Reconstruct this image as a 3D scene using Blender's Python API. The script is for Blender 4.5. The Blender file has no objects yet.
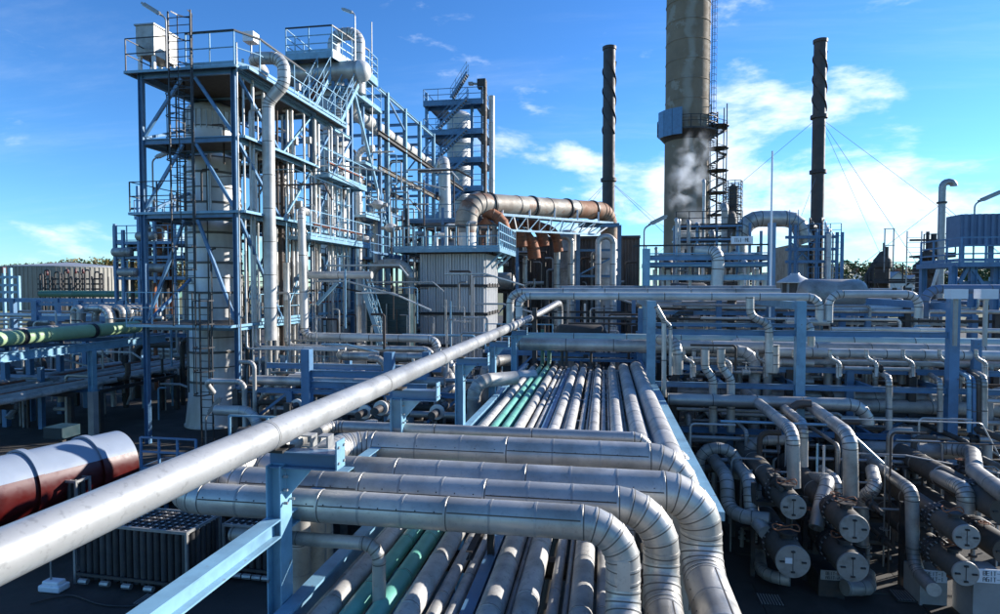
import bpy, math, random
from mathutils import Vector, Matrix, noise
random.seed(7)
S = bpy.context.scene
COL = S.collection
PI = math.pi
R = math.radians
# ------------------------------------------------------------------ camera
F, YAW, PIT, H = 620.0, math.atan(104/620), math.atan(22/620), 6.5
cd = bpy.data.cameras.new('camera'); cam = bpy.data.objects.new('camera', cd); COL.objects.link(cam)
cam.location = (0, 0, H); cam.rotation_euler = (PI/2-PIT, 0, YAW)
cd.sensor_width = 36; cd.lens = F/1000*36; cd.clip_start = .05; cd.clip_end = 6000
S.camera = cam
fw = Vector((-math.sin(YAW)*math.cos(PIT), math.cos(YAW)*math.cos(PIT), -math.sin(PIT)))
rt = Vector((math.cos(YAW), math.sin(YAW), 0)); up = rt.cross(fw)
def P(x, y, Y=None, X=None, Z=None):
    """world point seen at a photo pixel on a given world plane"""
    d = fw + rt*((x-500)/F) + up*(-(y-307)/F)
    t = Y/d.y if Y is not None else (X/d.x if X is not None else (Z-H)/d.z)
    return Vector((0, 0, H)) + d*t
# ------------------------------------------------------------------ sky, sun
SUN_EL, SUN_ROT = R(20.5), R(58)          # rotation measured from +Y towards +X
w = bpy.data.worlds.new('World'); S.world = w; w.use_nodes = True
nt = w.node_tree; N = nt.nodes; L = nt.links; N.clear()
out = N.new('ShaderNodeOutputWorld'); bg = N.new('ShaderNodeBackground'); L.new(bg.outputs[0], out.inputs[0])
sky = N.new('ShaderNodeTexSky'); sky.sky_type = 'NISHITA'; sky.sun_disc = False
sky.sun_elevation = SUN_EL; sky.sun_rotation = SUN_ROT; sky.air_density = 1.0; sky.dust_density = .05; sky.ozone_density = 2.5
hs = N.new('ShaderNodeHueSaturation'); hs.inputs['Saturation'].default_value = 1.02; hs.inputs['Value'].default_value = 1.25
tn = N.new('ShaderNodeMix'); tn.data_type = 'RGBA'; tn.blend_type = 'MULTIPLY'; tn.inputs[0].default_value = 1; L.new(sky.outputs[0], tn.inputs[6]); tn.inputs[7].default_value = (.52, .80, 1.10, 1)
gd = N.new('ShaderNodeVectorMath'); gd.operation = 'SCALE'; gd.inputs['Scale'].default_value = .115; L.new(tn.outputs[2], gd.inputs[0])
gm = N.new('ShaderNodeGamma'); gm.inputs[1].default_value = 1.14; L.new(gd.outputs[0], gm.inputs[0])
gu = N.new('ShaderNodeVectorMath'); gu.operation = 'SCALE'; gu.inputs['Scale'].default_value = 8.0; L.new(gm.outputs[0], gu.inputs[0])
L.new(gu.outputs[0], hs.inputs['Color'])
tc = N.new('ShaderNodeTexCoord')
sp = N.new('ShaderNodeSeparateXYZ'); L.new(tc.outputs['Generated'], sp.inputs[0])
def wm(op, a, b=None, c=None):
    n = N.new('ShaderNodeMath'); n.operation = op
    for i, v in enumerate((a, b, c)):
        if v is None: continue
        if isinstance(v, (int, float)): n.inputs[i].default_value = v
        else: L.new(v, n.inputs[i])
    return n.outputs[0]
zc = wm('ADD', wm('MAXIMUM', sp.outputs[2], 0.0), .12)
cx = wm('DIVIDE', sp.outputs[0], zc); cy = wm('DIVIDE', sp.outputs[1], zc)
cb = N.new('ShaderNodeCombineXYZ'); L.new(cx, cb.inputs[0]); L.new(cy, cb.inputs[1])
def cloud(scale, lo, hi, off, det=9, rough=.58, sx=1.0, sy=1.0, dist=.25):
    mp = N.new('ShaderNodeMapping'); mp.inputs['Location'].default_value = off; mp.inputs['Scale'].default_value = (sx, sy, 1)
    L.new(cb.outputs[0], mp.inputs[0])
    nz = N.new('ShaderNodeTexNoise'); nz.inputs['Scale'].default_value = scale; nz.inputs['Detail'].default_value = det
    nz.inputs['Roughness'].default_value = rough; nz.inputs['Distortion'].default_value = dist; L.new(mp.outputs[0], nz.inputs['Vector'])
    mr = N.new('ShaderNodeMapRange'); mr.interpolation_type = 'SMOOTHSTEP'
    mr.inputs[1].default_value = lo; mr.inputs[2].default_value = hi; L.new(nz.outputs[0], mr.inputs[0])
    return mr.outputs[0]
def cdir(px, py): return (fw + rt*((px-500)/F) + up*(-(py-307)/F)).normalized()
def patch(px, py, deg):
    dp = N.new('ShaderNodeVectorMath'); dp.operation = 'DOT_PRODUCT'; L.new(tc.outputs['Generated'], dp.inputs[0]); dp.inputs[1].default_value = cdir(px, py)
    q = N.new('ShaderNodeMapRange'); q.interpolation_type = 'SMOOTHSTEP'; q.inputs[1].default_value = math.cos(R(deg)); q.inputs[2].default_value = math.cos(R(deg*.15)); L.new(dp.outputs['Value'], q.inputs[0]); return q.outputs[0]
mpc = N.new('ShaderNodeMapping'); mpc.inputs['Scale'].default_value = (4.2, 4.2, 11); mpc.inputs['Location'].default_value = (.6, 2.3, .4); L.new(tc.outputs['Generated'], mpc.inputs[0])
nzc = N.new('ShaderNodeTexNoise'); nzc.inputs['Scale'].default_value = 1.0; nzc.inputs['Detail'].default_value = 10; nzc.inputs['Roughness'].default_value = .6; nzc.inputs['Distortion'].default_value = .15; L.new(mpc.outputs[0], nzc.inputs['Vector'])
pm = patch(770, 165, 11.5)
for a_ in ((740, 215, 9.5), (860, 120, 6), (600, 190, 8), (560, 205, 6), (930, 190, 7), (15, 130, 2.2), (60, 245, 5)): pm = wm('ADD', pm, wm('MULTIPLY', patch(*a_), .62))
mrc = N.new('ShaderNodeMapRange'); mrc.interpolation_type = 'SMOOTHSTEP'; mrc.inputs[1].default_value = .51; mrc.inputs[2].default_value = .69
L.new(wm('ADD', nzc.outputs[0], wm('SUBTRACT', wm('MULTIPLY', wm('MINIMUM', pm, 1.0),   .20), .085)), mrc.inputs[0]); CL1 = mrc.outputs[0]
CL2 = cloud(.9, .50, .80, (1.2, 4.7, 3), rough=.66, sx=.5, sy=1.7)
# the cloud bank is low over the horizon, thin high up
low = N.new('ShaderNodeMapRange'); low.inputs[1].default_value = .46; low.inputs[2].default_value = .20; L.new(sp.outputs[2], low.inputs[0])
clr = wm('MINIMUM', wm('ADD', wm('MULTIPLY', CL1, .85), wm('MULTIPLY', CL2, .13)), .92)
mx = N.new('ShaderNodeMix'); mx.data_type = 'RGBA'; L.new(clr, mx.inputs[0]); L.new(hs.outputs[0], mx.inputs[6]); mx.inputs[7].default_value = (6.2, 6.9, 7.6, 1)
L.new(mx.outputs[2], bg.inputs[0]); bg.inputs[1].default_value = .108
sd = bpy.data.lights.new('sun', 'SUN'); sun = bpy.data.objects.new('sun', sd); COL.objects.link(sun)
sd.energy = 5.0; sd.angle = R(.5); sd.color = (1, .965, .91)
sdir = Vector((math.sin(SUN_ROT)*math.cos(SUN_EL), math.cos(SUN_ROT)*math.cos(SUN_EL), math.sin(SUN_EL)))
sun.rotation_euler = sdir.to_track_quat('Z', 'Y').to_euler()
S.view_settings.view_transform = 'Standard'; S.view_settings.look = 'None'; S.view_settings.exposure = .86; S.view_settings.gamma = 1
S.render.engine = 'CYCLES'; S.cycles.volume_bounces = 3
# ------------------------------------------------------------------ materials
def mat(name, base, metal=0.0, rough=.5, var=.12, scale=3.0, dirt=None, dirt_amt=.0, dscale=1.5, bump=0.0, bscale=30, streak=False, rnd=.12, spec=.5, speck=0, thr=(.48, .70), patch=None):
    m = bpy.data.materials.new(name); m.use_nodes = True
    t = m.node_tree; n = t.nodes; l = t.links; b = n['Principled BSDF']
    b.inputs['Metallic'].default_value = metal; b.inputs['Roughness'].default_value = rough
    b.inputs['Specular IOR Level'].default_value = spec
    geo = n.new('ShaderNodeNewGeometry')
    def nz(s, d=5, vec=None):
        q = n.new('ShaderNodeTexNoise'); q.inputs['Scale'].default_value = s; q.inputs['Detail'].default_value = d; q.inputs['Roughness'].default_value = .62
        l.new(vec if vec is not None else geo.outputs['Position'], q.inputs['Vector']); return q.outputs[0]
    def mr(v, a, b_, c, d):
        q = n.new('ShaderNodeMapRange'); l.new(v, q.inputs[0])
        for i, k in enumerate((a, b_, c, d)): q.inputs[i+1].default_value = k
        return q.outputs[0]
    def mul(a, b_):
        q = n.new('ShaderNodeMath'); q.operation = 'MULTIPLY'
        for i, k in enumerate((a, b_)):
            if isinstance(k, (int, float)): q.inputs[i].default_value = k
            else: l.new(k, q.inputs[i])
        return q.outputs[0]
    oi = n.new('ShaderNodeObjectInfo')
    val = mul(mr(nz(scale), .3, .7, 1-var, 1+var), mr(oi.outputs['Random'], 0, 1, 1-rnd, 1+rnd))
    hv = n.new('ShaderNodeHueSaturation'); hv.inputs['Color'].default_value = (*base, 1); l.new(val, hv.inputs['Value'])
    c = hv.outputs[0]
    def mix(f, a, colr):
        q = n.new('ShaderNodeMix'); q.data_type = 'RGBA'; l.new(f, q.inputs[0]); l.new(a, q.inputs[6]); q.inputs[7].default_value = (*colr, 1); return q.outputs[2]
    if dirt:
        vec = None
        if streak:
            mp = n.new('ShaderNodeMapping'); mp.inputs['Scale'].default_value = (1, 1, .12); l.new(geo.outputs['Position'], mp.inputs[0]); vec = mp.outputs[0]
        f = mul(mr(nz(dscale, 8, vec), thr[0], thr[1], 0, 1), dirt_amt)
        c = mix(f, c, dirt)
    if patch:
        f = mul(mr(nz(patch[0], 9), patch[1], patch[2], 0, 1), patch[3]); c = mix(f, c, patch[4])
    if speck:
        f = mul(mr(nz(22, 6), .56, .66, 0, 1), speck)
        c = mix(f, c, (.10, .09, .08))
    l.new(c, b.inputs['Base Color'])
    rr = mr(nz(scale*2.3), .3, .7, max(.05, rough-.1), min(1, rough+.12)); l.new(rr, b.inputs['Roughness'])
    if bump:
        bp = n.new('ShaderNodeBump'); bp.inputs['Strength'].default_value = bump; bp.inputs['Distance'].default_value = .02
        l.new(nz(bscale, 4), bp.inputs['Height']); l.new(bp.outputs[0], b.inputs['Normal'])
    return m
M = dict(
 clad=mat('aluminium_cladding', (.50, .475, .43), .50, .42, .16, 1.6, (.17, .155, .13), .75, .9, .10, 6, rnd=.10, speck=.18),
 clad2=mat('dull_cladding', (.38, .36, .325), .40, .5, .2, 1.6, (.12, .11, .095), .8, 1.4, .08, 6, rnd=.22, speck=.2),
 deck=mat('weathered_cladding', (.46, .44, .41), .12, .55, .18, 4.0, (.19, .18, .155), .7, 2.5, .10, 20, rnd=.16, speck=.35),
 big=mat('smooth_galvanised', (.40, .395, .38), .35, .38, .14, .9, (.22, .21, .19), .7, 1.3, .12, 5, rnd=.04, speck=.3),
 bright=mat('bright_pipe', (.56, .545, .51), .25, .42, .12, 1.6, (.27, .25, .21), .6, .9, rnd=.08),
 vessel=mat('vessel_cladding', (.62, .61, .58), .20, .45, .14, 1.2, (.22, .19, .15), .75, .7, .12, 3, streak=True, rnd=.05),
 mix=mat('brown_line', (.085, .06, .045), .1, .65, .2, 2.5, (.07, .05, .04), .5, 2, rnd=.3),
 pcyan=mat('pale_teal_cladding', (.38, .50, .47), .3, .45, .12, 2, (.5, .52, .5), .5, 1.2, rnd=.05),
 bgrey=mat('blue_grey_sheet', (.13, .19, .28), .1, .55, .1, 2, (.08, .1, .13), .4, 1, rnd=.05),
 seam=mat('cladding_seam', (.13, .12, .105), .2, .6, .2, 3, rnd=0),
 tubeg=mat('grey_tube_steel', (.045, .045, .047), .2, .5, .25, 3, (.10, .08, .06), .4, 5, rnd=.3),
 dteal=mat('dark_teal_steel', (.012, .04, .05), .1, .45, .2, 2, rnd=.1),
 mint=mat('mint_paint', (.14, .42, .33), 0, .42, .12, 3, (.25, .5, .42), .3, 3, rnd=.06),
 pale=mat('pale_green_paint', (.36, .50, .27), 0, .5, .10, 1.2, (.2, .3, .16), .4, 1, rnd=.04),
 dgreen=mat('dark_green_paint', (.07, .17, .11), 0, .5, .10, 2, rnd=.04),
 blue=mat('blue_steel_paint', (.095, .205, .34), 0, .38, .12, 2.5, (.07, .11, .17), .5, 2.4, rnd=.12, patch=(7, .65, .69, .7, (.12, .07, .045))),
 lblue=mat('light_blue_steel_paint', (.20, .37, .48), 0, .38, .12, 2.5, (.10, .17, .24), .55, 2.6, rnd=.10, patch=(7, .64, .68, .8, (.16, .09, .05))),
 black=mat('black_paint', (.02, .021, .024), 0, .5, .2, 4, rnd=.2),
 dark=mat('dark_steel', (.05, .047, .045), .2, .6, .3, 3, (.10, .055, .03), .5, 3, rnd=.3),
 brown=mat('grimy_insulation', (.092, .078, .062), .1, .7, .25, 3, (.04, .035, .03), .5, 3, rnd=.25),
 galv=mat('galvanised_steel', (.34, .335, .32), .5, .45, .12, 6, rnd=.15),
 rust=mat('rusty_steel', (.32, .12, .055), .1, .75, .3, 2.5, (.10, .055, .035), .7, 2, .2, 25, rnd=.15),
 orange=mat('red_oxide_paint', (.33, .10, .05), 0, .6, .2, 3, rnd=.2),
 duct=mat('weathered_duct', (.33, .30, .25), .2, .6, .28, .8, (.17, .125, .09), .7, .42, .15, 4, rnd=.10, speck=.5, thr=(.44, .60), patch=(.7, .53, .60, .75, (.20, .08, .035))),
 rduct=mat('rust_stained_duct', (.30, .22, .15), .15, .7, .28, .8, (.22, .085, .03), .95, .6, .15, 4, rnd=.10, speck=.4, thr=(.40, .58)),
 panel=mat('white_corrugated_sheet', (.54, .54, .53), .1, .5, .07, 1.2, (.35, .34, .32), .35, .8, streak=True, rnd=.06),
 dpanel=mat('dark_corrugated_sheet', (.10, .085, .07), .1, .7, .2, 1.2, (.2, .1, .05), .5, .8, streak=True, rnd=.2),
 conc=mat('chimney_concrete', (.235, .172, .112), 0, .85, .14, .5, (.40, .36, .28), .35, .30, .1, 3, streak=True, rnd=0, thr=(.54, .66), patch=(.30, .57, .60, .55, (.36, .33, .27))),
 found=mat('concrete', (.34, .33, .31), 0, .85, .12, 2, (.2, .19, .17), .5, 1.5, .15, 20, rnd=.08),
 stack=mat('dark_stack_steel', (.060, .053, .050), .1, .6, .2, .5, (.11, .07, .05), .4, .5, rnd=.05),
 red=mat('red_paint', (.075, .006, .005), 0, .38, .1, 2, rnd=.03),
 white=mat('white_paint', (.78, .79, .80), 0, .35, .05, 2, (.5, .48, .45), .2, 1.5, rnd=.03),
 tankw=mat('glossy_shaded_white_paint', (.26, .30, .36), .0, .34, .05, 1, rnd=0),  # white tank paint, its blue shade put into the base colour
 plate=mat('pale_end_plate', (.34, .32, .29), .2, .55, .16, 3, (.15, .13, .1), .7, 5, rnd=.12),
 text=mat('black_lettering', (.015, .015, .017), 0, .6, .05, 3, rnd=0),
 lampg=mat('lamp_glass', (.55, .55, .52), 0, .2, .05, 3, rnd=0),
 shade=mat('storage_tank_shell', (.27, .25, .21), .1, .6, .1, .2, (.25, .22, .18), .4, .15, streak=True, rnd=0),
 roofr=mat('red_roof_tile', (.22, .10, .06), 0, .8, .15, 2, rnd=.1),
 roofg=mat('grey_roof_sheet', (.28, .29, .31), .1, .6, .15, 2, rnd=.1),
 glass=mat('window_glass', (.05, .07, .09), .0, .08, .05, 2, rnd=.2),
 wall=mat('house_wall', (.66, .65, .62), 0, .8, .06, 1, rnd=.05),
 bark=mat('bark', (.10, .075, .05), 0, .9, .2, 5, rnd=.1),
 leaf=mat('leaves_green', (.065, .095, .024), 0, .7, .35, .8, rnd=.35),
 leaf2=mat('leaves_autumn', (.17, .12, .03), 0, .7, .35, .8, rnd=.35),
 grass=mat('dry_grass', (.13, .13, .05), 0, .9, .3, .1, rnd=0),
 cable=mat('guy_wire', (.20, .20, .21), .4, .5, .05, 1, rnd=0),
)
# asphalt with patches, oil marks and grit
def asphalt():
    m = mat('asphalt', (.045, .038, .031), 0, .85, .3, .35, (.10, .09, .075), .8, .5, .35, 60, rnd=0)
    return m
M['asphalt'] = asphalt()
# ------------------------------------------------------------------ mesh helpers
class MB:
    def __init__(s): s.v = []; s.f = []; s.sm = []
    def add(s, vs, fs):
        o = len(s.v); s.v += [tuple(v) for v in vs]; s.f += [tuple(i+o for i in f) for f in fs]; return s
    def box(s, c, d, mtx=None):
        vs = [Vector((c[0]+x*d[0]/2, c[1]+y*d[1]/2, c[2]+z*d[2]/2)) for x in (-1, 1) for y in (-1, 1) for z in (-1, 1)]
        if mtx: vs = [mtx @ v for v in vs]
        return s.add(vs, [(0, 1, 3, 2), (4, 6, 7, 5), (0, 4, 5, 1), (2, 3, 7, 6), (0, 2, 6, 4), (1, 5, 7, 3)])
    def bar(s, p, q, w, d=None):
        p = Vector(p); q = Vector(q); m = orient(p, q)
        return s.box((0, 0, (q-p).length/2), (w, d or w, (q-p).length), m)
    def cyl(s, p, q, r, n=10, r2=None, caps=True):
        p = Vector(p); q = Vector(q); m = orient(p, q); h = (q-p).length; r2 = r if r2 is None else r2
        vs = [m @ Vector((rr*math.cos(2*PI*i/n), rr*math.sin(2*PI*i/n), z)) for z, rr in ((0, r), (h, r2)) for i in range(n)]
        fs = [(i, (i+1) % n, n+(i+1) % n, n+i) for i in range(n)]
        if caps: fs += [tuple(range(n-1, -1, -1)), tuple(range(n, 2*n))]
        return s.add(vs, fs)
    def lathe(s, c, prof, n=24, axis=None):
        """prof: (radius, height) pairs round the axis through c"""
        m = Matrix.Translation(Vector(c)) @ (axis or Matrix.Identity(4)); vs = []; fs = []
        for r_, z in prof: vs += [m @ Vector((r_*math.cos(2*PI*i/n), r_*math.sin(2*PI*i/n), z)) for i in range(n)]
        for k in range(len(prof)-1):
            for i in range(n): fs.append((k*n+i, k*n+(i+1) % n, (k+1)*n+(i+1) % n, (k+1)*n+i))
        fs += [tuple(range(n-1, -1, -1)), tuple(range((len(prof)-1)*n, len(prof)*n))]
        return s.add(vs, fs)
    def mesh(s, name, m, smooth=True, ang=40):
        me = bpy.data.meshes.new(name); me.from_pydata(s.v, [], s.f); me.materials.append(M[m])
        if s.sm:
            me.materials.append(M['seam'])
            for i in s.sm: me.polygons[i].material_index = 1
        if smooth:
            me.polygons.foreach_set('use_smooth', [True]*len(me.polygons)); me.set_sharp_from_angle(angle=R(ang))
        me.update(); return me
def orient(p, q, upv=Vector((0, 0, 1))):
    """local z along p->q, local y as near up as possible"""
    z = (Vector(q)-Vector(p)).normalized()
    if abs(z.dot(upv)) > .98: upv = Vector((0, 1, 0))
    x = upv.cross(z).normalized(); y = z.cross(x)
    m = Matrix((x, y, z)).transposed().to_4x4(); m.translation = p; return m
ORG = {}
def thing(name, label, cat, loc, group=None, kind=None):
    o = bpy.data.objects.new(name, None); COL.objects.link(o); o.location = loc; ORG[o] = Vector(loc)
    o.empty_display_size = .2
    tag(o, label, cat, group, kind); return o
def tag(o, label=None, cat=None, group=None, kind=None):
    if label: o['label'] = label
    if cat: o['category'] = cat
    if group: o['group'] = group
    if kind: o['kind'] = kind
    return o
def put(name, me, parent=None, mtx=None, label=None, kind=None):
    """link mesh as an object at a world matrix (parents are never rotated or scaled)"""
    o = bpy.data.objects.new(name, me); COL.objects.link(o); mtx = mtx or Matrix.Identity(4)
    if parent is not None:
        o.parent = parent; o.matrix_local = Matrix.Translation(-ORG[parent]) @ mtx
    else: o.matrix_local = mtx
    ORG[o] = mtx.translation.copy()
    if label: o['label'] = label
    if kind: o['kind'] = kind
    return o
def solo(name, mb, m, label, cat, loc, group=None, kind=None, smooth=True):
    """a thing that is a single mesh; vertices given in world space"""
    loc = Vector(loc); mb.v = [(a-loc.x, b-loc.y, c-loc.z) for a, b, c in mb.v]
    o = put(name, mb.mesh(name, m, smooth), None, Matrix.Translation(loc)); tag(o, label, cat, group, kind); return o
def piece(name, mb, m, parent, label=None, smooth=True, kind=None, org=None):
    """a part whose vertices are in world space"""
    loc = Vector(org) if org is not None else ORG[parent].copy()
    mb.v = [(a-loc.x, b-loc.y, c-loc.z) for a, b, c in mb.v]
    return put(name, mb.mesh(name, m, smooth), parent, Matrix.Translation(loc), label, kind)
CACHE = {}
def unit(shape, m):
    k = (shape, m)
    if k in CACHE: return CACHE[k]
    b = MB(); sm = False
    if shape == 'box': b.box((0, 0, .5), (1, 1, 1))
    elif shape == 'cyl': b.cyl((0, 0, 0), (0, 0, 1), .5, 14); sm = True
    elif shape == 'H':      # flanges face +-y, web along y
        t = .09; w = .045
        pr = [(-.5, -.5), (.5, -.5), (.5, -.5+t), (w, -.5+t), (w, .5-t), (.5, .5-t), (.5, .5), (-.5, .5), (-.5, .5-t), (-w, .5-t), (-w, -.5+t), (-.5, -.5+t)]
        n = 12; vs = [(x, y, z) for z in (0, 1) for x, y in pr]; fs = [(i, (i+1) % n, n+(i+1) % n, n+i) for i in range(n)]
        for o in (0, n):
            for q in ((0, 1, 2, 11), (11, 2, 3, 10), (10, 3, 4, 9), (9, 4, 5, 8), (8, 5, 6, 7)):
                f = [o+i for i in q]; fs.append(tuple(f if o else f[::-1]))
        b.add(vs, fs)
    elif shape == 'U':      # channel open to +x
        t = .12
        pr = [(-.5, -.5), (.5, -.5), (.5, -.5+t), (-.5+t*1.4, -.5+t), (-.5+t*1.4, .5-t), (.5, .5-t), (.5, .5), (-.5, .5)]
        n = 8; vs = [(x, y, z) for z in (0, 1) for x, y in pr]; fs = [(i, (i+1) % n, n+(i+1) % n, n+i) for i in range(n)]
        for o in (0, n):
            for q in ((0, 1, 2, 3), (0, 3, 4, 7), (4, 5, 6, 7)):
                f = [o+i for i in q]; fs.append(tuple(f if o else f[::-1]))
        b.add(vs, fs)
    CACHE[k] = b.mesh(shape+'_'+m, m, sm); return CACHE[k]
def beam(par, p, q, w=.2, d=None, m='blue', name='beam', shape='H', label=None, rot=0):
    p = Vector(p); q = Vector(q); d = d or w
    mt = orient(p, q) @ Matrix.Rotation(rot, 4, 'Z') @ Matrix.Diagonal((w, d, (q-p).length, 1))
    return put(name, unit(shape, m), par, mt, label)
def column(par, x, y, z0, z1, w=.22, m='blue', shape='H'):
    return beam(par, (x, y, z0), (x, y, z1), w, w, m, 'column', shape, rot=PI/2 if shape == 'H' else 0)
def brace(par, p, q, w=.11, m='blue'): return beam(par, p, q, w, w, m, 'brace', 'box')
def railing(par, pts, h=1.1, m='lblue', toe=True, every=1.3, close=False, t=.035, name='railing', rails=(1, .52)):
    pts = [Vector(p) for p in pts]
    if close: pts.append(pts[0])
    b = MB()
    for a, c in zip(pts, pts[1:]):
        for k in rails: b.bar(a+Vector((0, 0, h*k)), c+Vector((0, 0, h*k)), t)
        if toe: b.bar(a+Vector((0, 0, .07)), c+Vector((0, 0, .07)), .012, .12)
    r = piece(name, b, m, par, smooth=False, org=pts[0])
    done = set()
    for a, c in zip(pts, pts[1:]):
        n = max(1, round((c-a).length/every))
        for i in range(n+1):
            p = a.lerp(c, i/n); k = (round(p.x, 1), round(p.y, 1), round(p.z, 1))
            if k in done: continue
            done.add(k)
            put('post', unit('box', m), r, Matrix.Translation(p) @ Matrix.Diagonal((t*1.15, t*1.15, h+.01, 1)))
    return r
def floor(par, x0, x1, y0, y1, z, m='galv', edge='blue', joists=True, th=.04, ed=.16):
    """grating on a channel frame"""
    b = MB(); b.box(((x0+x1)/2, (y0+y1)/2, z-th/2), (x1-x0, y1-y0, th)); piece('grating', b, m, par, smooth=False)
    if edge:
        for p, q in (((x0, y0), (x1, y0)), ((x1, y0), (x1, y1)), ((x1, y1), (x0, y1)), ((x0, y1), (x0, y0))):
            beam(par, (*p, z-ed/2-.002), (*q, z-ed/2-.002), .08, ed, edge, 'edge_beam', 'box')
    if joists:
        n = max(1, int((y1-y0)/1.4))
        for i in range(1, n+1):
            y = y0+(y1-y0)*i/(n+1); beam(par, (x0+.06, y, z-th-.06), (x1-.06, y, z-th-.06), .08, .12, edge or 'blue', 'joist', 'box')
def ladder(par, x, y, z0, z1, m='black', wd=.45, cage=True, nx=0, ny=-1, name='ladder'):
    """vertical ladder; the cage bulges towards (nx, ny)"""
    b = MB(); tx, ty = -ny, nx
    for s in (-1, 1): b.bar((x+tx*wd/2*s, y+ty*wd/2*s, z0), (x+tx*wd/2*s, y+ty*wd/2*s, z1), .05)
    n = int((z1-z0)/.3)
    for i in range(n): b.bar((x-tx*wd/2, y-ty*wd/2, z0+.15+i*.3), (x+tx*wd/2, y+ty*wd/2, z0+.15+i*.3), .025)
    if cage and z1-z0 > 3:
        z = z0+2.2; cs = []
        while z < z1+.01:
            pts = []
            for k in range(7):
                a = PI*k/6; u = math.cos(a)*.36; v = math.sin(a)*.62
                pts.append(Vector((x+tx*u+nx*v, y+ty*u+ny*v, z)))
            for p, q in zip(pts, pts[1:]): b.bar(p, q, .012, .05)
            cs.append(pts); z += .9
        for k in (1, 3, 5): b.bar(cs[0][k], cs[-1][k], .04, .012)
    return piece(name, b, m, par, smooth=False)
def stairs(par, p, q, wd=.8, m='lblue', rail=True, tread='galv'):
    """flight from p (low) to q (high), width horizontally at right angles"""
    p = Vector(p); q = Vector(q); d = q-p; hd = Vector((d.x, d.y, 0)).normalized(); s = Vector((-hd.y, hd.x, 0))*wd/2
    for k in (-1, 1): beam(par, p+s*k, q+s*k, .05, .22, m, 'stringer', 'box')
    n = max(3, int(abs(d.z)/.21)); b = MB()
    for i in range(1, n):
        c = p.lerp(q, i/n); b.box((0, 0, 0), (wd-.08, .26, .035), Matrix.Translation(c) @ Matrix.Rotation(math.atan2(hd.y, hd.x)-PI/2, 4, 'Z'))
    piece('treads', b, tread, par, smooth=False)
    if rail:
        for k in (-1, 1): railing(par, [p+s*k, q+s*k], 1.05, m, False, 1.2)
# ------------------------------------------------------------------ pipes
def fillet(pts, bend, gore=R(22)):
    """stations: (position, tangent, is_elbow_after)"""
    pts = [Vector(p) for p in pts]; st = [(pts[0], (pts[1]-pts[0]).normalized(), 0)]
    tl = []
    for i in range(1, len(pts)-1):
        a = (pts[i]-pts[i-1]); c = (pts[i+1]-pts[i]); an = a.angle(c)
        t = bend*math.tan(an/2); t = min(t, a.length*.49 if i > 1 else a.length*.98, c.length*.49 if i < len(pts)-2 else c.length*.98); tl.append((t, an))
    for i in range(1, len(pts)-1):
        t, an = tl[i-1]; a = (pts[i]-pts[i-1]).normalized(); c = (pts[i+1]-pts[i]).normalized()
        if an < .02: continue
        rb = t/math.tan(an/2); s = pts[i]-a*t
        nrm = (c-a*c.dot(a)).normalized(); cen = s+nrm*rb; n = max(2, round(an/gore))
        for k in range(n+1):
            g = an*k/n; pos = cen-nrm*rb*math.cos(g)+a*rb*math.sin(g); tan = a*math.cos(g)+nrm*math.sin(g)
            st.append((pos, tan, 1 if k < n else 0))
    st.append((pts[-1], (pts[-1]-pts[-2]).normalized(), 0)); return st
def joints(st, step, phase=.5):
    """split straight runs at cladding joints"""
    o = []
    for (p, t, e), (q, t2, e2) in zip(st, st[1:]):
        o.append((p, t, e))
        if not e and step:
            ln = (q-p).length; n = int(round(ln/step))
            for k in range(1, n): o.append((p.lerp(q, k/n), t, 0))
    o.append(st[-1]); return o
def ringf(t, ref):
    x = (ref-t*ref.dot(t)).normalized(); return x, t.cross(x)
def sweep(mb, st, r, n, bead=0, bw=None, cap=True, lap=0):
    ref = Vector((0, 0, 1)) if abs(st[0][1].z) < .9 else Vector((0, 1, 0)); rows = []
    bw = bw or .010+.0007*max(0, st[0][0].y)
    for k, (p, t, e) in enumerate(st):
        x, y = ringf(t, ref); ref = x
        prof = [(0, r)]
        if bead:
            prof = [(-bw*1.3, r), (-bw*.8, r+bead), (bw*.8, r+bead), (bw*1.3, r)]
            if k == 0: prof = prof[2:]
            if k == len(st)-1: prof = prof[:2]
        for dz, rr in prof: rows.append([p+t*dz+(x*math.cos(2*PI*i/n)+y*math.sin(2*PI*i/n))*rr for i in range(n)])
    vs = [v for row in rows for v in row]; m = len(rows)
    fs = [(j*n+i, j*n+(i+1) % n, (j+1)*n+(i+1) % n, (j+1)*n+i) for j in range(m-1) for i in range(n)]
    if bead:
        o = len(mb.f); c4 = 2
        for j in range(m-1):
            if (j % 4 == 0 if len(rows) % 4 == 0 else True) and j % 4 == 0: mb.sm += [o+j*n+i for i in range(n)]
    if cap: fs += [tuple(range(n-1, -1, -1)), tuple(range((m-1)*n, m*n))]
    mb.add(vs, fs)
SEEN = {}
def uniq(label):
    SEEN[label] = SEEN.get(label, 0)+1; return label
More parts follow.
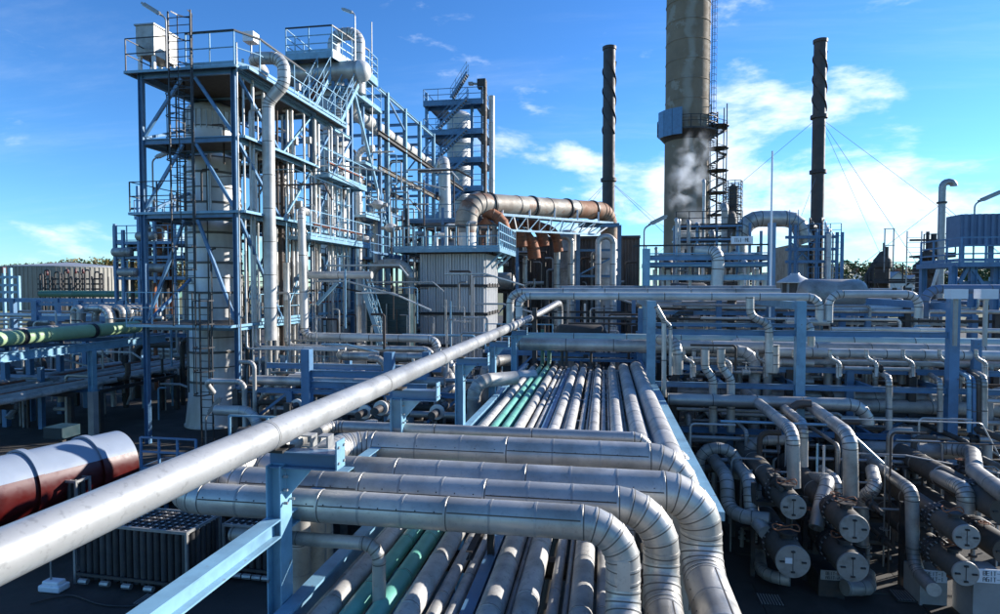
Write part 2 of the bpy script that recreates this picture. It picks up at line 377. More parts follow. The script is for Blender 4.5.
def pipe(name, label, pts, r, m='clad', cat='pipe', group=None, bend=None, step=1.2, near=False, n=None, bead=None, gore=R(22), seam=None, flanges=()):
    pts = [Vector(p) for p in pts]; bend = bend or 3*r
    bead = (.002+.014*r) if bead is None else bead
    st = joints(fillet(pts, bend, gore), step)
    n = n or (20 if r > .1 else 12)
    if not near:
        b = MB(); sweep(b, st, r, n, bead if step else 0)
        o = solo(name, b, m, label, cat, pts[0], group)
    else:
        o = thing(name, label, cat, pts[0], group)
        ref = Vector((0, 0, 1)) if abs(st[0][1].z) < .9 else Vector((0, 1, 0))
        for a, c in zip(st, st[1:]):
            b = MB(); x, y = ringf(a[1], ref); x2, y2 = ringf(c[1], x)
            ln = (c[0]-a[0]).length; bw = .009; dk = .006+.0011*max(0, a[0].y); rows = []
            for pp, tt, xx, yy, dz, rr in ((a[0], a[1], x, y, -bw, r+bead), (a[0], a[1], x, y, bw, r+bead), (a[0], a[1], x, y, bw*1.3, r+.001), (a[0], a[1], x, y, bw*1.3+dk, r+.0005), (c[0], c[1], x2, y2, 0, r-.001)):
                rows.append([pp+tt*dz+(xx*math.cos(2*PI*i/n)+yy*math.sin(2*PI*i/n))*rr for i in range(n)])
            vs = [v for row in rows for v in row]
            fs = [(j*n+i, j*n+(i+1) % n, (j+1)*n+(i+1) % n, (j+1)*n+i) for j in range(4) for i in range(n)]
            fs += [tuple(range(n-1, -1, -1)), tuple(range(4*n, 5*n))]
            b.add(vs, fs); b.sm = list(range(2*n, 3*n)); nm = 'elbow_gore' if a[2] else 'cladding_section'
            q = piece(nm, b, m, o, org=a[0]); ref = x2
            if seam is not None and not a[2] and ln > .25:
                d = x*math.cos(seam)+y*math.sin(seam); sb = MB(); jit = random.uniform(-.12, .12)
                d = x*math.cos(seam+jit)+y*math.sin(seam+jit)
                sb.bar(a[0]+d*r+a[1]*.03, c[0]+d*r-a[1]*.01, .010, .010)
                piece('lap_seam', sb, 'brown', q, smooth=False)
    for s_, fr in flanges: pass
    return o
def flange(par, p, d, r, m='galv', t=.05, name='flange', bolts=0):
    d = Vector(d).normalized(); p = Vector(p); b = MB(); b.cyl(p-d*t, p-d*.004, r, 18); b.cyl(p+d*.004, p+d*t, r, 18)
    if bolts:
        x, y = ringf(d, Vector((0, 0, 1)) if abs(d.z) < .9 else Vector((0, 1, 0)))
        for i in range(bolts):
            a = 2*PI*i/bolts; c = p+(x*math.cos(a)+y*math.sin(a))*r*.86; b.cyl(c-d*t*1.7, c+d*t*1.7, r*.06, 5)
    return piece(name, b, m, par)
def lamp(x, y, z, h, label, ang=0.0, arm=.8, m='galv', tilt=.45, size=.75):
    """street lamp: pole, bent arm, long flat head"""
    o = thing('street_lamp', label, 'lamp', (x, y, z)); c, s = math.cos(ang), math.sin(ang)
    b = MB(); st = fillet([(x, y, z), (x, y, z+h), (x+c*arm*.5, y+s*arm*.5, z+h+arm*.3)], .25); sweep(b, st, .035, 8)
    piece('pole', b, m, o)
    p = Vector((x+c*arm*.4, y+s*arm*.4, z+h+arm*.25)); q = p+Vector((c*size, s*size, tilt*size)); mt = orient(p, q)
    b = MB(); b.box((0, .01, size/2), (.20, .09, size), mt); b.box((0, .07, size/2), (.12, .05, size*.8), mt); piece('lamp_head', b, m, o, smooth=False)
    b = MB(); b.box((0, -.05, size*.55), (.15, .04, size*.75), mt); piece('lamp_glass', b, 'lampg', o, smooth=False)
    return o
def valve(par, p, ax, r, m='dark', wheel='dark', wup=(0, 0, 1)):
    """flanged gate valve with a handwheel, as parts of par"""
    p = Vector(p); ax = Vector(ax).normalized(); u = Vector(wup); b = MB()
    b.cyl(p-ax*r*1.6, p-ax*r*1.2, r*1.7, 12); b.cyl(p+ax*r*1.2, p+ax*r*1.6, r*1.7, 12); b.cyl(p-ax*r*1.2, p+ax*r*1.2, r*1.15, 12)
    b.cyl(p, p+u*r*3, r*.75, 10, r*.35); b.cyl(p+u*r*3, p+u*r*4.4, r*.16, 6); piece('valve_body', b, m, par)
    b = MB(); c = p+u*r*4.2; x, y = ringf(u, ax); k = 12
    for i in range(k):
        a, a2 = 2*PI*i/k, 2*PI*(i+1)/k
        b.bar(c+(x*math.cos(a)+y*math.sin(a))*r*1.6, c+(x*math.cos(a2)+y*math.sin(a2))*r*1.6, r*.22)
    b.bar(c-x*r*1.6, c+x*r*1.6, r*.16); b.bar(c-y*r*1.6, c+y*r*1.6, r*.16); piece('handwheel', b, wheel, par, smooth=False)
def letters(par, txt, c, right, upv, hgt, m='text', depth=.004):
    """stroke lettering standing proud of a plate: one mesh of small bars"""
    G = {'B': '00-04,00-20,02-22,04-24,20-22,22-24', 'E': '00-04,00-20,02-22,04-24', 'I': '10-14', 'T': '10-14,04-24', 'A': '00-03,03-14,14-23,23-20,02-22',
         'J': '24-21,21-10,10-01', '-': '02-22', '2': '04-24,24-22,22-02,02-00,00-20', '3': '04-24,24-20,20-00,02-22', '0': '00-04,04-24,24-20,20-00',
         'G': '24-04,04-00,00-20,20-22,22-12', 'M': '00-04,04-12,12-24,24-20', 'L': '04-00,00-20', '1': '10-14', 'H': '00-04,20-24,02-22', 'S': '24-04,04-02,02-22,22-20,20-00',
         '4': '04-02,02-22,24-20', 'K': '00-04,02-24,02-20', 'N': '00-04,04-20,20-24', '5': '24-04,04-02,02-22,22-20,20-00'}
    c = Vector(c); right = Vector(right).normalized(); upv = Vector(upv).normalized(); nrm = right.cross(upv); u = hgt/4; b = MB(); wd = u*3.0
    for k, ch in enumerate(txt):
        if ch not in G: continue
        o = c+right*(wd*(k-len(txt)/2)+u*.5)-upv*hgt/2
        for s in G[ch].split(','):
            a, e = s.split('-') if s.count('-') == 1 else (s[:2], s[-2:])
            p = o+right*u*int(a[0])+upv*u*int(a[1])+nrm*depth; q = o+right*u*int(e[0])+upv*u*int(e[1])+nrm*depth
            d = (q-p).normalized()*u*.25; b.bar(p-d, q+d, u*.55, .003)
    return piece('lettering', b, m, par, smooth=False)
ORD = ['first', 'second', 'third', 'fourth', 'fifth', 'sixth', 'seventh', 'eighth', 'ninth', 'tenth', 'eleventh', 'twelfth', 'thirteenth', 'fourteenth', 'fifteenth', 'sixteenth', 'seventeenth', 'eighteenth', 'nineteenth', 'twentieth']
TENS = {2: 'twent', 3: 'thirt', 4: 'fort', 5: 'fift'}
def od(i): return ORD[i] if i < 20 else (TENS[(i+1)//10]+'ieth' if (i+1) % 10 == 0 else TENS[(i+1)//10]+'y-'+ORD[(i+1) % 10-1])
def od_old(i): return ORD[i] if i < 20 else ('twenty-' + ORD[i-20] if i < 29 else 'thirtieth' if i == 29 else 'thirty-' + ORD[(i-30) % 9] if i < 39 else 'fortieth' if i == 39 else 'forty-' + ORD[(i-40) % 9])
# ================================================================== SETTING
b = MB(); n = 24; g = 3000.0
b.add([(-g, -400, 0), (g, -400, 0), (g, g, 0), (-g, g, 0)], [(0, 1, 2, 3)])
o = put('ground', b.mesh('ground', 'grass', False), None, Matrix.Translation((0, 0, -.05))); o['kind'] = 'structure'
b = MB(); b.add([(-75, -12, 0), (70, -12, 0), (70, 130, 0), (-75, 130, 0)], [(0, 1, 2, 3)])
o = put('plant_yard', b.mesh('plant_yard', 'asphalt', False), None, Matrix.Translation((0, 0, -.005))); o['kind'] = 'structure'
# ================================================================== FOREGROUND RACK
DZ = 3.6                     # top of deck pipes' sleepers
XP = -2.87                   # line of tall posts left of the rack
rack = thing('pipe_rack', 'low blue steel pipe rack carrying the parallel rows of grey and mint pipes', 'pipe rack', (-.7, 4, 0))
for x, w_, y_ in ((-2.74, .14, 2.2), (1.46, .2, 8.3)):
    beam(rack, (x, y_, DZ-.1), (x, 22.3, DZ-.1), w_, .30 if x < 0 else .12, 'lblue', 'side_beam', 'H' if w_ < .2 else 'box')
YS = [2.6, 4.6, 6.9, 9.2, 11.6, 14.2, 16.8, 19.6, 22.0]
for y in YS:
    beam(rack, (-2.68, y, DZ-.30), (1.38 if y > 8 else .5, y, DZ-.30), .14, .20, 'blue' if y > 8 else 'dark', 'cross_beam')
for y in (2.6, 6.9, 11.6, 16.8, 22.0):
    for x in (-2.4, 1.2): column(rack, x, y, 0, DZ-.41, .20)
for y0, y1 in ((2.6, 6.9), (6.9, 11.6), (11.6, 16.8), (16.8, 22)):
    brace(rack, (1.2, y0, .3), (1.2, y1, DZ-.6), .08)
# deck pipes:  x, radius, material, colour words, y start, y end
DP = [(-2.62, .042, 'deck', 'thin pale grey', 2.2), (-2.46, .10, 'deck', 'thick grey', 2.2), (-2.24, .088, 'mint', 'mint green', 2.2), (-1.99, .095, 'mint', 'mint green', 2.2),
      (-1.72, .11, 'deck', 'thick pale grey', 2.2), (-1.51, .066, 'deck', 'slim grey', 2.2), (-1.35, .060, 'deck', 'slim grey', 2.2),
      (-.99, .120, 'deck', 'thick grey', 2.2), (-.69, .112, 'deck', 'thick weathered grey', 2.2), (-.455, .055, 'deck', 'thin grey', 2.2), (-.19, .108, 'deck', 'medium grey', 2.2), (.0, .055, 'deck', 'thin grey', 2.2)]
SIDE = ['hard by the left edge beam of the rack', 'beside the thin pipe at the left edge of the rack', 'on the rack, the left one of the two mint pipes', 'on the rack, the right one of the two mint pipes',
        'just right of the two mint pipes', 'left one of the slim pair beside the blue beam of the rack', 'right one of the slim pair, beside the blue beam',
        'just right of the lone blue beam among the deck pipes', 'second thick one right of the blue beam on the deck', 'between two thicker ones in the middle of the rack', 'right of the middle of the rack', 'left of the first pipe that ducks under the big elbows']
for i, (x, r, m_, cw, y0) in enumerate(DP):
    o = pipe('deck_pipe', f'{cw} pipe {SIDE[i]}', [(x, y0, DZ+r-.16), (x, 21.7+.1*math.sin(i*3), DZ+r-.16)], r, m_, 'pipe', 'pipes lying along the rack deck', step=.95+.1*(i % 3), near=True, n=18)
    for y in YS[1::2]:
        b = MB(); b.box((x, y, DZ-.18), (r*1.2, .16, .035)); piece('pipe_shoe', b, 'dark', o, smooth=False)
for i, (x, r, cw) in enumerate(((.28, .135, 'medium grey'), (.68, .175, 'thick pale grey'), (1.10, .21, 'broad pale grey'))):
    pipe('deck_pipe', f'{cw} deck pipe, {("left", "middle", "right")[i]} of three ending beneath the rearmost big loop', [(x, 8.0, DZ-1.2), (x, 8.0, DZ+r-.16), (x, 21.8, DZ+r-.16)], r, 'deck', 'pipe', 'pipes lying along the rack deck', step=1.05, near=True, n=20)
o = thing('blue_rail', 'blue painted steel rail lying lengthwise between the grey pipes of the rack', 'beam', (-1.19, 2.2, DZ-.1))
beam(o, (-1.19, 2.2, DZ-.07), (-1.19, 21.8, DZ-.07), .12, .12, 'blue', 'web_section', 'H')
# far ends of the deck pipes: they turn down behind the last cross beam
for i, (x, r, m_, cw, y0) in enumerate(DP + [(.28, .112, 'deck', 'a', 0), (.68, .15, 'deck', 'a', 0), (1.10, .2, 'deck', 'a', 0)]):
    m2 = 'dgreen' if m_ == 'mint' else 'brown'
    up_ = i in (5, 6, 9, 2, 3)
    pipe('riser_pipe', f'short dark riser pipe at the far end of the rack, {od(i)} from the left', [(x, 21.9, DZ+r-.16), (x, 22.9, DZ+r-.16), (x, 22.9, (DZ+1.0+.3*math.sin(i)) if up_ else 1.2)], r*.8, m2, 'pipe', 'riser pipes at the far end of the rack', bend=r*2.2, step=.5, n=12)
# ---- transverse expansion loops
def loop(label, xl, yc, zc, xr, r, ztop_down, ylen, yleft, bend, zl=None):
    pts = [(xl, yc+yleft, .4), (xl, yc+yleft, zc), (xl, yc, zc), (xr, yc, zc), (xr, yc, ztop_down)]
    if ylen: pts.append((xr, yc-ylen, ztop_down))
    return pipe('expansion_loop', label, pts, r, 'clad', 'pipe', 'big cladded pipes looping across the rack', bend=bend, step=1.45, near=True, n=32, gore=R(14), seam=R(72), bead=.0045)
def Y4(px, py, Y): return P(px, py, Y=Y)
a = Y4(600, 523.5, 5.5); zD = a.z
xD = Y4(623, 570, 5.5).x; xDl = Y4(172, 508, 5.5).x
loop('nearest big aluminium pipe crossing the rack, lowest in front, elbow at right', xDl, 5.5, zD, xD, .152, 3.55, 3.4, 2.6, .36)
a = Y4(604, 503.5, 6.1); zC = a.z; xC = Y4(661, 560, 6.1).x
loop('second nearest big aluminium pipe crossing the rack just above the nearest one', Y4(212, 484, 6.1).x, 6.1, zC, xC, .172, 3.5, 3.6, 2.4, .42)
a = Y4(604, 488, 6.85); zB = a.z; xB = Y4(701, 530, 6.85).x
loop('thickest aluminium pipe crossing the rack, its broad elbow farthest right', Y4(236, 474, 6.85).x, 6.85, zB, xB, .215, 3.45, 4.6, 2.2, .56)
a = Y4(604, 457, 7.75); zA = a.z
pipe('expansion_loop', 'rearmost big aluminium pipe crossing the rack with a bend at each end', [(Y4(345, 448, 7.75).x, 6.75, zA), (Y4(345, 448, 7.75).x, 7.75, zA), (Y4(684, 457, 7.75).x, 7.75, zA), (Y4(684, 457, 7.75).x, 7.75, 2.6)], .197, 'clad', 'pipe', 'big cladded pipes looping across the rack', bend=.42, step=1.5, near=True, n=32, gore=R(14), seam=R(72), bead=.0045)
a = Y4(604, 437, 8.5)
pipe('cross_pipe', 'slimmer grey pipe peeping over the rearmost big cross pipe', [(Y4(330, 440, 8.5).x, 8.1, a.z), (Y4(330, 440, 8.5).x, 8.5, a.z), (Y4(648, 441, 8.5).x, 8.5, a.z), (Y4(648, 441, 8.5).x, 8.5, 3.4)], .085, 'clad', 'pipe', None, bend=.2, step=1.3, near=True, n=20)
pipe('elbow_pipe', 'silver elbow pipe dropping just outside the right edge beam of the rack', [(1.0, 11.2, 3.1), P(680, 419, Y=10.8), P(685, 470, Y=10.8)], .13, 'bright', bend=.34, step=.5, near=True, n=20, gore=R(16))
for k, (x, r) in enumerate(((-.84, .03), (-.335, .03), (.12, .028), (.455, .035), (.88, .03))):
    pipe('tracer_pipe', f'hair-thin grey tracer pipe in a gap between the thick deck pipes, {od(k)} from the left', [(x, 8.9 if k > 2 else 2.2, DZ-.1), (x, 21.6, DZ-.1)], r, ('deck', 'galv', 'clad2')[k % 3], group='tracer pipes between the deck pipes', step=1.3, n=10)
for o in [o for o in COL.objects if o.name.startswith('expansion_loop')]:
    for c in [c for c in o.children if c.name.startswith('cladding_section')]:
        me = c.data; vs = [v.co for v in me.vertices]; n_ = 32; a_ = sum((vs[i] for i in range(n_)), Vector())/n_; e_ = sum((vs[i] for i in range(4*n_, 5*n_)), Vector())/n_
        if (e_-a_).length < 1.0: continue
        r_ = (vs[4*n_]-e_).length
        for t in (.34, .67):
            p = ORG[c]+a_.lerp(e_, t); d = (e_-a_).normalized(); b = MB(); b.lathe((0, 0, 0), [(r_-.001, -.012), (r_+.0035, -.011), (r_+.0035, .011), (r_-.001, .012)], 32, orient(p, p+d)); piece('strap', b, 'galv', c)
        x_, y_ = ringf((e_-a_).normalized(), Vector((0, 0, 1)) if abs((e_-a_).normalized().z) < .9 else Vector((0, 1, 0)))
        b = MB(); k_ = 7
        for i in range(k_):
            p = ORG[c]+a_.lerp(e_, (i+.5)/k_); dd = x_*math.cos(R(66))+y_*math.sin(R(66)); b.cyl(p+dd*(r_-.002), p+dd*(r_+.005), .007, 6)
        piece('rivets', b, 'dark', c, kind='stuff')
o = thing('inspection_plate', 'small riveted plate on the upright leg of the nearest big loop', 'plate', (xD, 5.34, 3.95))
b = MB()
for i in range(5): a = -1.57+(i-2)*.14; b.box((xD+.157*math.cos(a), 5.5+.157*math.sin(a), 3.95), (.024, .006, .34), None)
piece('plate', b, 'clad', o, smooth=False)
# small dark pipe below the nearest loop
q = P(285, 548, Y=5.6); q2 = P(366, 556, Y=5.3)
pipe('small_elbow_pipe', 'small dark pipe turning down onto the left mint pipe under the loops', [(q.x-.4, 5.35, 4.12), (P(379, 560, Y=5.35).x, 5.35, 4.12), (P(379, 560, Y=5.35).x, 5.35, 3.45)], .062, 'clad2', bend=.16, step=.6, near=True, n=18)
# supports of the loops
for k, x in enumerate((-1.19, .14)):
    lf = thing('loop_trestle', f'low dark blue trestle beneath the crossing aluminium loops, {("left", "right")[k]} one', 'trestle', (x, 6.7, DZ-.1), 'trestles beneath the big loops')
    for y in (6.5, 8.3): column(lf, x, y, DZ-.1, 4.02, .07, 'dark')
    beam(lf, (x, 5.4, 4.05), (x, 8.7, 4.05), .06, .08, 'dark')
# ---- the long overhead pipe and its posts
ZB = 6.5-1.31
pipe('overhead_pipe', 'long smooth silver pipe running overhead from the lower left corner to the middle', [(XP, -.8, ZB), (XP, 25.0, ZB), (XP+.85, 26.4, ZB+.50), (XP+.95, 27.6, ZB+.50), (XP+.95, 27.6, .5)], .131, 'big', 'pipe', None, bend=.4, step=2.9, near=True, n=36, bead=.0025)
PY_ = [5.14, 8.43, 12.3, 16.05, 20.0]
PL = ['nearest blue post, carrying the overhead silver pipe on a long gusseted bracket', 'second blue post under the overhead silver pipe, with a wide bracket', 'third blue post under the overhead silver pipe', 'fourth blue post under the overhead silver pipe', 'farthest blue post beneath the overhead silver pipe, at the end of the rack']
for i, y in enumerate(PY_):
    o = thing('support_post', PL[i], 'post', (XP, y, 0), 'blue posts under the overhead pipe')
    zt = ZB-.128-.05
    hx = .14 if i == 0 else .17
    put('shaft', unit('H', 'lblue'), o, Matrix.Translation((XP-.02, y, .02)) @ Matrix.Rotation(PI/2, 4, 'Z') @ Matrix.Diagonal((.2, hx, zt-.14, 1)))
    b = MB(); b.box((XP-.02, y, .01), (.36, .36, .02)); piece('base_plate', b, 'blue', o, smooth=False)
    Lb = .66 if i < 3 else .5
    put('bracket', unit('H', 'blue'), o, orient((XP-.10, y, zt-.07), (XP+Lb-.1, y, zt-.07)) @ Matrix.Diagonal((.16, .15, Lb, 1)))
    b = MB(); b.box((XP+Lb-.09, y, zt-.01), (.014, .17, .25)); piece('end_plate', b, 'lblue', o, smooth=False)
    b = MB(); x0 = XP+.055
    b.add([(x0, y-.006, zt-.147), (x0+.26, y-.006, zt-.147), (x0, y-.006, zt-.44), (x0, y+.006, zt-.147), (x0+.26, y+.006, zt-.147), (x0, y+.006, zt-.44)], [(0, 2, 1), (3, 4, 5), (0, 1, 4, 3), (1, 2, 5, 4), (2, 0, 3, 5)])
    piece('gusset', b, 'lblue', o, smooth=False)
    b = MB(); b.box((XP, y, zt+.012), (.16, .22, .024)); b.box((XP, y, zt+.04), (.012, .2, .05)); piece('pipe_shoe', b, 'dark', o, smooth=False)
    for sx in (-1, 1):
        for sz in (-.07, .07): bb = MB(); bb.cyl((XP+Lb-.112, y+sx*.055, zt-.01+sz), (XP+Lb-.07, y+sx*.055, zt-.01+sz), .013, 6); piece('bolt', bb, 'galv', o)
        for k in range(3): bb = MB(); bb.cyl((XP+.06, y+sx*.06, zt-.22-.12*k), (XP+.098, y+sx*.06, zt-.22-.12*k), .013, 6); piece('bolt', bb, 'galv', o)
    if i == 0:   # open channel blocks bolted on the bracket
        for k in (0, 1):
            put('channel_clip', unit('U', 'galv'), o, orient((XP+.20+k*.16, y+.10, zt+.06), (XP+.20+k*.16, y+.22, zt+.06)) @ Matrix.Diagonal((.10, .11, .12, 1)))
if True:
    o = thing('tie_beam', 'light blue steel beam running low from the corner of the picture to the nearest post', 'beam', (XP-.02, 1, 4.38))
    put('beam', unit('H', 'lblue'), o, orient((XP-.02, -.5, 4.34), (XP-.02, 5.04, 4.34)) @ Matrix.Diagonal((.15, .17, 5.54, 1)))
    put('beam', unit('H', 'lblue'), o, orient((XP-.02, 5.25, 4.34), (XP-.02, 8.32, 4.34)) @ Matrix.Diagonal((.14, .14, 3.07, 1)))
o = thing('tie_beam', 'dark blue beam joining the second and third posts low beside the rack', 'beam', (XP-.02, 8.5, 3.2))
put('beam', unit('H', 'blue'), o, orient((XP-.02, 8.55, 3.3), (XP-.02, 19.9, 3.3)) @ Matrix.Diagonal((.12, .16, 11.35, 1)))
# ================================================================== FRONT TOWER
XL, XR, YF = -18.4, -14.33, 22.5
tw = thing('tower_structure', 'tall blue steel tower frame at left with four decks round the front silver vessel', 'steel tower', (XR, YF, 0))
LV = [15.0, 12.38, 9.42, 4.92]
YB, YC = 29.0, 33.9
for x, y, z in ((XL, YF, 15.0), (XR, YF, 15.0), (XR, YB, 15.0), (XL, YB, 15.0), (XR, YC, 17.6), (XL, YC, 17.6)): column(tw, x, y, 0, z, .185)
for z in LV:
    beam(tw, (XL, YF, z-.14), (XR, YF, z-.14), .12, .20); beam(tw, (XR, YF, z-.14), (XR, YC, z-.14), .12, .18, 'lblue')
    beam(tw, (XL, YF, z-.14), (XL, YC, z-.14), .16, .26); beam(tw, (XL, YB, z-.14), (XR, YB, z-.14), .16, .26); beam(tw, (XL, YC, z-.14), (XR, YC, z-.14), .16, .26)
for (z0, z1, f) in ((12.4, 14.7, 0), (9.5, 12.1, 1), (5.0, 9.1, 0)):
    xm = -16.3
    brace(tw, (XL+.1, YF, z0+.1), (xm-.3, YF, z1)); brace(tw, (XR-.1, YF, z0+.1), (xm+.3, YF, z1))
for (z0, z1) in ((4.9, 9.2), (9.4, 12.2), (12.4, 14.8)):
    brace(tw, (XR, YF+.2, z1), (XR, 26.0, z0)); brace(tw, (XR, YB, z0), (XR, 31.4, z1)); brace(tw, (XR, YC, z1), (XR, 31.4, z0)); brace(tw, (XL, YB, z1), (XL, YF, z0))
# decks leave a hole for the vessel
VX, VY, VR = P(215, 285, Y=26.4).x, 26.4, 1.2
def deck_ring(par, z, x0, x1, y0, y1, hx0, hx1, hy0, hy1):
    for a in ((x0, x1, y0, hy0), (x0, x1, hy1, y1), (x0, hx0, hy0, hy1), (hx1, x1, hy0, hy1)):
        if a[1]-a[0] > .1 and a[3]-a[2] > .1: floor(par, *a, z, 'brown', 'lblue', False, ed=.10, th=.03)
deck_ring(tw, 15.02, XL-.5, XR+.25, YF-.3, YB, -16.1, -16.0, 26, 26.1)
deck_ring(tw, 12.40, XL, XR+.35, YF+.1, YB, VX-1.35, VX+1.35, VY-1.4, VY+1.4)
deck_ring(tw, 9.44, XL-.6, XR+.45, YF-.1, YB, VX-1.35, VX+1.35, VY-1.4, VY+1.4)
deck_ring(tw, 4.94, XL-.3, XR+.1, YF-.7, YB, VX-1.35, VX+1.35, VY-1.4, VY+1.4)
floor(tw, XR+.05, XR+1.1, 26.5, YC, 9.0-.25, 'lblue', 'lblue'); floor(tw, XR+.02, XR+.9, YB, YC, 12.0, 'lblue', 'lblue')
floor(tw, XR+.1, XR+.62, YF, 31.8, 15.03, 'brown', 'lblue', False, ed=.12, th=.03)
railing(tw, [(XL+1.35, YF-.28, 15.04), (XL-.45, YF-.28, 15.04), (XL-.45, 26.4, 15.04)], 1.25, 'black', False)
railing(tw, [(XL+2.2, YF-.28, 15.04), (XR+.2, YF-.28, 15.04), (XR+.7, 23.2, 15.04), (XR+.7, 31.6, 15.04)], 1.25, 'lblue')
b = MB()
for p_, q_ in (((XL+2.2, YF-.3), (XR+.2, YF-.3)), ((XR+.2, YF-.3), (XR+.72, 23.2)), ((XR+.72, 23.2), (XR+.72, 27))): b.bar((*p_, 16.32), (*q_, 16.32), .06)
piece('handrail', b, 'black', tw, smooth=False)
railing(tw, [(XL-.55, 28, 9.46), (XL-.55, YF-.1, 9.46), (XL+1.9, YF-.1, 9.46)], 1.2, 'black', False)
railing(tw, [(XL-.3, YF-.7, 4.96), (XL+2.0, YF-.7, 4.96)], 1.25, 'lblue', False, 1.0); railing(tw, [(XL+2.6, YF-.7, 4.96), (XR+.1, YF-.7, 4.96)], 1.25, 'black', False, .9)
railing(tw, [(XR+1.1, 26.6, 8.77), (XR+1.1, YC, 8.77)], 1.15, 'lblue', True, 1.0); railing(tw, [(XR+.9, YB, 12.02), (XR+.9, YC, 12.02)], 1.15, 'lblue', True, 1.0)
railing(tw, [(XR+.1, 24, 4.96), (XR+.1, YC, 4.96)], 1.15, 'lblue', True, 1.2)
b = MB(); b.bar((XR+.95, 27.2, 9.35), (XR+.95, 33.7, 9.35), .10, .12); b.bar((XR+.75, 29.2, 12.6), (XR+.75, 33.8, 12.6), .08, .10); b.bar((XR+.05, 28, 5.6), (XR+.05, 33.5, 5.6), .10, .12); piece('orange_board', b, 'orange', tw, smooth=False)
# second-tower upper decks, stairs
floor(tw, XR-2.8, XR+.1, 33.3, 38.6, 17.7, 'lblue', 'lblue'); railing(tw, [(XR+.1, 33.4, 17.72), (XR+.1, 38.5, 17.72)], 1.15)
stairs(tw, (XR+.30, 31.0, 15.05), (XR+.30, 33.4, 17.7), .75); stairs(tw, (XR-.85, 29.8, 15.05), (XR-.85, 32.3, 17.9), .75, 'lblue', tread='rust')
column(tw, XR-.1, 33.3, 15, 17.5, .2); column(tw, XR, 38.5, 0, 17.5, .22)
lad = ladder(tw, P(178, 200, Y=21.5).x, 21.75, 4.9, 17.0, 'black', .95, True, 0, 1)
ladder(tw, P(203, 360, Y=21.5).x, 21.7, .1, 6.2, 'black', .5, True, 0, -1)
ladder(tw, P(172, 110, Y=22.9).x, 23.4, 9.5, 15.1, 'black', .5, True, -1, 0)
# vessels
def vessel(label, x, y, z0, z1, r, m='vessel', skirt=True, rings=.68, group=None, cat='vessel', dome=True, ringm='seam', n=40, loc0=None):
    o = thing('process_vessel', label, cat, (x, y, loc0 if loc0 is not None else z0), group)
    b = MB(); zb = z0+(1.4 if skirt else .0)
    z = zb; prof = []
    k = max(1, round((z1-zb)/rings)); hs_ = (z1-zb)/k
    for i in range(k):
        rr = r*(1-.003*(i % 2)); b2 = MB(); b2.lathe((x, y, 0), [(rr+.006, zb+i*hs_-.02), (rr+.006, zb+i*hs_+.02), (rr, zb+i*hs_+.03), (rr, zb+(i+1)*hs_)], n); piece('shell_course', b2, m, o)
    if dome:
        b2 = MB(); b2.lathe((x, y, z1), [(r*math.cos(t*PI/12), r*.5*math.sin(t*PI/12)) for t in range(6)]+[(.02, r*.5)], n); piece('dome', b2, m, o)
    if skirt:
        b2 = MB(); b2.lathe((x, y, z0), [(r*1.16, 0), (r*1.16, .08), (r*1.12, .09), (r*1.0, 1.42)], n); piece('skirt', b2, m, o)
    b2 = MB()
    for i in range(1, k):
        zz = zb+i*hs_; hh = .05 if i % 2 else .022; b2 = MB(); b2.lathe((x, y, 0), [(r+.0, zz-hh-.005), (r+.028, zz-hh), (r+.028, zz+hh), (r+.0, zz+hh+.005)], n); piece('stiffener_ring', b2, ringm, o)
    return o
v1 = vessel('broad silver cladded vessel standing inside the front blue tower', VX, VY, 0, 14.3, VR, loc0=0)
b = MB()
for k in range(15):
    a = PI*1.05+PI*.9*k/14; b.bar((VX+(VR+.03)*math.cos(a), VY+(VR+.03)*math.sin(a), 13.5), (VX+(VR+.03)*math.cos(a), VY+(VR+.03)*math.sin(a), 14.35), .03)
piece('louvre_ribs', b, 'galv', v1, smooth=False)
# shallow square-section stiffener lines down the shell
b = MB()
for a in (PI*1.18, PI*1.3, PI*1.62): b.bar((VX+(VR+.02)*math.cos(a), VY+(VR+.02)*math.sin(a), 1.6), (VX+(VR+.02)*math.cos(a), VY+(VR+.02)*math.sin(a), 12.0), .035)
piece('conduit', b, 'dark', v1, smooth=False)
pv2 = P(336, 285, Y=34.6)
v2 = vessel('tall silver vessel behind the front tower, under the looping top pipe', pv2.x, 34.6, 0, 18.6, .95, loc0=0)
pv4 = P(292, 285, Y=40)
vessel('slim silver column half hidden between the two big vessels', P(278, 285, Y=31).x, 31, 0, 13.5, .5, rings=1.3, loc0=0)
# top deck of the second vessel
t2 = thing('vessel_top_deck', 'light blue railed deck crowning the tall vessel beneath the hooped pipe', 'platform', (pv2.x, 34.6, 18.9))
A = P(286, 53, Y=32.4); B_ = P(332, 51, Y=32.4); C_ = P(369, 64, Y=36.2); zt = (A.z+B_.z)/2
poly = [(A.x, 32.4), (B_.x, 32.4), (C_.x, 36.2), (C_.x, 37.6), (A.x, 37.6)]
b = MB(); nn = len(poly); b.add([(x, y, zt-.05) for x, y in poly]+[(x, y, zt) for x, y in poly], [tuple(range(nn-1, -1, -1)), tuple(range(nn, 2*nn))]+[(i, (i+1) % nn, nn+(i+1) % nn, nn+i) for i in range(nn)])
piece('grating', b, 'blue', t2, smooth=False)
for i in range(nn): beam(t2, (*poly[i], zt-.2), (*poly[(i+1) % nn], zt-.2), .1, .36, 'lblue', 'edge_beam', 'box')
railing(t2, [(x, y, zt) for x, y in poly], 1.35, 'lblue', True, 1.1, True, .045, rails=(1, .66, .33))
b = MB(); b.bar((A.x, 32.38, zt+1.36), (B_.x, 32.38, zt+1.36), .07); b.bar((B_.x, 32.38, zt+1.36), (C_.x+.02, 36.2, zt+1.36), .07); piece('handrail', b, 'black', t2, smooth=False)
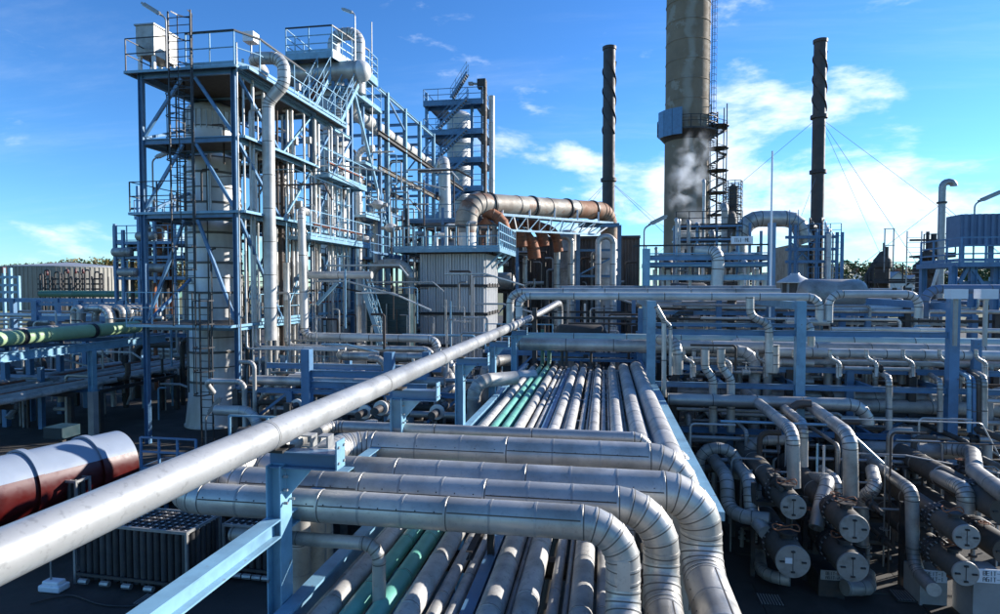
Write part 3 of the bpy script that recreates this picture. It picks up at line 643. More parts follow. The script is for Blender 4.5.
for p_, q_ in (((A.x+.5, 33.4), 1), ((B_.x-.3, 33.2), 1), ((C_.x-.5, 36.4), 1)): beam(t2, (*p_, 15.1), (*p_, zt-.3), .16, .16, 'blue', 'leg', 'box')
# horizontal drum under it
dz_ = P(330, 73, Y=33.4).z; x0 = P(286, 74, Y=33.4).x; x1 = P(360, 76, Y=33.4).x
o = thing('drum', 'horizontal silver drum with a bright domed end beneath the top deck', 'drum', (x0, 33.4, dz_))
ax = Matrix.Rotation(PI/2, 4, 'Y'); b = MB(); b.lathe((x0, 33.4, dz_), [(.60, 0), (.60, x1-x0)], 28, ax); piece('shell', b, 'clad', o)
b = MB(); b.lathe((x1, 33.4, dz_), [(.61, 0), (.60, .16), (.53, .36), (.40, .50), (.22, .58), (.02, .61)], 28, ax); piece('dome', b, 'vessel', o)
for k in range(4):
    b = MB(); xx = x0+.3+(x1-x0-.5)*k/3; b.lathe((xx, 33.4, dz_), [(.605, 0), (.63, .01), (.63, .06), (.605, .07)], 28, ax); piece('band', b, 'galv', o)
for xx in (x0+.8, x1-.7): b = MB(); b.box((xx, 33.4, dz_-.6), (.2, .7, .5)); piece('saddle', b, 'blue', o, smooth=False)
pa = P(334, 62, Y=35); pb = P(359, 60, Y=35); zz = P(345, 34, Y=35).z
pipe('hooped_pipe', 'fat silver pipe hooping over the railed top deck', [(pa.x, 35, zt-.2), (pa.x, 35, zz), (pb.x, 35, zz), (pb.x, 35, zt-1.6)], .36, 'bright', bend=.62, step=.6, near=True, n=24, gore=R(18))
lamp(P(355, 30, Y=34).x, 34, 19.2, P(355, 14, Y=34).z-19.2, 'lamp on a pole above the top deck with the hooped pipe', PI*.95, .35, size=.75)
o = thing('mast', 'thin pale mast standing at the right edge of the top deck', 'mast', (P(372, 85, Y=37).x, 37, 15)); b = MB(); b.cyl((P(372, 85, Y=37).x, 37, 14), (P(372, 85, Y=37).x, 37, P(372, 22, Y=37).z), .04, 6); piece('pole', b, 'galv', o)
# equipment box on top deck left
c0 = P(146, 46, Y=23.0); o = thing('equipment_box', 'grey metal cabinet on short legs at the top left corner of the front tower', 'cabinet', (c0.x, 23.6, 15.05))
xa, xb_ = P(136, 46, Y=23.2).x, P(154, 46, Y=23.2).x; za, zb_ = P(146, 55, Y=23.2).z, P(146, 25, Y=23.2).z
b = MB(); b.box(((xa+xb_)/2, 23.9, (za+zb_)/2), (xb_-xa, 1.4, zb_-za)); piece('cabinet', b, 'clad2', o, smooth=False)
b = MB(); b.box(((xa+xb_)/2, 23.9, zb_+.03), (xb_-xa+.1, 1.5, .06)); piece('lid', b, 'galv', o, smooth=False)
for xx in (xa+.1, xb_-.1):
    for yy in (23.3, 24.5): b = MB(); b.box((xx, yy, (15.05+za)/2), (.12, .12, za-15.05)); piece('leg', b, 'bright', o, smooth=False)
c0 = P(251, 38, Y=25.5); o = thing('junction_box', 'small white box fixed above the rail at the top of the front tower', 'box', c0)
b = MB(); b.box(c0, (.5, .5, .42)); piece('housing', b, 'white', o, smooth=False); b = MB(); b.bar((c0.x, c0.y, 15.0), (c0.x, c0.y, c0.z-.2), .06); piece('stand', b, 'galv', o, smooth=False)
lp = P(166, 60, Y=22.6)
lamp(lp.x+.03, 22.6, 15.0, P(165, 18, Y=22.6).z-15.0, 'street lamp leaning out over the top left of the front tower', PI, .55, size=.95, tilt=.62)
lp = P(153, 190, Y=24); lamp(lp.x, 24, 9.4, P(153, 160, Y=24).z-9.4, 'small lamp on the third deck of the front tower, left side', .2, .4, size=.6)
# pipes of the front tower
def PX3(px, y, *zs): x = P(px, 285, Y=y).x; return x
x = PX3(268, 25.2)
yg_ = 23.9; g_ = lambda a, c: (P(a, c, Y=yg_).x, yg_, P(a, c, Y=yg_).z)
pg = [(P(212, 63, Y=25.6).x, 25.6, g_(283, 58)[2]), (g_(250, 58)[0]-.3, 25.6, g_(283, 58)[2]), g_(252, 58), g_(284, 58), g_(284, 84), g_(268, 102), (g_(270, 285)[0], yg_, 4.2)]
pipe('goose_neck_pipe', 'thick silver pipe swanning over the tower top and dropping down its right face', pg, .25, 'bright', bend=.55, step=1.3, near=True, n=26, gore=R(18))
for k, (px, r_, y, z1, m_, cw) in enumerate(((246, .045, 23.2, 15.6, 'bright', 'white'), (255, .07, 23.8, 15.2, 'bright', 'pale silver'), (279, .05, 26.5, 14.6, 'mix', 'brownish'), (284, .05, 27, 14.4, 'galv', 'grey'), (289, .06, 26.9, 14.6, 'bright', 'white'), (240, .03, 22.3, 15.9, 'galv', 'thin grey'), (297, .05, 27.5, 11.5, 'galv', 'grey'))):
    x = PX3(px, y); pipe('downpipe', f'{cw} downpipe on the right face of the front tower, {od(k)} in the bundle', [(x, y, z1), (x, y, 3.9 if k < 4 else 1.0), (x+4, y+.0, 3.9 if k < 4 else 1.0)][:3 if k in (0, 1, 3) else 2], r_, m_, group='downpipes of the front tower', step=2, n=12)
x = PX3(304, 25.8); pipe('downpipe', 'bright pipe bending out beside the tower and running away low to the right', [(P(290, 208, Y=25.8).x, 27.5, P(296, 208, Y=25.8).z), (x-.1, 25.8, P(296, 210, Y=25.8).z), (x, 25.8, P(306, 336, Y=25.8).z), (P(436, 342, Y=25.8).x, 25.8, P(306, 337, Y=25.8).z), (P(444, 348, Y=25.8).x, 25.8, 1.5)], .17, 'bright', step=1.5, near=True, n=18, bend=.38)
z_ = P(350, 348, Y=25).z; pipe('cross_pipe', 'grey pipe low beside the tower, just under the bright bending one', [(P(287, 320, Y=25).x, 25, 7.5), (P(287, 348, Y=25).x, 25, z_), (P(430, 350, Y=25).x, 25, z_), (P(447, 356, Y=25).x, 25, z_-2.4)], .13, 'clad', step=1.5, n=16)
z_ = P(400, 357, Y=24).z; pipe('cross_pipe', 'thicker grey pipe below its two neighbours, ending at the silver box furnace', [(P(336, 352, Y=24).x, 27, z_), (P(336, 352, Y=24).x, 24, z_), (P(452, 358, Y=24).x, 24, z_), (P(452, 358, Y=24).x, 24, 2)], .19, 'clad', step=1.5, n=18)
pipe('cross_pipe', 'short bright horizontal pipe held on blue brackets right of the tower', [(P(306, 275, Y=27).x, 27, P(306, 275, Y=27).z), (P(372, 275, Y=27).x, 27, P(372, 275, Y=27).z)], .17, 'bright', step=1.4, near=True, n=18)
for k, px in enumerate((303, 337)):
    xx = P(px, 275, Y=27).x; z1 = P(px, 268, Y=27).z; o = thing('wall_bracket', f'blue angled bracket, {("left", "right")[k]} one holding the short bright horizontal pipe', 'bracket', (xx, 27, z1-1.6), 'angled brackets on the tower face')
    beam(o, (xx-1.0, 27.2, z1-.5), (xx+.05, 27.2, z1-.5), .12, .2, 'blue', 'arm', 'box'); beam(o, (xx-1.1, 27.2, z1-1.7), (xx, 27.2, z1-.6), .1, .14, 'lblue', 'strut', 'box'); beam(o, (xx, 27.2, z1-.7), (xx, 27.2, z1+.5), .1, .14, 'blue', 'upright', 'box')
# small spiral of blue platform / rack behind: long frame running away
rf = thing('rear_structure', 'long open blue frame stepping back behind the tall vessel towards the far tower', 'steel frame', (XR, 38.5, 0))
YK = [39.9, 43.7, 47.3, 51.3]
for y in YK:
    for x in (XR, XR-4.2): column(rf, x, y, 0, 19.3, .26, 'lblue')
    for z in (19.2, 17.6, 14.2): beam(rf, (XR-4.2, y, z-.1), (XR, y, z-.1), .14, .2)
for z, m_ in ((19.2, 'lblue'), (8.6, 'blue'), (11.4, 'blue')): beam(rf, (XR, 38.5, z-.1), (XR, 51.4, z-.1), .14, .2, m_)
beam(rf, (XR+.1, 38, 16.2), (XR+.1, 62, 16.2), .25, .3, 'dark'); beam(rf, (XR+.1, 38, 14.0), (XR+.1, 53, 14.0), .2, .3, 'brown'); beam(rf, (XR-3, 38, 14.0), (XR-3, 53, 14.0), .2, .3, 'dark')
brace(rf, (XR, 34.4, 17.6), (XR, 39.7, 10.3), .16, 'lblue'); brace(rf, (XR, 40, 19), (XR, 43.6, 17.7)); brace(rf, (XR-4.2, 51.3, 14), (XR, 51.3, 19))
floor(rf, XR-3.5, XR, 36, 40, 14.0, 'blue', 'lblue', False); floor(rf, XR-3.5, XR, 36, 40, 10.8, 'blue', 'lblue', False); floor(rf, XR-3.5, XR+.3, 40, 56, 8.4, 'blue', 'blue', False)
railing(rf, [(XR, 36, 10.85), (XR, 40, 10.85)], 1.1); railing(rf, [(XR+.3, 36.0, 8.45), (XR+.3, 52, 8.45)], 1.2, 'blue')
pipe('ridge_pipe', 'thick silver pipe running back through the top of the long rear frame, turning down', [(XR-1.0, 36, 17.2), (XR-1.0, 53.2, 17.2)], .45, 'bright', step=1.6, near=True, n=20)
pipe('ridge_pipe', 'white pipe rising in front of the big brown duct and arching over', [(P(432, 158, Y=52).x, 55, P(438, 160, Y=52).z), (P(444, 158, Y=52).x, 52, P(438, 160, Y=52).z), (P(446, 158, Y=52).x, 52, 9.0)], .50, 'bright', step=1.5, near=True, n=20, bend=.9)
for k in range(22):
    y = 36.5+k*.75; x = XR-.3-random.random()*3.2; r_ = random.choice((.06, .08, .12, .2)); zt_ = random.uniform(10, 16.5)
    pipe('rack_riser', f'vertical pipe among the crowd inside the long rear frame, {od(k)} from the near end', [(x, y, 0.5), (x, y, zt_), (x+random.choice((-1, 1))*random.uniform(.5, 1.5), y, zt_)], r_, random.choice(('clad2', 'galv', 'mix', 'bright', 'brown', 'clad2')), group='vertical pipes inside the rear frame', step=2.5, n=10)
for k, (px, py) in enumerate(((378, 205), (391, 228), (364, 240))):
    c0 = P(px, py, Y=37); o = thing('dome_valve', f'round-bodied valve on a bracket in the rear frame, {od(k)} from the top', 'valve', c0, 'round valves in the rear frame'); b = MB(); b.lathe(c0, [(.05, -.3), (.3, -.2), (.42, 0), (.3, .22), (.1, .3)], 14); piece('body', b, 'bright', o); b = MB(); b.cyl(c0-Vector((.6, 0, 0)), c0+Vector((.6, 0, 0)), .12, 10); b.cyl(c0+Vector((0, 0, .3)), c0+Vector((0, 0, 1.0)), .05, 8); piece('stem', b, 'galv', o)
rnd = random.Random(21)
for k in range(34):
    x = rnd.uniform(XR-2.4, XR-.25); y = rnd.uniform(27.6, 33.4); r_ = rnd.choice((.03, .045, .06, .09, .13)); z0 = rnd.choice((.2, 5, 9.5)); z1 = z0+rnd.uniform(2.5, 9); z1 = min(z1, 14.6)
    pts = [(x, y, z0), (x, y, z1), (x, y+rnd.choice((-1, 1))*rnd.uniform(.4, 1.6), z1)] if k % 3 else [(x, y, z1), (x, y+2.5, z1), (x, y+2.5, z1-1.5)]
    pipe('tower_pipe', f'narrow pipe in the crowd between the two big vessels, {od(k)} of the bundle', pts, r_, rnd.choice(('galv', 'bright', 'clad2', 'mix', 'lblue', 'galv', 'dark')), group='narrow pipes between the two big vessels', step=2, n=8, bend=.25)
for k in range(20):
    x = rnd.uniform(XL+.3, XL+2.0) if k % 2 else rnd.uniform(XR-1.2, XR+.6); y = rnd.uniform(24.2, 28.5); r_ = rnd.choice((.03, .045, .06, .08)); z0 = rnd.choice((5, 9.5, 12.5)); z1 = min(z0+rnd.uniform(1, 5), 14.6)
    pipe('tower_pipe', f'fine pipe beside the broad front vessel, {od(k)} of the set', [(x, y, z0), (x, y, z1), (x+rnd.uniform(-.8, .8), y, z1)], r_, rnd.choice(('galv', 'bright', 'mix', 'dark')), group='fine pipes beside the broad front vessel', step=2, n=8, bend=.2)
for k, (z, px, s) in enumerate(((12.9, 296, .5), (9.9, 300, .45), (9.9, 272, .4), (12.9, 310, .4), (5.5, 262, .5), (15.4, 300, .4))):
    c = P(px, 285, Y=27.5); o = thing('instrument_box', f'small pale instrument box on a deck of the front tower, {od(k)} of six', 'box', (c.x, 27.5, z), 'instrument boxes on the tower decks'); b = MB(); b.box((c.x, 27.5, z+.4), (s*.6, s*.4, s*.75)); piece('housing', b, 'clad2', o, smooth=False); b = MB(); b.bar((c.x, 27.5, z-.4), (c.x, 27.5, z+.3), .06); piece('stand', b, 'galv', o, smooth=False)
# ================================================================== FAR TOWER (stairs)
YT = 66; ft = thing('stair_tower', 'dark blue stair tower in the distance with zigzag flights round a pale vessel', 'steel tower', (P(455, 285, Y=YT).x, YT, 0))
xl, xr_ = P(427, 190, Y=YT).x, P(483, 190, Y=YT).x
for x in (xl, xr_, xr_-1.2):
    for y in (YT, YT+6): column(ft, x, y, 0, P(450, 101 if x > xl+1 else 92, Y=YT).z, .3, 'blue', 'box')
zs = [P(450, py, Y=YT).z for py in (104, 133, 161, 189, 217)]
for k, z in enumerate(zs):
    floor(ft, xl, xr_+.2, YT-1.2, YT+.7, z, 'blue', 'blue', False, ed=.45); floor(ft, xl, xl+1.8, YT+.7, YT+6, z, 'blue', 'blue', False); floor(ft, xr_-1, xr_+.2, YT+.7, YT+6, z, 'blue', 'blue', False)
    railing(ft, [(xl, YT+4, z), (xl, YT-1.2, z), (xr_+.2, YT-1.2, z), (xr_+.2, YT+4, z)], 1.3, 'blue', True, 1.6, t=.06)
for k in range(4):
    stairs(ft, (xl+1.6, YT-1.7, zs[k+1]), (xr_-1.3, YT-1.7, zs[k]), .9, 'blue')
stairs(ft, (xl+3.2, YT-1.7, zs[0]), (xr_-1.3, YT-1.7, zs[0]+2.6), .9, 'blue')
vessel('pale vessel wrapped in the far stair tower', P(459, 190, Y=YT+3).x, YT+3, 0, zs[0]-.6, 1.35, 'vessel', False, 1.6, loc0=0, n=28)
for k, (px, py, r_, m_) in enumerate(((484, 84, .33, 'mix'), (490.5, 95, .30, 'bright'))):
    x = P(px, 190, Y=YT-.6).x; pipe('downpipe', ('brownish pipe clinging to the right edge of the far stair tower', 'bright white pipe at the outer right edge of the far stair tower')[k], [(x, YT-.6+k*.8, 0), (x, YT-.6+k*.8, P(px, py, Y=YT).z)], r_, m_, step=3, n=12)
c0 = P(482, 84, Y=YT-.6); o = thing('floodlight', 'dark floodlight box at the top of the far stair tower', 'lamp', c0); b = MB(); b.box(c0, (.9, .9, .9)); piece('housing', b, 'dark', o, smooth=False); b = MB(); b.bar(c0, c0+Vector((-1.1, 0, .1)), .2); b.box(c0+Vector((-1.2, 0, .1)), (.5, .6, .25)); piece('lamp_head', b, 'galv', o, smooth=False)
# ================================================================== SILVER BOX FURNACE
fx0, fx1, fy0, fy1 = P(420, 300, Y=34).x, P(485, 300, Y=34).x, 34.0, 37.8
fz1 = P(450, 252, Y=34).z
fb = thing('furnace_box', 'boxy silver furnace clad in vertical corrugated sheets in the middle of the picture', 'furnace', ((fx0+fx1)/2, 34, 0))
b = MB(); b.box(((fx0+fx1)/2, (fy0+fy1)/2, (2.0+fz1)/2), (fx1-fx0-.1, fy1-fy0-.1, fz1-2.0)); piece('casing', b, 'dark', fb, smooth=False)
bands = [2.0, P(450, 345, Y=34).z, P(450, 313, Y=34).z, P(450, 285, Y=34).z, fz1]
def corr(par, p, q, z0, z1, nrm, m='panel', n=3):
    """one corrugated wall panel between plan points p and q"""
    p = Vector((*p, 0)); q = Vector((*q, 0)); d = (q-p); nr = Vector((*nrm, 0)); prof = []
    for i in range(n):
        for t, h in ((0, 0), (.42, 0), (.50, .07), (.92, .07)): prof.append(p+d*((i+t)/n*.95)+nr*h)
    prof.append(p+d*.95); vs = [(v.x, v.y, z) for z in (z0, z1) for v in prof]; k = len(prof)
    vs += [(v.x-nr.x*.04, v.y-nr.y*.04, z) for z in (z0, z1) for v in (prof[0], prof[-1])]
    b = MB(); b.add(vs, [(i, i+1, k+i+1, k+i) for i in range(k-1)]+[(2*k, 2*k+1, 2*k+3, 2*k+2)]); return piece('wall_panel', b, m, par, smooth=False)
for z0, z1 in zip(bands, bands[1:]):
    for i in range(8):
        a = fx0+(fx1-fx0)*i/8; corr(fb, (a, fy0), (a+(fx1-fx0)/8, fy0), z0+.04, z1-.04, (0, -1))
    for i in range(5):
        a = fy0+(fy1-fy0)*i/5; corr(fb, (fx1, a), (fx1, a+(fy1-fy0)/5), z0+.04, z1-.04, (1, 0))
    beam(fb, (fx0-.12, fy0-.10, z1-.05), (fx1+.12, fy0-.10, z1-.05), .12, .12, 'dark', 'stiffener_bar', 'box'); beam(fb, (fx1+.12, fy0-.15, z1-.05), (fx1+.12, fy1, z1-.05), .12, .12, 'dark', 'stiffener_bar', 'box')
    for i in range(4): b = MB(); b.cyl((fx1+.2, fy0+.4+i*.9, z1-.12), (fx1+.2, fy0+.4+i*.9, z1+.1), .04, 6); piece('bolt', b, 'dark', fb)
for x in (fx0+.2, fx1-.2):
    for y in (fy0+.2, fy1-.2): column(fb, x, y, 0, 2.0, .3)
px0, px1 = P(394, 250, Y=33.1).x, P(499, 250, Y=33.1).x; pz = P(450, 248, Y=33.1).z; px2 = P(516, 254, Y=39.5).x
floor(fb, px0, px1+.0, 33.1, 39.3, pz, 'blue', 'lblue', True, ed=.22)
railing(fb, [(px0, 33.1, pz), (px1, 33.1, pz)], 1.2, 'lblue', True, .62, t=.045); railing(fb, [(px1, 33.1, pz), (px1, 39.3, pz)], 1.35, 'lblue', True, .7, t=.06, rails=(1, .66, .33)); railing(fb, [(px1, 39.3, pz), (px0, 39.3, pz)], 1.2, 'blue')
b = MB(); b.bar((px0, 33.07, pz+1.22), (px1, 33.07, pz+1.22), .05); piece('handrail', b, 'black', fb, smooth=False)
for y in (34, 35.8, 37.6): beam(fb, (fx1+.05, y, fz1-.9), (px1-.05, y, pz-.25), .1, .1, 'lblue', 'strut', 'box')
for k in range(7):
    x = px0+.8+k*.62; h_ = random.uniform(.7, 1.6); o = pipe('roof_fitting', f'small pipe fitting on the deck above the silver furnace, {od(k)} from the left', [(x, 34.4, pz), (x, 34.4, pz+h_), (x+.4, 34.4+.3, pz+h_)], random.choice((.06, .1, .14)), random.choice(('bright', 'galv', 'mix', 'lblue')), group='fittings on the furnace deck', step=0, n=10, bend=.15)
# big weathered duct
dp = [P(466, 240, Y=36.5), P(466, 203, Y=36.5), P(609, 211, Y=50.0), P(612, 250, Y=50.0)]
dp[0].x = dp[1].x; dp[3].x = dp[2].x
du = pipe('flue_duct', 'huge weathered brown flue duct sloping away right from the silver furnace', [(dp[1].x, 36.5, fz1), dp[1], dp[2], (dp[2].x, 50, 6.0)], .66, 'duct', 'duct', bend=1.25, step=3.2, near=True, n=36, gore=R(20), bead=.03)
for t in (.13, .39, .64, .85):
    c = dp[1].lerp(dp[2], t); d = (dp[2]-dp[1]).normalized(); b = MB(); m_ = orient(c-d*.09, c+d*.09); b.lathe((0, 0, 0), [(.655, 0), (.74, .0), (.74, .16), (.655, .16)], 32, m_); piece('flange_ring', b, 'black', du)
b = MB(); b.cyl((dp[1].x, 36.5, fz1), (dp[1].x, 36.5, fz1+1.25), .74, 28, .70); piece('duct_base', b, 'bright', du)
for c_ in du.children:
    if c_.name.startswith(('elbow', 'cladding')) and ORG[c_].x > -2.4 and ORG[c_].z > 9.0: c_.data.materials[0] = M['rduct']
# rusty coiled ducts below
for k, (x, y, z, r_) in enumerate(((519, 226, 43, .42), (532, 238, 44, .45), (541, 226, 45, .42), (503, 218, 38, .36), (556, 232, 46, .35))):
    c = P(x, y, Y=z); pipe('rusty_duct', f'orange rusty bent duct under the truss walkway, {od(k)} counted from the left', [c+Vector((-1.2, -.3, .4)), c, c+Vector((.2, 0, -1.5))], r_, 'rust', 'duct', 'rusty ducts beneath the walkway', step=.7, n=18, bead=.03)
c = P(478, 236, Y=37.6); pipe('rusty_duct', 'orange rusty upright duct right beside the foot of the huge flue duct', [c+Vector((.0, 0, -1.4)), c+Vector((0, 0, .2)), c+Vector((.7, 0, 1.0))], .34, 'rust', 'duct', step=.6, n=18, bead=.02)
# truss walkway
tr = thing('truss_walkway', 'pale blue lattice truss walkway slung under the huge flue duct', 'walkway', P(495, 213, Y=38))
q0, q1 = P(495, 214, Y=38), P(613, 223, Y=49); q2, q3 = P(505, 230, Y=38.8), P(596, 234.5, Y=47.6)
beam(tr, q0, q1, .12, .16, 'lblue', 'top_chord', 'box'); beam(tr, q2, q3, .10, .12, 'lblue', 'bottom_chord', 'box'); beam(tr, q3, q1, .09, .1, 'white', 'end_post', 'box')
n = 10
for i in range(n):
    a = q0.lerp(q1, (i+.3)/n); c = q2.lerp(q3, i/(n-1)); beam(tr, a, c, .07, .07, 'galv', 'diagonal', 'box')
    if i < n-1: beam(tr, c, q0.lerp(q1, (i+1.3)/n), .06, .06, 'lblue', 'diagonal', 'box')
    if i % 2 == 0: a2 = q0.lerp(q1, (i+.5)/n); beam(tr, a2, a2+Vector((0, 0, .75)), .12, .12, 'white', 'duct_stand', 'box')
off = Vector((-.9, .5, 0)); beam(tr, q0+off, q1+off, .1, .14, 'lblue', 'top_chord', 'box')
b = MB(); vs = [q0, q1, q1+off, q0+off]; b.add([v+Vector((0, 0, -.02)) for v in vs]+[v+Vector((0, 0, .02)) for v in vs], [(3, 2, 1, 0), (4, 5, 6, 7), (0, 1, 5, 4), (1, 2, 6, 5), (2, 3, 7, 6), (3, 0, 4, 7)]); piece('grating', b, 'galv', tr, smooth=False)
# furnace house behind, in shade
hb = thing('furnace_house', 'dark brown furnace house of corrugated sheets behind the vertical silver pipes', 'building', (-1, 54, 0))
hx0, hx1, hy = P(503, 280, Y=54).x, P(640, 280, Y=54).x, 54
hz = P(560, 238, Y=54).z
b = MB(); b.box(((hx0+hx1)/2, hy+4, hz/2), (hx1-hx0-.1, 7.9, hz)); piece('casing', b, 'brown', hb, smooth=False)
n = 14
for lv in ((0, 3.2), (3.3, 6.3), (6.4, hz)):
    for i in range(n):
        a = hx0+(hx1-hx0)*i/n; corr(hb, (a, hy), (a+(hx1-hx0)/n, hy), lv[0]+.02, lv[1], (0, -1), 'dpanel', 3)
    beam(hb, (hx0, hy-.15, lv[1]), (hx1, hy-.15, lv[1]), .2, .25, 'dark', 'girt', 'box')
for k, (px, pt, r_, y) in enumerate(((525, 244, .20, 48), (557, 244, .24, 47), (571, 244, .24, 47), (598, 244, .22, 47), (613, 244, .22, 47), (544, 262, .16, 50), (514, 255, .2, 49), (585, 300, .2, 46))):
    x = P(px, 285, Y=y).x; pipe('stand_pipe', f'vertical pipe before the dark furnace house, {("far left", "left leg of the left hoop", "right leg of the left hoop", "left leg of the right hoop", "right leg of the right hoop", "dim one between the leftmost and the left hoop", "dim one nearest the silver box furnace", "short one under the middle")[k]}', [(x, y, .3), (x, y, P(px, pt, Y=y).z)], r_, 'bright' if k in (3, 4) else ('clad' if k < 5 else 'brown'), group='vertical pipes before the furnace house', step=1.6, near=k < 5, n=16)
for k, (a, c) in enumerate(((557, 571), (598, 613))):
    pa, pb = P(a, 244, Y=47), P(c, 244, Y=47); pipe('pipe_hoop', f'small inverted U bend topping the {("left", "right")[k]} pair of vertical silver pipes', [(P(a, 285, Y=47).x, 47, pa.z), (P(a, 285, Y=47).x, 47, pa.z+.55), (P(c, 285, Y=47).x, 47, pa.z+.55), (P(c, 285, Y=47).x, 47, pa.z)], .235, 'clad', bend=.5, step=0, n=18, group='hoops on the vertical pipes')
vessel('grey upright drum standing behind the left hooped pipes', P(568, 285, Y=50).x, 50, 1, P(568, 235, Y=50).z, .85, 'clad2', True, 1.4, loc0=0, n=28)
vessel('cream drum under the rusty end of the huge duct', P(607, 285, Y=50).x, 50.0, 1, P(607, 240, Y=50).z, .85, 'bright', False, 1.4, loc0=0, n=28, dome=False)
gf = thing('gantry_structure', 'blue goalpost frame holding up the rusty end of the huge flue duct', 'steel frame', (P(619, 285, Y=48).x, 48, 0))
xa, xb_ = P(578, 285, Y=48).x, P(619, 285, Y=48).x; zt_ = P(619, 225, Y=48).z
for x, z in ((xa, zt_-.6), (xb_, zt_)): column(gf, x, 48, 0, z, .3)
beam(gf, (xa, 48, zt_), (xb_, 48, zt_), .25, .3)
for z in (P(600, 250, Y=48).z, P(600, 276, Y=48).z): beam(gf, (xa, 48.1, z), (xb_, 48.1, z), .14, .18)
brace(gf, (xa, 48.1, P(600, 275, Y=48).z), (xb_-.6, 48.1, P(600, 258, Y=48).z), .12)
# ================================================================== CHIMNEYS
YCH = 86; ch = thing('chimney', 'huge brown concrete chimney with pale streaks, cut off by the top of the picture', 'chimney', (P(685.5, 285, Y=YCH).x, YCH+3, 0))
cxh = P(685.5, 285, Y=YCH+3).x; cyh = YCH+3; rch = (P(708, 285, Y=YCH+3).x-P(663, 285, Y=YCH+3).x)/2
zcol = P(686, 128, Y=YCH).z
b = MB(); b.lathe((cxh, cyh, 0), [(rch*1.02, 0), (rch, 8), (rch*.985, zcol-.9)], 64); piece('lower_shaft', b, 'conc', ch)
b = MB(); b.lathe((cxh, cyh, 0), [(rch*.98, zcol-.9), (rch*.975, zcol+.2), (rch*.95, 60), (rch*.90, 80)], 64); piece('upper_shaft', b, 'conc', ch)
b = MB(); b.lathe((cxh, cyh, 0), [(rch*.985, zcol-1.3), (rch+.9, zcol-.25), (rch+1.0, zcol-.2), (rch+1.0, zcol)], 48); piece('gallery', b, 'dark', ch)
pts = [(cxh+(rch+.95)*math.cos(2*PI*i/20), cyh+(rch+.95)*math.sin(2*PI*i/20), zcol) for i in range(20)]
railing(ch, pts, 1.6, 'dark', False, 2.2, True, .09)
# curved blue panels on the gallery
for i in range(3):
    a0 = PI*(1.10+.105*i); b = MB(); vs = []
    for a in (a0, a0+PI*.1):
        for rr in (rch+1.05, rch+1.15):
            for z in (zcol-.9, zcol+2.6): vs.append((cxh+rr*math.cos(a), cyh+rr*math.sin(a), z))
    b.add(vs, [(0, 1, 3, 2), (4, 6, 7, 5), (0, 4, 5, 1), (2, 3, 7, 6), (0, 2, 6, 4), (1, 5, 7, 3)]); piece('blue_screen_panel', b, 'blue', ch, smooth=False)
for z in [8+2.6*i for i in range(24)]:
    b = MB(); b.lathe((cxh, cyh, z), [(rch*.99, 0), (rch*(1.004-.0006*z), .02), (rch*(1.004-.0006*z), .06), (rch*.97, .12)], 48); piece('joint_ring', b, 'conc', ch)
xla = P(709.5, 200, Y=cyh).x; ladder(ch, xla, cyh-.6, zcol, 62, 'dark', .6, True, 1, 0)
m_ = M['conc']; t_ = m_.node_tree; n_ = t_.nodes; l_ = t_.links; bs = n_['Principled BSDF']; src = bs.inputs['Base Color'].links[0].from_socket
g_ = n_.new('ShaderNodeNewGeometry'); sx = n_.new('ShaderNodeSeparateXYZ'); l_.new(g_.outputs['Position'], sx.inputs[0]); nq = n_.new('ShaderNodeTexNoise'); nq.inputs['Scale'].default_value = .22; nq.inputs['Detail'].default_value = 8; l_.new(g_.outputs['Position'], nq.inputs['Vector'])
def nm(op, a, b_): 
    q = n_.new('ShaderNodeMath'); q.operation = op
    for i, v in enumerate((a, b_)):
        if isinstance(v, (int, float)): q.inputs[i].default_value = v
        else: l_.new(v, q.inputs[i])
    return q.outputs[0]
d_ = nm('ABSOLUTE', nm('ADD', nm('SUBTRACT', sx.outputs[0], cxh+.1), nm('MULTIPLY', nm('SUBTRACT', nq.outputs[0], .5), 5.0)), 0)
ml = n_.new('ShaderNodeMapRange'); ml.inputs[1].default_value = .75; ml.inputs[2].default_value = .25; l_.new(d_, ml.inputs[0])
mxs = n_.new('ShaderNodeMix'); mxs.data_type = 'RGBA'; l_.new(nm('MULTIPLY', ml.outputs[0], .6), mxs.inputs[0]); l_.new(src, mxs.inputs[6]); mxs.inputs[7].default_value = (.36, .33, .27, 1); l_.new(mxs.outputs[2], bs.inputs['Base Color'])
# helical stair beside it
stx = P(716.5, 200, Y=cyh-1).x; zt_ = P(716, 112, Y=cyh-1).z
sp_ = thing('spiral_stair', 'slender dark spiral stair tower hugging the right side of the huge chimney', 'stair tower', (stx, cyh-1, 0))
b = MB(); b.cyl((stx, cyh-1, 0), (stx, cyh-1, zt_), .12, 8); piece('newel', b, 'dark', sp_)
tm = MB(); tm.add([(.1, -.09, -.03), (1.25, -.30, -.03), (1.25, .30, -.03), (.1, .09, -.03), (.1, -.09, .03), (1.25, -.30, .03), (1.25, .30, .03), (.1, .09, .03)], [(3, 2, 1, 0), (4, 5, 6, 7), (0, 1, 5, 4), (1, 2, 6, 5), (2, 3, 7, 6), (3, 0, 4, 7)])
b = MB(); hr = MB(); n = int(zt_/.24); prev = None
for i in range(n):
    mt = Matrix.Translation((stx, cyh-1, i*.24)) @ Matrix.Rotation(i*.44, 4, 'Z')
    b.add([mt @ Vector(v) for v in tm.v], tm.f); p = mt @ Vector((1.28, 0, 1.1)); p0 = mt @ Vector((1.28, 0, 0))
    if prev: hr.bar(prev[0], p, .07); hr.bar(prev[1], p0, .05, .22)
    if i % 2 == 0: hr.bar(p0, p, .05)
    prev = (p, p0)
piece('treads', b, 'dark', sp_, smooth=False, kind='stuff'); piece('handrail', hr, 'dark', sp_, smooth=False, kind='stuff')
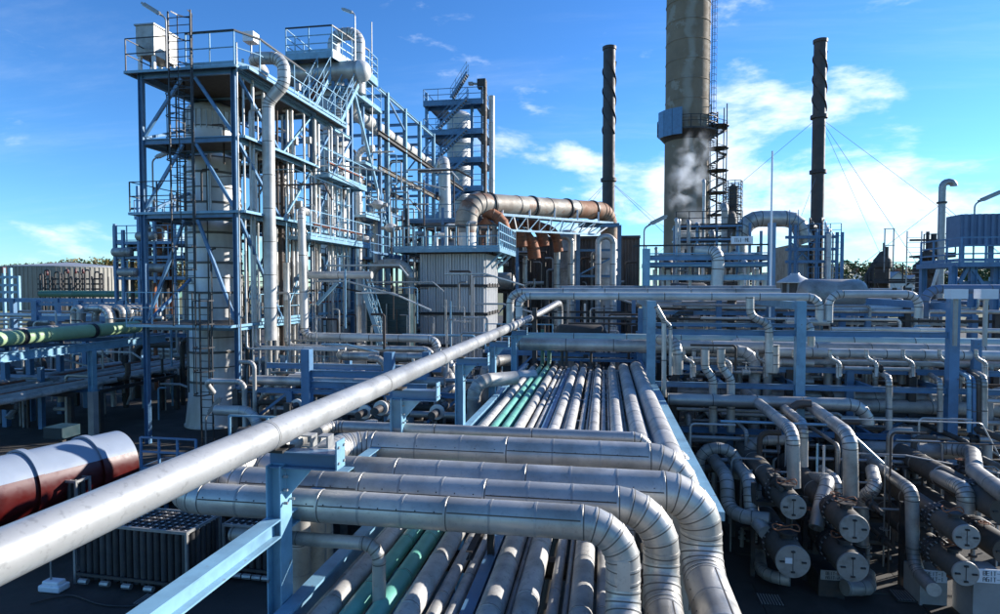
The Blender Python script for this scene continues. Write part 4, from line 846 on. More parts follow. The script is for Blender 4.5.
for k in range(4):
    a = PI/4+k*PI/2; x, y = stx+1.45*math.cos(a), cyh-1+1.45*math.sin(a); b = MB(); b.bar((x, y, 0), (x, y, zt_+.8), .12); piece('upright', b, 'dark', sp_, smooth=False)
b = MB()
for i in range(9):
    z = 4+i*(zt_-3)/9; b.lathe((stx, cyh-1, z), [(1.46, 0), (1.52, 0), (1.52, .1), (1.46, .1)], 16)
piece('hoops', b, 'dark', sp_, smooth=False)
def stackp(label, px, ptop, pbot_w, Y_, strake0, strake1, rings, wires, turns):
    x = P(px, 285, Y=Y_).x; r_ = (P(px+pbot_w/2, 200, Y=Y_).x-P(px-pbot_w/2, 200, Y=Y_).x)/2; z1 = P(px, ptop, Y=Y_).z
    o = thing('flue_stack', label, 'chimney', (x, Y_, 0)); b = MB(); b.lathe((x, Y_, 0), [(r_*1.02, 0), (r_, z1*.5), (r_*.97, z1-.5), (r_*1.1, z1-.45), (r_*1.12, z1), (r_*.85, z1), (r_*.85, z1-.6)], 32); piece('shaft', b, 'stack', o)
    z0, zz1 = P(px, strake0, Y=Y_).z, P(px, strake1, Y=Y_).z
    for s in range(3):
        b = MB(); n = 90; pr = None
        for i in range(n+1):
            t = i/n; a = s*2*PI/3+t*turns*2*PI; z = z0+(zz1-z0)*t
            e = (Vector((x+r_*.95*math.cos(a), Y_+r_*.95*math.sin(a), z)), Vector((x+(r_+.15)*math.cos(a), Y_+(r_+.15)*math.sin(a), z)))
            if pr:
                up_ = Vector((0, 0, .08)); b.add([pr[0], pr[1], e[1], e[0], pr[0]+up_, pr[1]+up_, e[1]+up_, e[0]+up_], [(3, 2, 1, 0), (4, 5, 6, 7), (1, 2, 6, 5), (0, 1, 5, 4), (2, 3, 7, 6)])
            pr = e
        piece('helical_strake', b, 'stack', o, smooth=False)
    for pz_ in rings: z = P(px, pz_, Y=Y_).z; b = MB(); b.lathe((x, Y_, z), [(r_*.98, -.3), (r_+.28, -.25), (r_+.28, .25), (r_*.98, .3)], 24); piece('collar', b, 'dark', o)
    for k, (zp, ex, ey) in enumerate(wires):
        z = P(px, zp, Y=Y_).z; b = MB(); b.cyl((x, Y_, z), (x+ex, Y_+ey, 2.0), .028, 4); piece('guy_wire', b, 'cable', o)
    return x, z1
stackp('left thin dark stack with spiral fins, behind the big brown duct', 608, 47, 12.5, 100, 62, 135, (180,), ((180, -22, 6), (180, 20, -8), (180, 26, 10), (180, -18, 14)), 1.25)
stackp('right thin dark stack with spiral fins near its top', 816, 40, 13, 100, 52, 112, (117, 172), ((117, -34, 5), (117, 32, -6), (117, 12, -14), (172, -12, -18), (117, 22, 22)), 1.0)
# steam
def steam(loc, sc, dens, label, seed):
    me = bpy.data.materials.new('steam'); me.use_nodes = True; t = me.node_tree; t.nodes.clear(); o_ = t.nodes.new('ShaderNodeOutputMaterial'); v = t.nodes.new('ShaderNodeVolumePrincipled')
    v.inputs['Color'].default_value = (1, 1, 1, 1); tc = t.nodes.new('ShaderNodeTexCoord'); nz = t.nodes.new('ShaderNodeTexNoise'); nz.inputs['Scale'].default_value = 1.5; nz.inputs['Detail'].default_value = 5; nz.noise_dimensions = '4D'; nz.inputs['W'].default_value = seed; nz.inputs['Distortion'].default_value = .5
    mp = t.nodes.new('ShaderNodeMapping'); mp.inputs['Scale'].default_value = tuple(v_*.36 for v_ in sc); t.links.new(tc.outputs['Object'], mp.inputs[0]); t.links.new(mp.outputs[0], nz.inputs['Vector']); ln = t.nodes.new('ShaderNodeVectorMath'); ln.operation = 'LENGTH'; t.links.new(tc.outputs['Object'], ln.inputs[0])
    a = t.nodes.new('ShaderNodeMapRange'); a.inputs[1].default_value = .47; a.inputs[2].default_value = .76; t.links.new(nz.outputs[0], a.inputs[0])
    c = t.nodes.new('ShaderNodeMapRange'); c.inputs[1].default_value = .45; c.inputs[2].default_value = .98; c.inputs[3].default_value = 1; c.inputs[4].default_value = 0; t.links.new(ln.outputs[1], c.inputs[0])
    m1 = t.nodes.new('ShaderNodeMath'); m1.operation = 'MULTIPLY'; t.links.new(a.outputs[0], m1.inputs[0]); t.links.new(c.outputs[0], m1.inputs[1])
    m2 = t.nodes.new('ShaderNodeMath'); m2.operation = 'MULTIPLY'; m2.inputs[1].default_value = dens; t.links.new(m1.outputs[0], m2.inputs[0]); t.links.new(m2.outputs[0], v.inputs['Density']); t.links.new(v.outputs[0], o_.inputs['Volume'])
    M['_steam'] = me; b = MB(); b.lathe((0, 0, 0), [(math.sin(PI*i/12)+.001, -math.cos(PI*i/12)) for i in range(13)], 20)
    o = put('steam', b.mesh('steam', '_steam'), None, Matrix.Translation(loc) @ Matrix.Rotation(.25, 4, 'Y') @ Matrix.Diagonal((*sc, 1))); tag(o, label, 'steam', None, 'stuff')
steam(P(690, 172, Y=78), (2.7, 1.4, 6.0), 1.3, 'white steam wisps rising before the lower shaft of the huge chimney', 2.0)
steam(P(690, 235, Y=74), (2.6, 1.5, 3.6), .7, 'faint steam drifting at the foot of the huge chimney', 5.0)
steam(P(625, 206, Y=92), (1.6, 1.4, 2.6), 1.1, 'little puff of steam right of the left thin stack', 9.0)
# ================================================================== SECOND FURNACE (right of chimney)
YS2 = 58; s2 = thing('boiler_unit', 'grey boiler casing in a blue frame below the right thin stack', 'furnace', (P(800, 285, Y=YS2).x, YS2, 0))
def q_(px, py, y=YS2): return P(px, py, Y=y)
xa, xb_ = q_(787, 285).x, q_(813, 285).x; za = q_(800, 245).z
b = MB(); b.box(((xa+xb_)/2, YS2+2, za/2), (xb_-xa, 4, za)); piece('casing', b, 'clad2', s2, smooth=False)
for i in range(3): a = xa+(xb_-xa)*i/3; corr(s2, (a, YS2-.01), (a+(xb_-xa)/3, YS2-.01), 3, za-.05, (0, -1), 'panel', 2)
for px in (786, 791, 812, 822, 832, 837):
    x = q_(px, 285).x; column(s2, x, YS2-1.0, 0, q_(px, 226 if px < 800 else 233).z, .22, 'blue', 'box')
for py in (238, 250, 262, 280): z = q_(800, py).z; beam(s2, (q_(786, 0).x, YS2-1, z), (q_(837, 0).x, YS2-1, z), .2, .25, 'blue', 'beam', 'box'); railing(s2, [(q_(808, 0).x, YS2-1.3, z), (q_(840, 0).x, YS2-1.3, z)], 1.1, 'blue', False, .9, t=.05)
brace(s2, (xa, YS2-.5, q_(0, 270).z), (xb_, YS2-.5, q_(0, 250).z), .12); brace(s2, (xb_, YS2-.5, q_(0, 270).z), (xa, YS2-.5, q_(0, 250).z), .12)
ladder(s2, q_(788.5, 285).x, YS2-1.3, 2, q_(0, 226).z, 'blue', .7, False)
dA, dB, dC = q_(738, 240), q_(752, 221), q_(798, 221)
pipe('crossover_duct', 'fat silver duct arching over from the sign to the grey boiler casing', [(dA.x, YS2, dA.z-3), (dA.x, YS2, dA.z+.2), (q_(750, 222).x, YS2, dB.z+.2), (q_(797, 222).x, YS2, dC.z+.2), (q_(806, 240).x, YS2, q_(806, 243).z)], .72, 'clad', 'duct', bend=1.5, step=1.5, near=True, n=28, gore=R(22))
for k, px in enumerate((746, 757, 768)):
    o = thing('duct_stay', f'blue steel upright under the arching silver duct, {od(k)} from the left', 'post', (q_(px, 285).x, YS2-1.2, 0), 'uprights under the arching duct'); column(o, q_(px, 285).x, YS2-1.2, 0, q_(px, 232 if k else 224).z, .2, 'blue', 'box')
pipe('downpipe', 'white pipe standing at the right side of the grey boiler casing', [(q_(827, 0).x, YS2-1.5, .5), (q_(827, 0).x, YS2-1.5, q_(0, 245).z)], .22, 'bright', step=2, n=12)
for k in range(10):
    x = q_(812+k*2.6, 0).x; pipe('riser', f'thin riser in the tangle right of the grey boiler casing, {od(k)} from the left', [(x, YS2-.5+.3*(k % 3), 1), (x, YS2-.5+.3*(k % 3), q_(0, 232+3*(k % 5)).z), (x+.5, YS2+1, q_(0, 232+3*(k % 5)).z)], .08+.04*(k % 3), random.choice(('galv', 'dark', 'blue', 'bright')), group='thin risers beside the boiler casing', step=0, n=8)
# distillation bits near chimney foot
for k, (px, pt, r_, y, m_) in enumerate(((668, 262, .5, 60, 'brown'), (676, 219, .14, 55, 'bright'), (679, 219, .1, 56, 'bright'), (688, 221, .16, 55, 'galv'), (697, 224, .2, 58, 'bright'), (703, 180, .16, 70, 'bright'), (712, 232, .25, 60, 'clad2'), (724, 205, .35, 66, 'clad2'), (731, 214, .5, 66, 'brown'), (735, 225, .14, 66, 'galv'), (656, 248, .12, 52, 'galv'), (661, 255, .2, 53, 'clad2'), (745, 262, .2, 50, 'bright'), (753, 266, .12, 50, 'galv'))):
    x = P(px, 285, Y=y).x; pipe('standing_pipe', f'upright pipe or column before the foot of the huge chimney, {od(k)} from the left', [(x, y, 0), (x, y, P(px, pt, Y=y).z), (x+.02, y+.6+r_*2, P(px, pt, Y=y).z)], r_, m_, group='uprights before the chimney foot', step=1.4, n=14, bend=r_*2)
o = thing('pipe_gallery', 'cluttered railed gallery at the foot of the huge chimney', 'platform', (P(690, 250, Y=56).x, 56, 0))
for py in (236, 247): z = P(0, py, Y=56).z; xa_, xb2 = P(676, py, Y=56).x, P(742, py, Y=56).x; floor(o, xa_, xb2, 56, 59, z, 'dark', 'blue', False); railing(o, [(xa_, 56, z), (xb2, 56, z)], 1.2, 'dark', True, 1.0, t=.06)
for px in (677, 700, 720, 741): column(o, P(px, 0, Y=56).x, 56.2, 0, P(0, 236, Y=56).z, .2, 'blue', 'box')
# coil tower thing right of the stair
o = thing('ringed_column', 'slim column ringed by small round galleries right of the spiral stair', 'column', (P(732, 285, Y=68).x, 68, 0)); x = P(732, 285, Y=68).x
b = MB(); b.lathe((x, 68, 0), [(.45, 0), (.45, P(0, 205, Y=68).z), (.1, P(0, 203, Y=68).z)], 16); piece('shell', b, 'brown', o)
for k in range(6):
    z = P(0, 207+7*k, Y=68).z; railing(o, [(x+.9*math.cos(i*PI/4), 68+.9*math.sin(i*PI/4), z) for i in range(8)], .8, 'dark', True, 1, True, .06)
# ================================================================== MID RIGHT: rack frames, pipes
YR = 18.9
cx1, cx2, cx3 = P(651, 340, Y=YR).x, P(800, 340, Y=YR).x, P(952, 360, Y=YR).x
mf = thing('cross_rack', 'blue steel cross rack with three tall posts between deck and right edge', 'pipe rack', (cx1, YR, 0))
for x, px, m_ in ((cx1, 651, 'lblue'), (cx2, 800, 'lblue'), (cx3, 952, 'blue')): column(mf, x, YR, 0, P(px, 301 if px < 900 else 298, Y=YR).z, .25, m_, 'box')
b = MB(); b.box((cx3, YR, .5), (.5, .5, 1.0)); piece('footing', b, 'found', mf, smooth=False)
for x, y1 in ((cx1, 24.5), (cx2, 24.5), (cx3, 24.5)): beam(mf, (x, YR+.14, 5.9), (x, y1, 5.9), .14, .22, 'lblue' if x < cx3 else 'blue', shape='box')
xe = P(1010, 385, Y=YR).x+3
for py, th, m_ in ((325, .10, 'blue'), (332.5, .16, 'blue'), (385.5, .15, 'blue'), (431, .15, 'blue')):
    z = P(727, py, Y=YR).z
    beam(mf, (cx1+.13, YR, z), (cx2-.13, YR, z), .12, th, m_)
    if py > 330: beam(mf, (cx2+.13, YR, z), (cx3-.13, YR, z), .12, th, m_)
    if py > 350: beam(mf, (cx3+.13, YR, z), (xe, YR, z), .12, th, m_)
ZB1, ZB2 = P(727, 385.5, Y=YR).z, P(727, 431, Y=YR).z
for y in (24.5, 30):
    for x in (cx1, cx2, cx3, cx3+4.2, cx1-4.1): column(mf, x, y, 0, 5.6 if y < 25 else 5.9, .18, 'blue' if x in (cx1, cx3) else 'dark', 'box')
    for z in (5.2, 3.55, 2.2): beam(mf, (cx1-4.1, y, z), (cx3+5, y, z), .08, .10, 'blue' if z < 4 else 'dark')
for x in (cx1, (cx1+cx2)/2, cx2, (cx2+cx3)/2, cx3): beam(mf, (x, YR+.12, ZB1-.02), (x, 30, ZB1-.02), .1, .16); beam(mf, (x, YR+.12, ZB2-.02), (x, 30, ZB2-.02), .1, .16)
def xpipe(label, px0, px1, py, Y_, r_, m='clad', down0=None, down1=None, group='pipes crossing the rack', name='cross_pipe', step=1.3, near=True, up1=None, n=20):
    """pipe parallel to X at the height seen at its left end"""
    a = P(px0, py, Y=Y_); e = P(px1, py, Y=Y_); z = a.z; pts = [(a.x, Y_, z), (e.x, Y_, z)]
    if down0 is not None: pts.insert(0, (a.x, Y_, P(px0, down0, Y=Y_).z))
    if down1 is not None: pts.append((e.x, Y_, P(px1, down1, Y=Y_).z))
    return pipe(name, label, pts, r_, m, 'pipe', group, step=step, near=near, n=n)
xpipe('topmost silver cross pipe, front one, resting on the two left posts of the cross rack', 519, 820, 296, 19.6, .115, 'bright', down0=318, down1=322)
xpipe('topmost silver cross pipe, one behind the front one, bending down at its left end', 510, 780, 292, 20.4, .13, 'clad', down0=330)
xpipe('third topmost silver cross pipe, rearmost and shortest', 560, 776, 288.5, 21.6, .10, 'clad2')
xpipe('silver pipe continuing right from the paired bend, dropping before the blue-grey pipe', 829, 919, 294, 19.6, .115, 'bright', down0=322, down1=318)
xpipe('blue-grey cross pipe at upper right reaching to the picture edge', 925, 1040, 289, 19.9, .13, 'bgrey', down0=318)
xpipe('short link pipe below the paired bend at upper right', 800, 829, 322, 19.6, .10, 'clad', step=.6)
xpipe('big silver cross pipe beyond the far end of the deck, reaching the right edge', 519, 1040, 344, 21.0, .21, 'clad', step=1.6)
xpipe('greenish cross pipe just behind and above the big silver one', 522, 1040, 337, 22.2, .17, 'pcyan', step=1.8)
xpipe('slim pale pipe lying on the big silver cross pipe to the right', 775, 1040, 352, 20.3, .14, 'bright', step=1.1)
xpipe('grey cross pipe under the upper blue beam, bending down left of the third post', 668, 868, 399, 18.1, .17, 'clad', down1=424, step=1.3)
xpipe('second grey cross pipe hidden mostly by the upper long blue beam', 670, 1040, 392, 20.6, .16, 'clad2', step=1.5)
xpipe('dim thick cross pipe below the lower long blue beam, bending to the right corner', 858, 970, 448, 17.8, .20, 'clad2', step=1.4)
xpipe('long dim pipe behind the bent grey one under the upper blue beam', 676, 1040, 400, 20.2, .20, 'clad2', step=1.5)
xpipe('thin cross pipe low between the second and third post', 858, 960, 410, 20.5, .04, 'galv', n=10, near=False)
xpipe('dim pipe under the middle of the cross rack', 700, 1000, 441, 21.0, .16, 'brown', near=False)
# drop pipes in front of the cross rack
def drop(label, pts, Y_, r_, m='clad', group='drop pipes on the cross rack', **k):
    """pts: photo pixels; all on one plane, or (x, y, Y)"""
    return pipe('drop_pipe', label, [P(p[0], p[1], Y=(p[2] if len(p) > 2 else Y_)) for p in pts], r_, m, 'pipe', group, near=k.pop('near', True), step=k.pop('step', .7), n=k.pop('n', 18), **k)
drop('left one of the twin stepped silver drop pipes', [(705, 348), (705, 368), (713, 379), (713, 432)], 18.5, .115, gore=R(18))
drop('right one of the twin stepped silver drop pipes', [(721, 348), (721, 366), (731, 379), (731, 432)], 18.5, .115, gore=R(18))
drop('left slim upright pipe next to the right rack post', [(656, 306), (664, 320), (664, 397)], 18.3, .07, step=1)
drop('right slim upright pipe next to the right rack post, shorter', [(658, 314), (670.5, 326), (670.5, 375)], 18.3, .05, step=1)
drop('fat short elbow pipe right of the slim upright pair', [(660, 340, 19.4), (677, 341, 18.6), (678, 374, 18.6)], 18.6, .15, gore=R(15), bend=.34)
drop('zigzag pipe stepping right beneath the topmost cross pipe', [(750, 297), (750, 316), (769, 324), (769, 372)], 18.9-.3, .11)
drop('thick stub elbow below the zigzag pipe', [(772, 345), (772, 372)], 19.3, .20, step=.3)
drop('silver elbow pipe standing before the blue frame, high in the middle', [(697, 250, 25.2), (718, 252, 24.6), (718, 268, 24.6), (716, 292, 24.6)], 24.6, .23, 'bright', gore=R(16), bend=.5, step=.6)
drop('bent silver pipe left of the second rack post', [(788, 322, 20), (811, 321, 19.2), (811, 346, 19.2)], 19.2, .10)
for k, (px, p0, p1, r_, m_) in enumerate(((889, 378, 430, .085, 'clad'), (940, 381, 432, .07, 'clad'), (915, 433, 478, .085, 'clad2'), (969, 378, 432, .055, 'lblue'), (974, 379, 434, .05, 'blue'), (978.5, 378, 434, .06, 'mix'), (984, 378, 434, .085, 'clad'))):
    drop(f'upright pipe with a bent top near the third rack post, {od(k)} of the row', [(px-22, p0-14, 22.5), (px, p0, 18.6), (px, p1, 18.6)], 18.6, r_, m_, group='bent upright pipes near the third post', n=12, bend=.2)
for k, px in enumerate((694, 739, 828, 846, 902, 925)):
    drop(f'short pipe stub hanging under the big silver cross pipe, {od(k)} from the left', [(px, 350), (px, 378+6*(k % 3))], 20.6, .07+.03*(k % 3), 'clad2', group='stubs under the big cross pipe', n=12)
# pipes coming towards the viewer and bending down to the exchangers
def toward(label, pts, r_, m='clad', **k): return pipe('feed_pipe', label, [P(x, y, Y=Y_) for x, y, Y_ in pts], r_, m, 'pipe', 'feed pipes bending down to the exchangers', near=True, step=k.pop('step', 1.1), n=20, gore=R(20), bend=k.pop('bend', r_*3.2), **k)
toward('feed pipe bending straight down onto the first upper exchanger', [(745, 392, 20), (789, 428, 14.4), (793, 436, 14.1), (794, 487, 14.1)], .135)
toward('feed pipe just right of the first, its bend slightly higher', [(772, 398, 20), (802, 423, 15.6), (803, 431, 15.4), (803, 466, 15.4)], .115)
toward('feed pipe bending straight down onto the middle upper exchanger', [(800, 398, 20), (844, 431, 14.3), (850, 440, 14), (851, 496, 14)], .15)
toward('feed pipe of the right group with a tall straight leg down to the ground', [(862, 455, 18), (905, 486, 14.3), (912, 492, 14), (913, 568, 14), (934, 590, 12.8)], .13, 'clad2')
toward('feed pipe bending down onto the right upper exchanger', [(912, 462, 18), (955, 485, 14.4), (966, 490, 14), (966, 512, 14)], .16, 'clad')
toward('feed pipe coming out at the right picture edge', [(944, 448, 17.6), (972, 450, 17.4), (975, 472, 15), (1012, 500, 12.6)], .17, 'clad2')
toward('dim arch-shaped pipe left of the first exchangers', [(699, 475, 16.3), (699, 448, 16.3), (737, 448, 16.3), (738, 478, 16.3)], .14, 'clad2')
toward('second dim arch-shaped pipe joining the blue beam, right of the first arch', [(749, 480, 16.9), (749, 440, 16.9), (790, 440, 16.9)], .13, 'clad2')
toward('winding pipe running down left of the first lower exchanger', [(707, 450, 18), (727, 478, 15), (728, 508, 14.6), (742, 517, 14.2), (770, 520, 14.0)], .16, 'clad2')
toward('second winding pipe close to the first upper exchanger', [(726, 452, 18), (750, 480, 14.7), (751, 515, 14.4), (766, 533, 13.6)], .15, 'clad')
toward('third winding pipe behind the second', [(735, 462, 18), (757, 480, 15.6), (758, 545, 15.4), (762, 575, 13.8), (790, 580, 13.6)], .13, 'clad2')
toward('S-bent pipe between the two left exchanger stacks', [(808, 478, 16), (829, 480, 14.6), (822, 500, 14.2), (816, 528, 13.8)], .15, 'clad')
toward('short elbow pipe right of the S-bent one', [(822, 470, 16.4), (836, 480, 15.2), (838, 492, 15.2)], .12, 'clad')
toward('two-step pipe right of the middle exchangers', [(862, 545, 15.0), (862, 498, 15.0), (876, 488, 14.6), (872, 470, 15.6)], .14, 'clad')
toward('fat ground-level outlet elbow under the middle lower exchanger', [(845, 588, 13.4), (868, 588, 13.6), (868, 575, 14.6)], .15, 'clad2')
# ---- heat exchangers
def exchanger(label, px, py, Y_, r_, ln=4.6, plate='plate', tagp=False):
    c = P(px, py, Y=Y_); o = thing('heat_exchanger', label, 'heat exchanger', c, 'stacked heat exchangers at lower right'); ax = Matrix.Rotation(-PI/2, 4, 'X')
    def cyl(nm, y0, y1, rr, m_, n=36):
        b = MB(); b.lathe((c.x, c.y+y0, c.z), [(rr*.98, 0), (rr, .012), (rr, y1-y0-.012), (rr*.98, y1-y0)], n, ax); return piece(nm, b, m_, o)
    cyl('end_plate', 0, .05, r_, plate); cyl('channel', .05, .9, r_*.97, 'brown'); cyl('flange', .9, 1.0, r_*1.14, 'dark'); cyl('flange', 1.01, 1.11, r_*1.14, 'dark'); cyl('shell', 1.11, ln, r_*.95, 'brown')
    for yb in (2.2, 3.3): cyl('band', yb, yb+.05, r_*.965, 'clad2')
    b = MB()
    for a in range(4):
        x_ = math.cos(a*PI/2)*r_*.62; z_ = math.sin(a*PI/2)*r_*.62; b.box((c.x+x_, c.y-.012, c.z+z_), (.085 if a % 2 == 0 else .07, .03, .03)); b.box((c.x+x_, c.y-.03, c.z+z_), (.08 if a % 2 == 0 else .03, .02, .015))
    b.box((c.x, c.y-.004, c.z), (.008, .01, r_*1.4)); piece('plate_handles', b, 'dark', o, smooth=False)
    b = MB(); n = 16
    for i in range(n): a = 2*PI*i/n; b.cyl((c.x+math.cos(a)*r_*1.06, c.y+.84, c.z+math.sin(a)*r_*1.06), (c.x+math.cos(a)*r_*1.06, c.y+1.18, c.z+math.sin(a)*r_*1.06), .018, 5)
    piece('bolts', b, 'galv', o)
    for yb in (1.7, 3.8): b = MB(); b.box((c.x, c.y+yb, c.z-r_*1.05), (r_*1.5, .16, r_*.7)); piece('saddle', b, 'dark', o, smooth=False)
    if tagp: b = MB(); b.box((c.x-r_*.25, c.y-.008, c.z+.02), (.13, .01, .11)); piece('notice', b, 'white', o, smooth=False)
    return o, c
EX = [('upper exchanger of the leftmost stack, with a plain round end plate', 793.6, 507.5, 13.2, .25, 0), ('lower exchanger of the leftmost stack, largest, a white notice on its end plate', 793, 562, 12.7, .325, 1),
      ('upper exchanger of the middle stack', 854.6, 529, 12.9, .275, 0), ('lower exchanger of the middle stack', 853, 567.5, 12.7, .29, 0),
      ('upper exchanger of the right stack', 967, 537.5, 12.8, .235, 0), ('lower exchanger of the right stack', 966, 574, 12.7, .235, 0)]
cs = []
for l_, px, py, y, r_, tg in EX:
    o, c = exchanger(l_, px, py, y, r_, tagp=bool(tg)); cs.append(c)
    b = MB(); b.cyl((c.x, c.y+.45, c.z+r_*.9), (c.x, c.y+.45, c.z+r_*1.25), r_*.4, 14); b.cyl((c.x, c.y+.45, c.z+r_*1.25), (c.x, c.y+.45, c.z+r_*1.36), r_*.62, 14); piece('nozzle', b, 'dark', o)
    b = MB(); b.cyl((c.x, c.y+.45, c.z-r_*1.2), (c.x, c.y+.45, c.z-r_*.9), r_*.4, 14); piece('nozzle', b, 'rust', o)
    b = MB(); pr = None
    for i in range(14):
        a = 2*PI*i/13; q = Vector((c.x+math.cos(a)*r_*.8, c.y+.5+math.sin(a)*r_*.5, c.z+r_*1.5+.04*math.sin(3*a)))
        if pr: b.bar(pr, q, .02)
        pr = q
    piece('hand_ring', b, 'rust', o, smooth=False)
for k, (dx, l_) in enumerate(((1005, 'upper dark exchanger cut off by the right picture edge'), (1008, 'lower dark exchanger cut off by the right picture edge'))):
    exchanger(l_, dx, 512+40*k, 13.4, .27, plate='brown')
for k, (ca, cb_) in enumerate(((0, 1), (2, 3), (4, 5))):
    c = cs[cb_]; o = thing('saddle_stand', f'dark steel stand carrying the {("leftmost", "middle", "right")[k]} stack of exchangers', 'stand', (c.x, c.y+1.7, 0), 'stands under the exchangers')
    for yb in (1.7, 3.8):
        for s in (-1, 1): beam(o, (c.x+s*.36, c.y+yb, 0), (c.x+s*.36, c.y+yb, cs[ca].z+.1), .09, .09, 'dark', 'leg', 'box')
        for z in (c.z-.42, cs[ca].z-.35): beam(o, (c.x-.36, c.y+yb, z), (c.x+.36, c.y+yb, z), .1, .1, 'dark', 'crossbar', 'box')
# plinth signs
def plinth(label, px, py, Y_, wd, hh, l1, l2, full=True):
    c = P(px, py, Y=Y_); o = thing('plinth_sign', label, 'sign', (c.x, Y_, 0)); b = MB(); b.box((c.x, Y_+.35, (c.z-.02)/2), (wd, .7, c.z-.02)); piece('plinth', b, 'found' if full else 'dark', o, smooth=False)
    b = MB(); b.box((c.x, Y_-.02, c.z-.0), (wd*.92, .02, hh)); piece('plate', b, 'white' if full else 'plate', o, smooth=False)
    letters(o, l1, (c.x, Y_-.032, c.z+hh*.22), (1, 0, 0), (0, 0, 1), hh*.3); letters(o, l2, (c.x, Y_-.032, c.z-hh*.22), (1, 0, 0), (0, 0, 1), hh*.3); return o
plinth('small tag plate on a plinth left of the right exchanger stack, reading BEIT-1', 934, 576, 13.6, .50, .24, 'BEIT-1', 'AGIT-1')
plinth('tag plate on a plinth right of the right exchanger stack, reading BEIT-3', 992, 576, 12.9, .62, .26, 'BEIT-3', 'AGIT-3')
plinth('dark concrete plinth left of the middle lower exchanger with a small plate', 832, 575, 13.6, .5, .2, 'BEIT-2', 'AGIT-2', False)
# ground-level valves between
for k, (px, py, y) in enumerate(((775, 482, 14), (808, 520, 14.2), (835, 505, 14), (872, 505, 14.4), (775, 545, 14), (884, 540, 15), (945, 560, 13.8), (984, 535, 14), (905, 520, 16), (960, 470, 16))):
    c = P(px, py, Y=y); o = thing('gate_valve', f'small hand-wheel valve among the exchangers, {od(k)} one', 'valve', c, 'hand-wheel valves among the exchangers'); valve(o, c, (0, 1, 0), .06, 'dark', random.choice(('dark', 'rust', 'galv'))); b = MB(); b.cyl((c.x, c.y-.5, c.z), (c.x, c.y+.6, c.z), .05, 10); piece('stub_pipe', b, 'brown', o)
# ================================================================== UPPER BLUE FRAME BEHIND THE CROSS RACK
Yu = 24.6; uf = thing('gallery_structure', 'blue railed gallery frame with the sign, behind the topmost cross pipes', 'steel frame', (P(646, 285, Y=Yu).x, Yu, 0))
xa, xb_ = P(646, 285, Y=Yu).x, P(771, 285, Y=Yu).x
column(uf, xa, Yu, 0, P(0, 256, Y=Yu).z+.05, .28, 'lblue', 'box'); column(uf, xb_, Yu, 0, P(771, 223, Y=Yu).z, .24, 'blue', 'box')
for py in (257.5, 265.5, 277.5): z = P(700, py, Y=Yu).z; beam(uf, (xa, Yu, z), (xb_, Yu, z), .14, .2 if py != 265.5 else .07, 'blue' if py < 260 else 'lblue')
z = P(700, 262, Y=Yu).z; floor(uf, xa, xb_, Yu+.1, Yu+2.2, z, 'blue', 'blue', False); railing(uf, [(xa, Yu+.1, z), (xb_, Yu+.1, z)], P(700, 245, Y=Yu).z-z, 'lblue', False, 1.1, t=.04)
b = MB(); zz = P(700, 245, Y=Yu).z; b.bar((xa-.5, Yu+.07, zz), (xb_, Yu+.07, zz), .06); piece('handrail', b, 'black', uf, smooth=False)
c = P(742, 240, Y=Yu-.2); o = thing('tag_sign', 'small pale rectangular sign with black letters on the blue gallery rail', 'sign', c); b = MB(); b.box(c, (.78, .03, .28)); piece('plate', b, 'white', o, smooth=False); letters(o, 'TGI-ML', c+Vector((0, -.02, 0)), (1, 0, 0), (0, 0, 1), .13)
x = P(767.5, 285, Y=Yu).x; o = thing('mast', 'thin white mast rising before the blue gallery post', 'mast', (x, Yu-.4, 3)); b = MB(); b.cyl((x, Yu-.4, 3), (x, Yu-.4, P(0, 177, Y=Yu-.4).z), .035, 8); piece('pole', b, 'white', o)
lp = P(649, 262, Y=26); lamp(lp.x-.2, 26, lp.z, P(649, 228, Y=26).z-lp.z, 'lamp on a slim pole left of the huge chimney foot', .15, .5, size=.8, tilt=.5)
for k, px in enumerate((663, 668, 741, 748, 757, 765, 690, 655)): drop(f'white upright pipe below the blue gallery, {od(k)} in order', [(px, 266+3*(k % 3)), (px, 292)], 25.5, .06+.03*(k % 3), 'bright', group='white uprights below the blue gallery', n=12, near=False)
# round tank with a conical lid
c = P(801, 285, Y=32); o = thing('lidded_tank', 'small round tank with a pale conical lid behind the second rack post', 'tank', (c.x, 32.9, 0)); rr = P(814, 285, Y=32).x-c.x; zl = P(801, 283, Y=32).z; zt_ = P(801, 278, Y=32).z
b = MB(); b.lathe((c.x, 33, 0), [(rr, 0), (rr, zl)], 24); piece('shell', b, 'brown', o); b = MB(); b.lathe((c.x, 33, 0), [(rr*1.45, zl), (rr*1.45, zl+.05), (.25, zt_+.15), (.2, zt_+.25)], 24); piece('lid', b, 'bright', o, smooth=True)
for k in range(8): a = k*PI/4; beam(o, (c.x+math.cos(a)*rr*1.05, 33+math.sin(a)*rr*1.05, 0), (c.x+math.cos(a)*rr*1.05, 33+math.sin(a)*rr*1.05, zl), .1, .1, 'galv', 'rib', 'box')
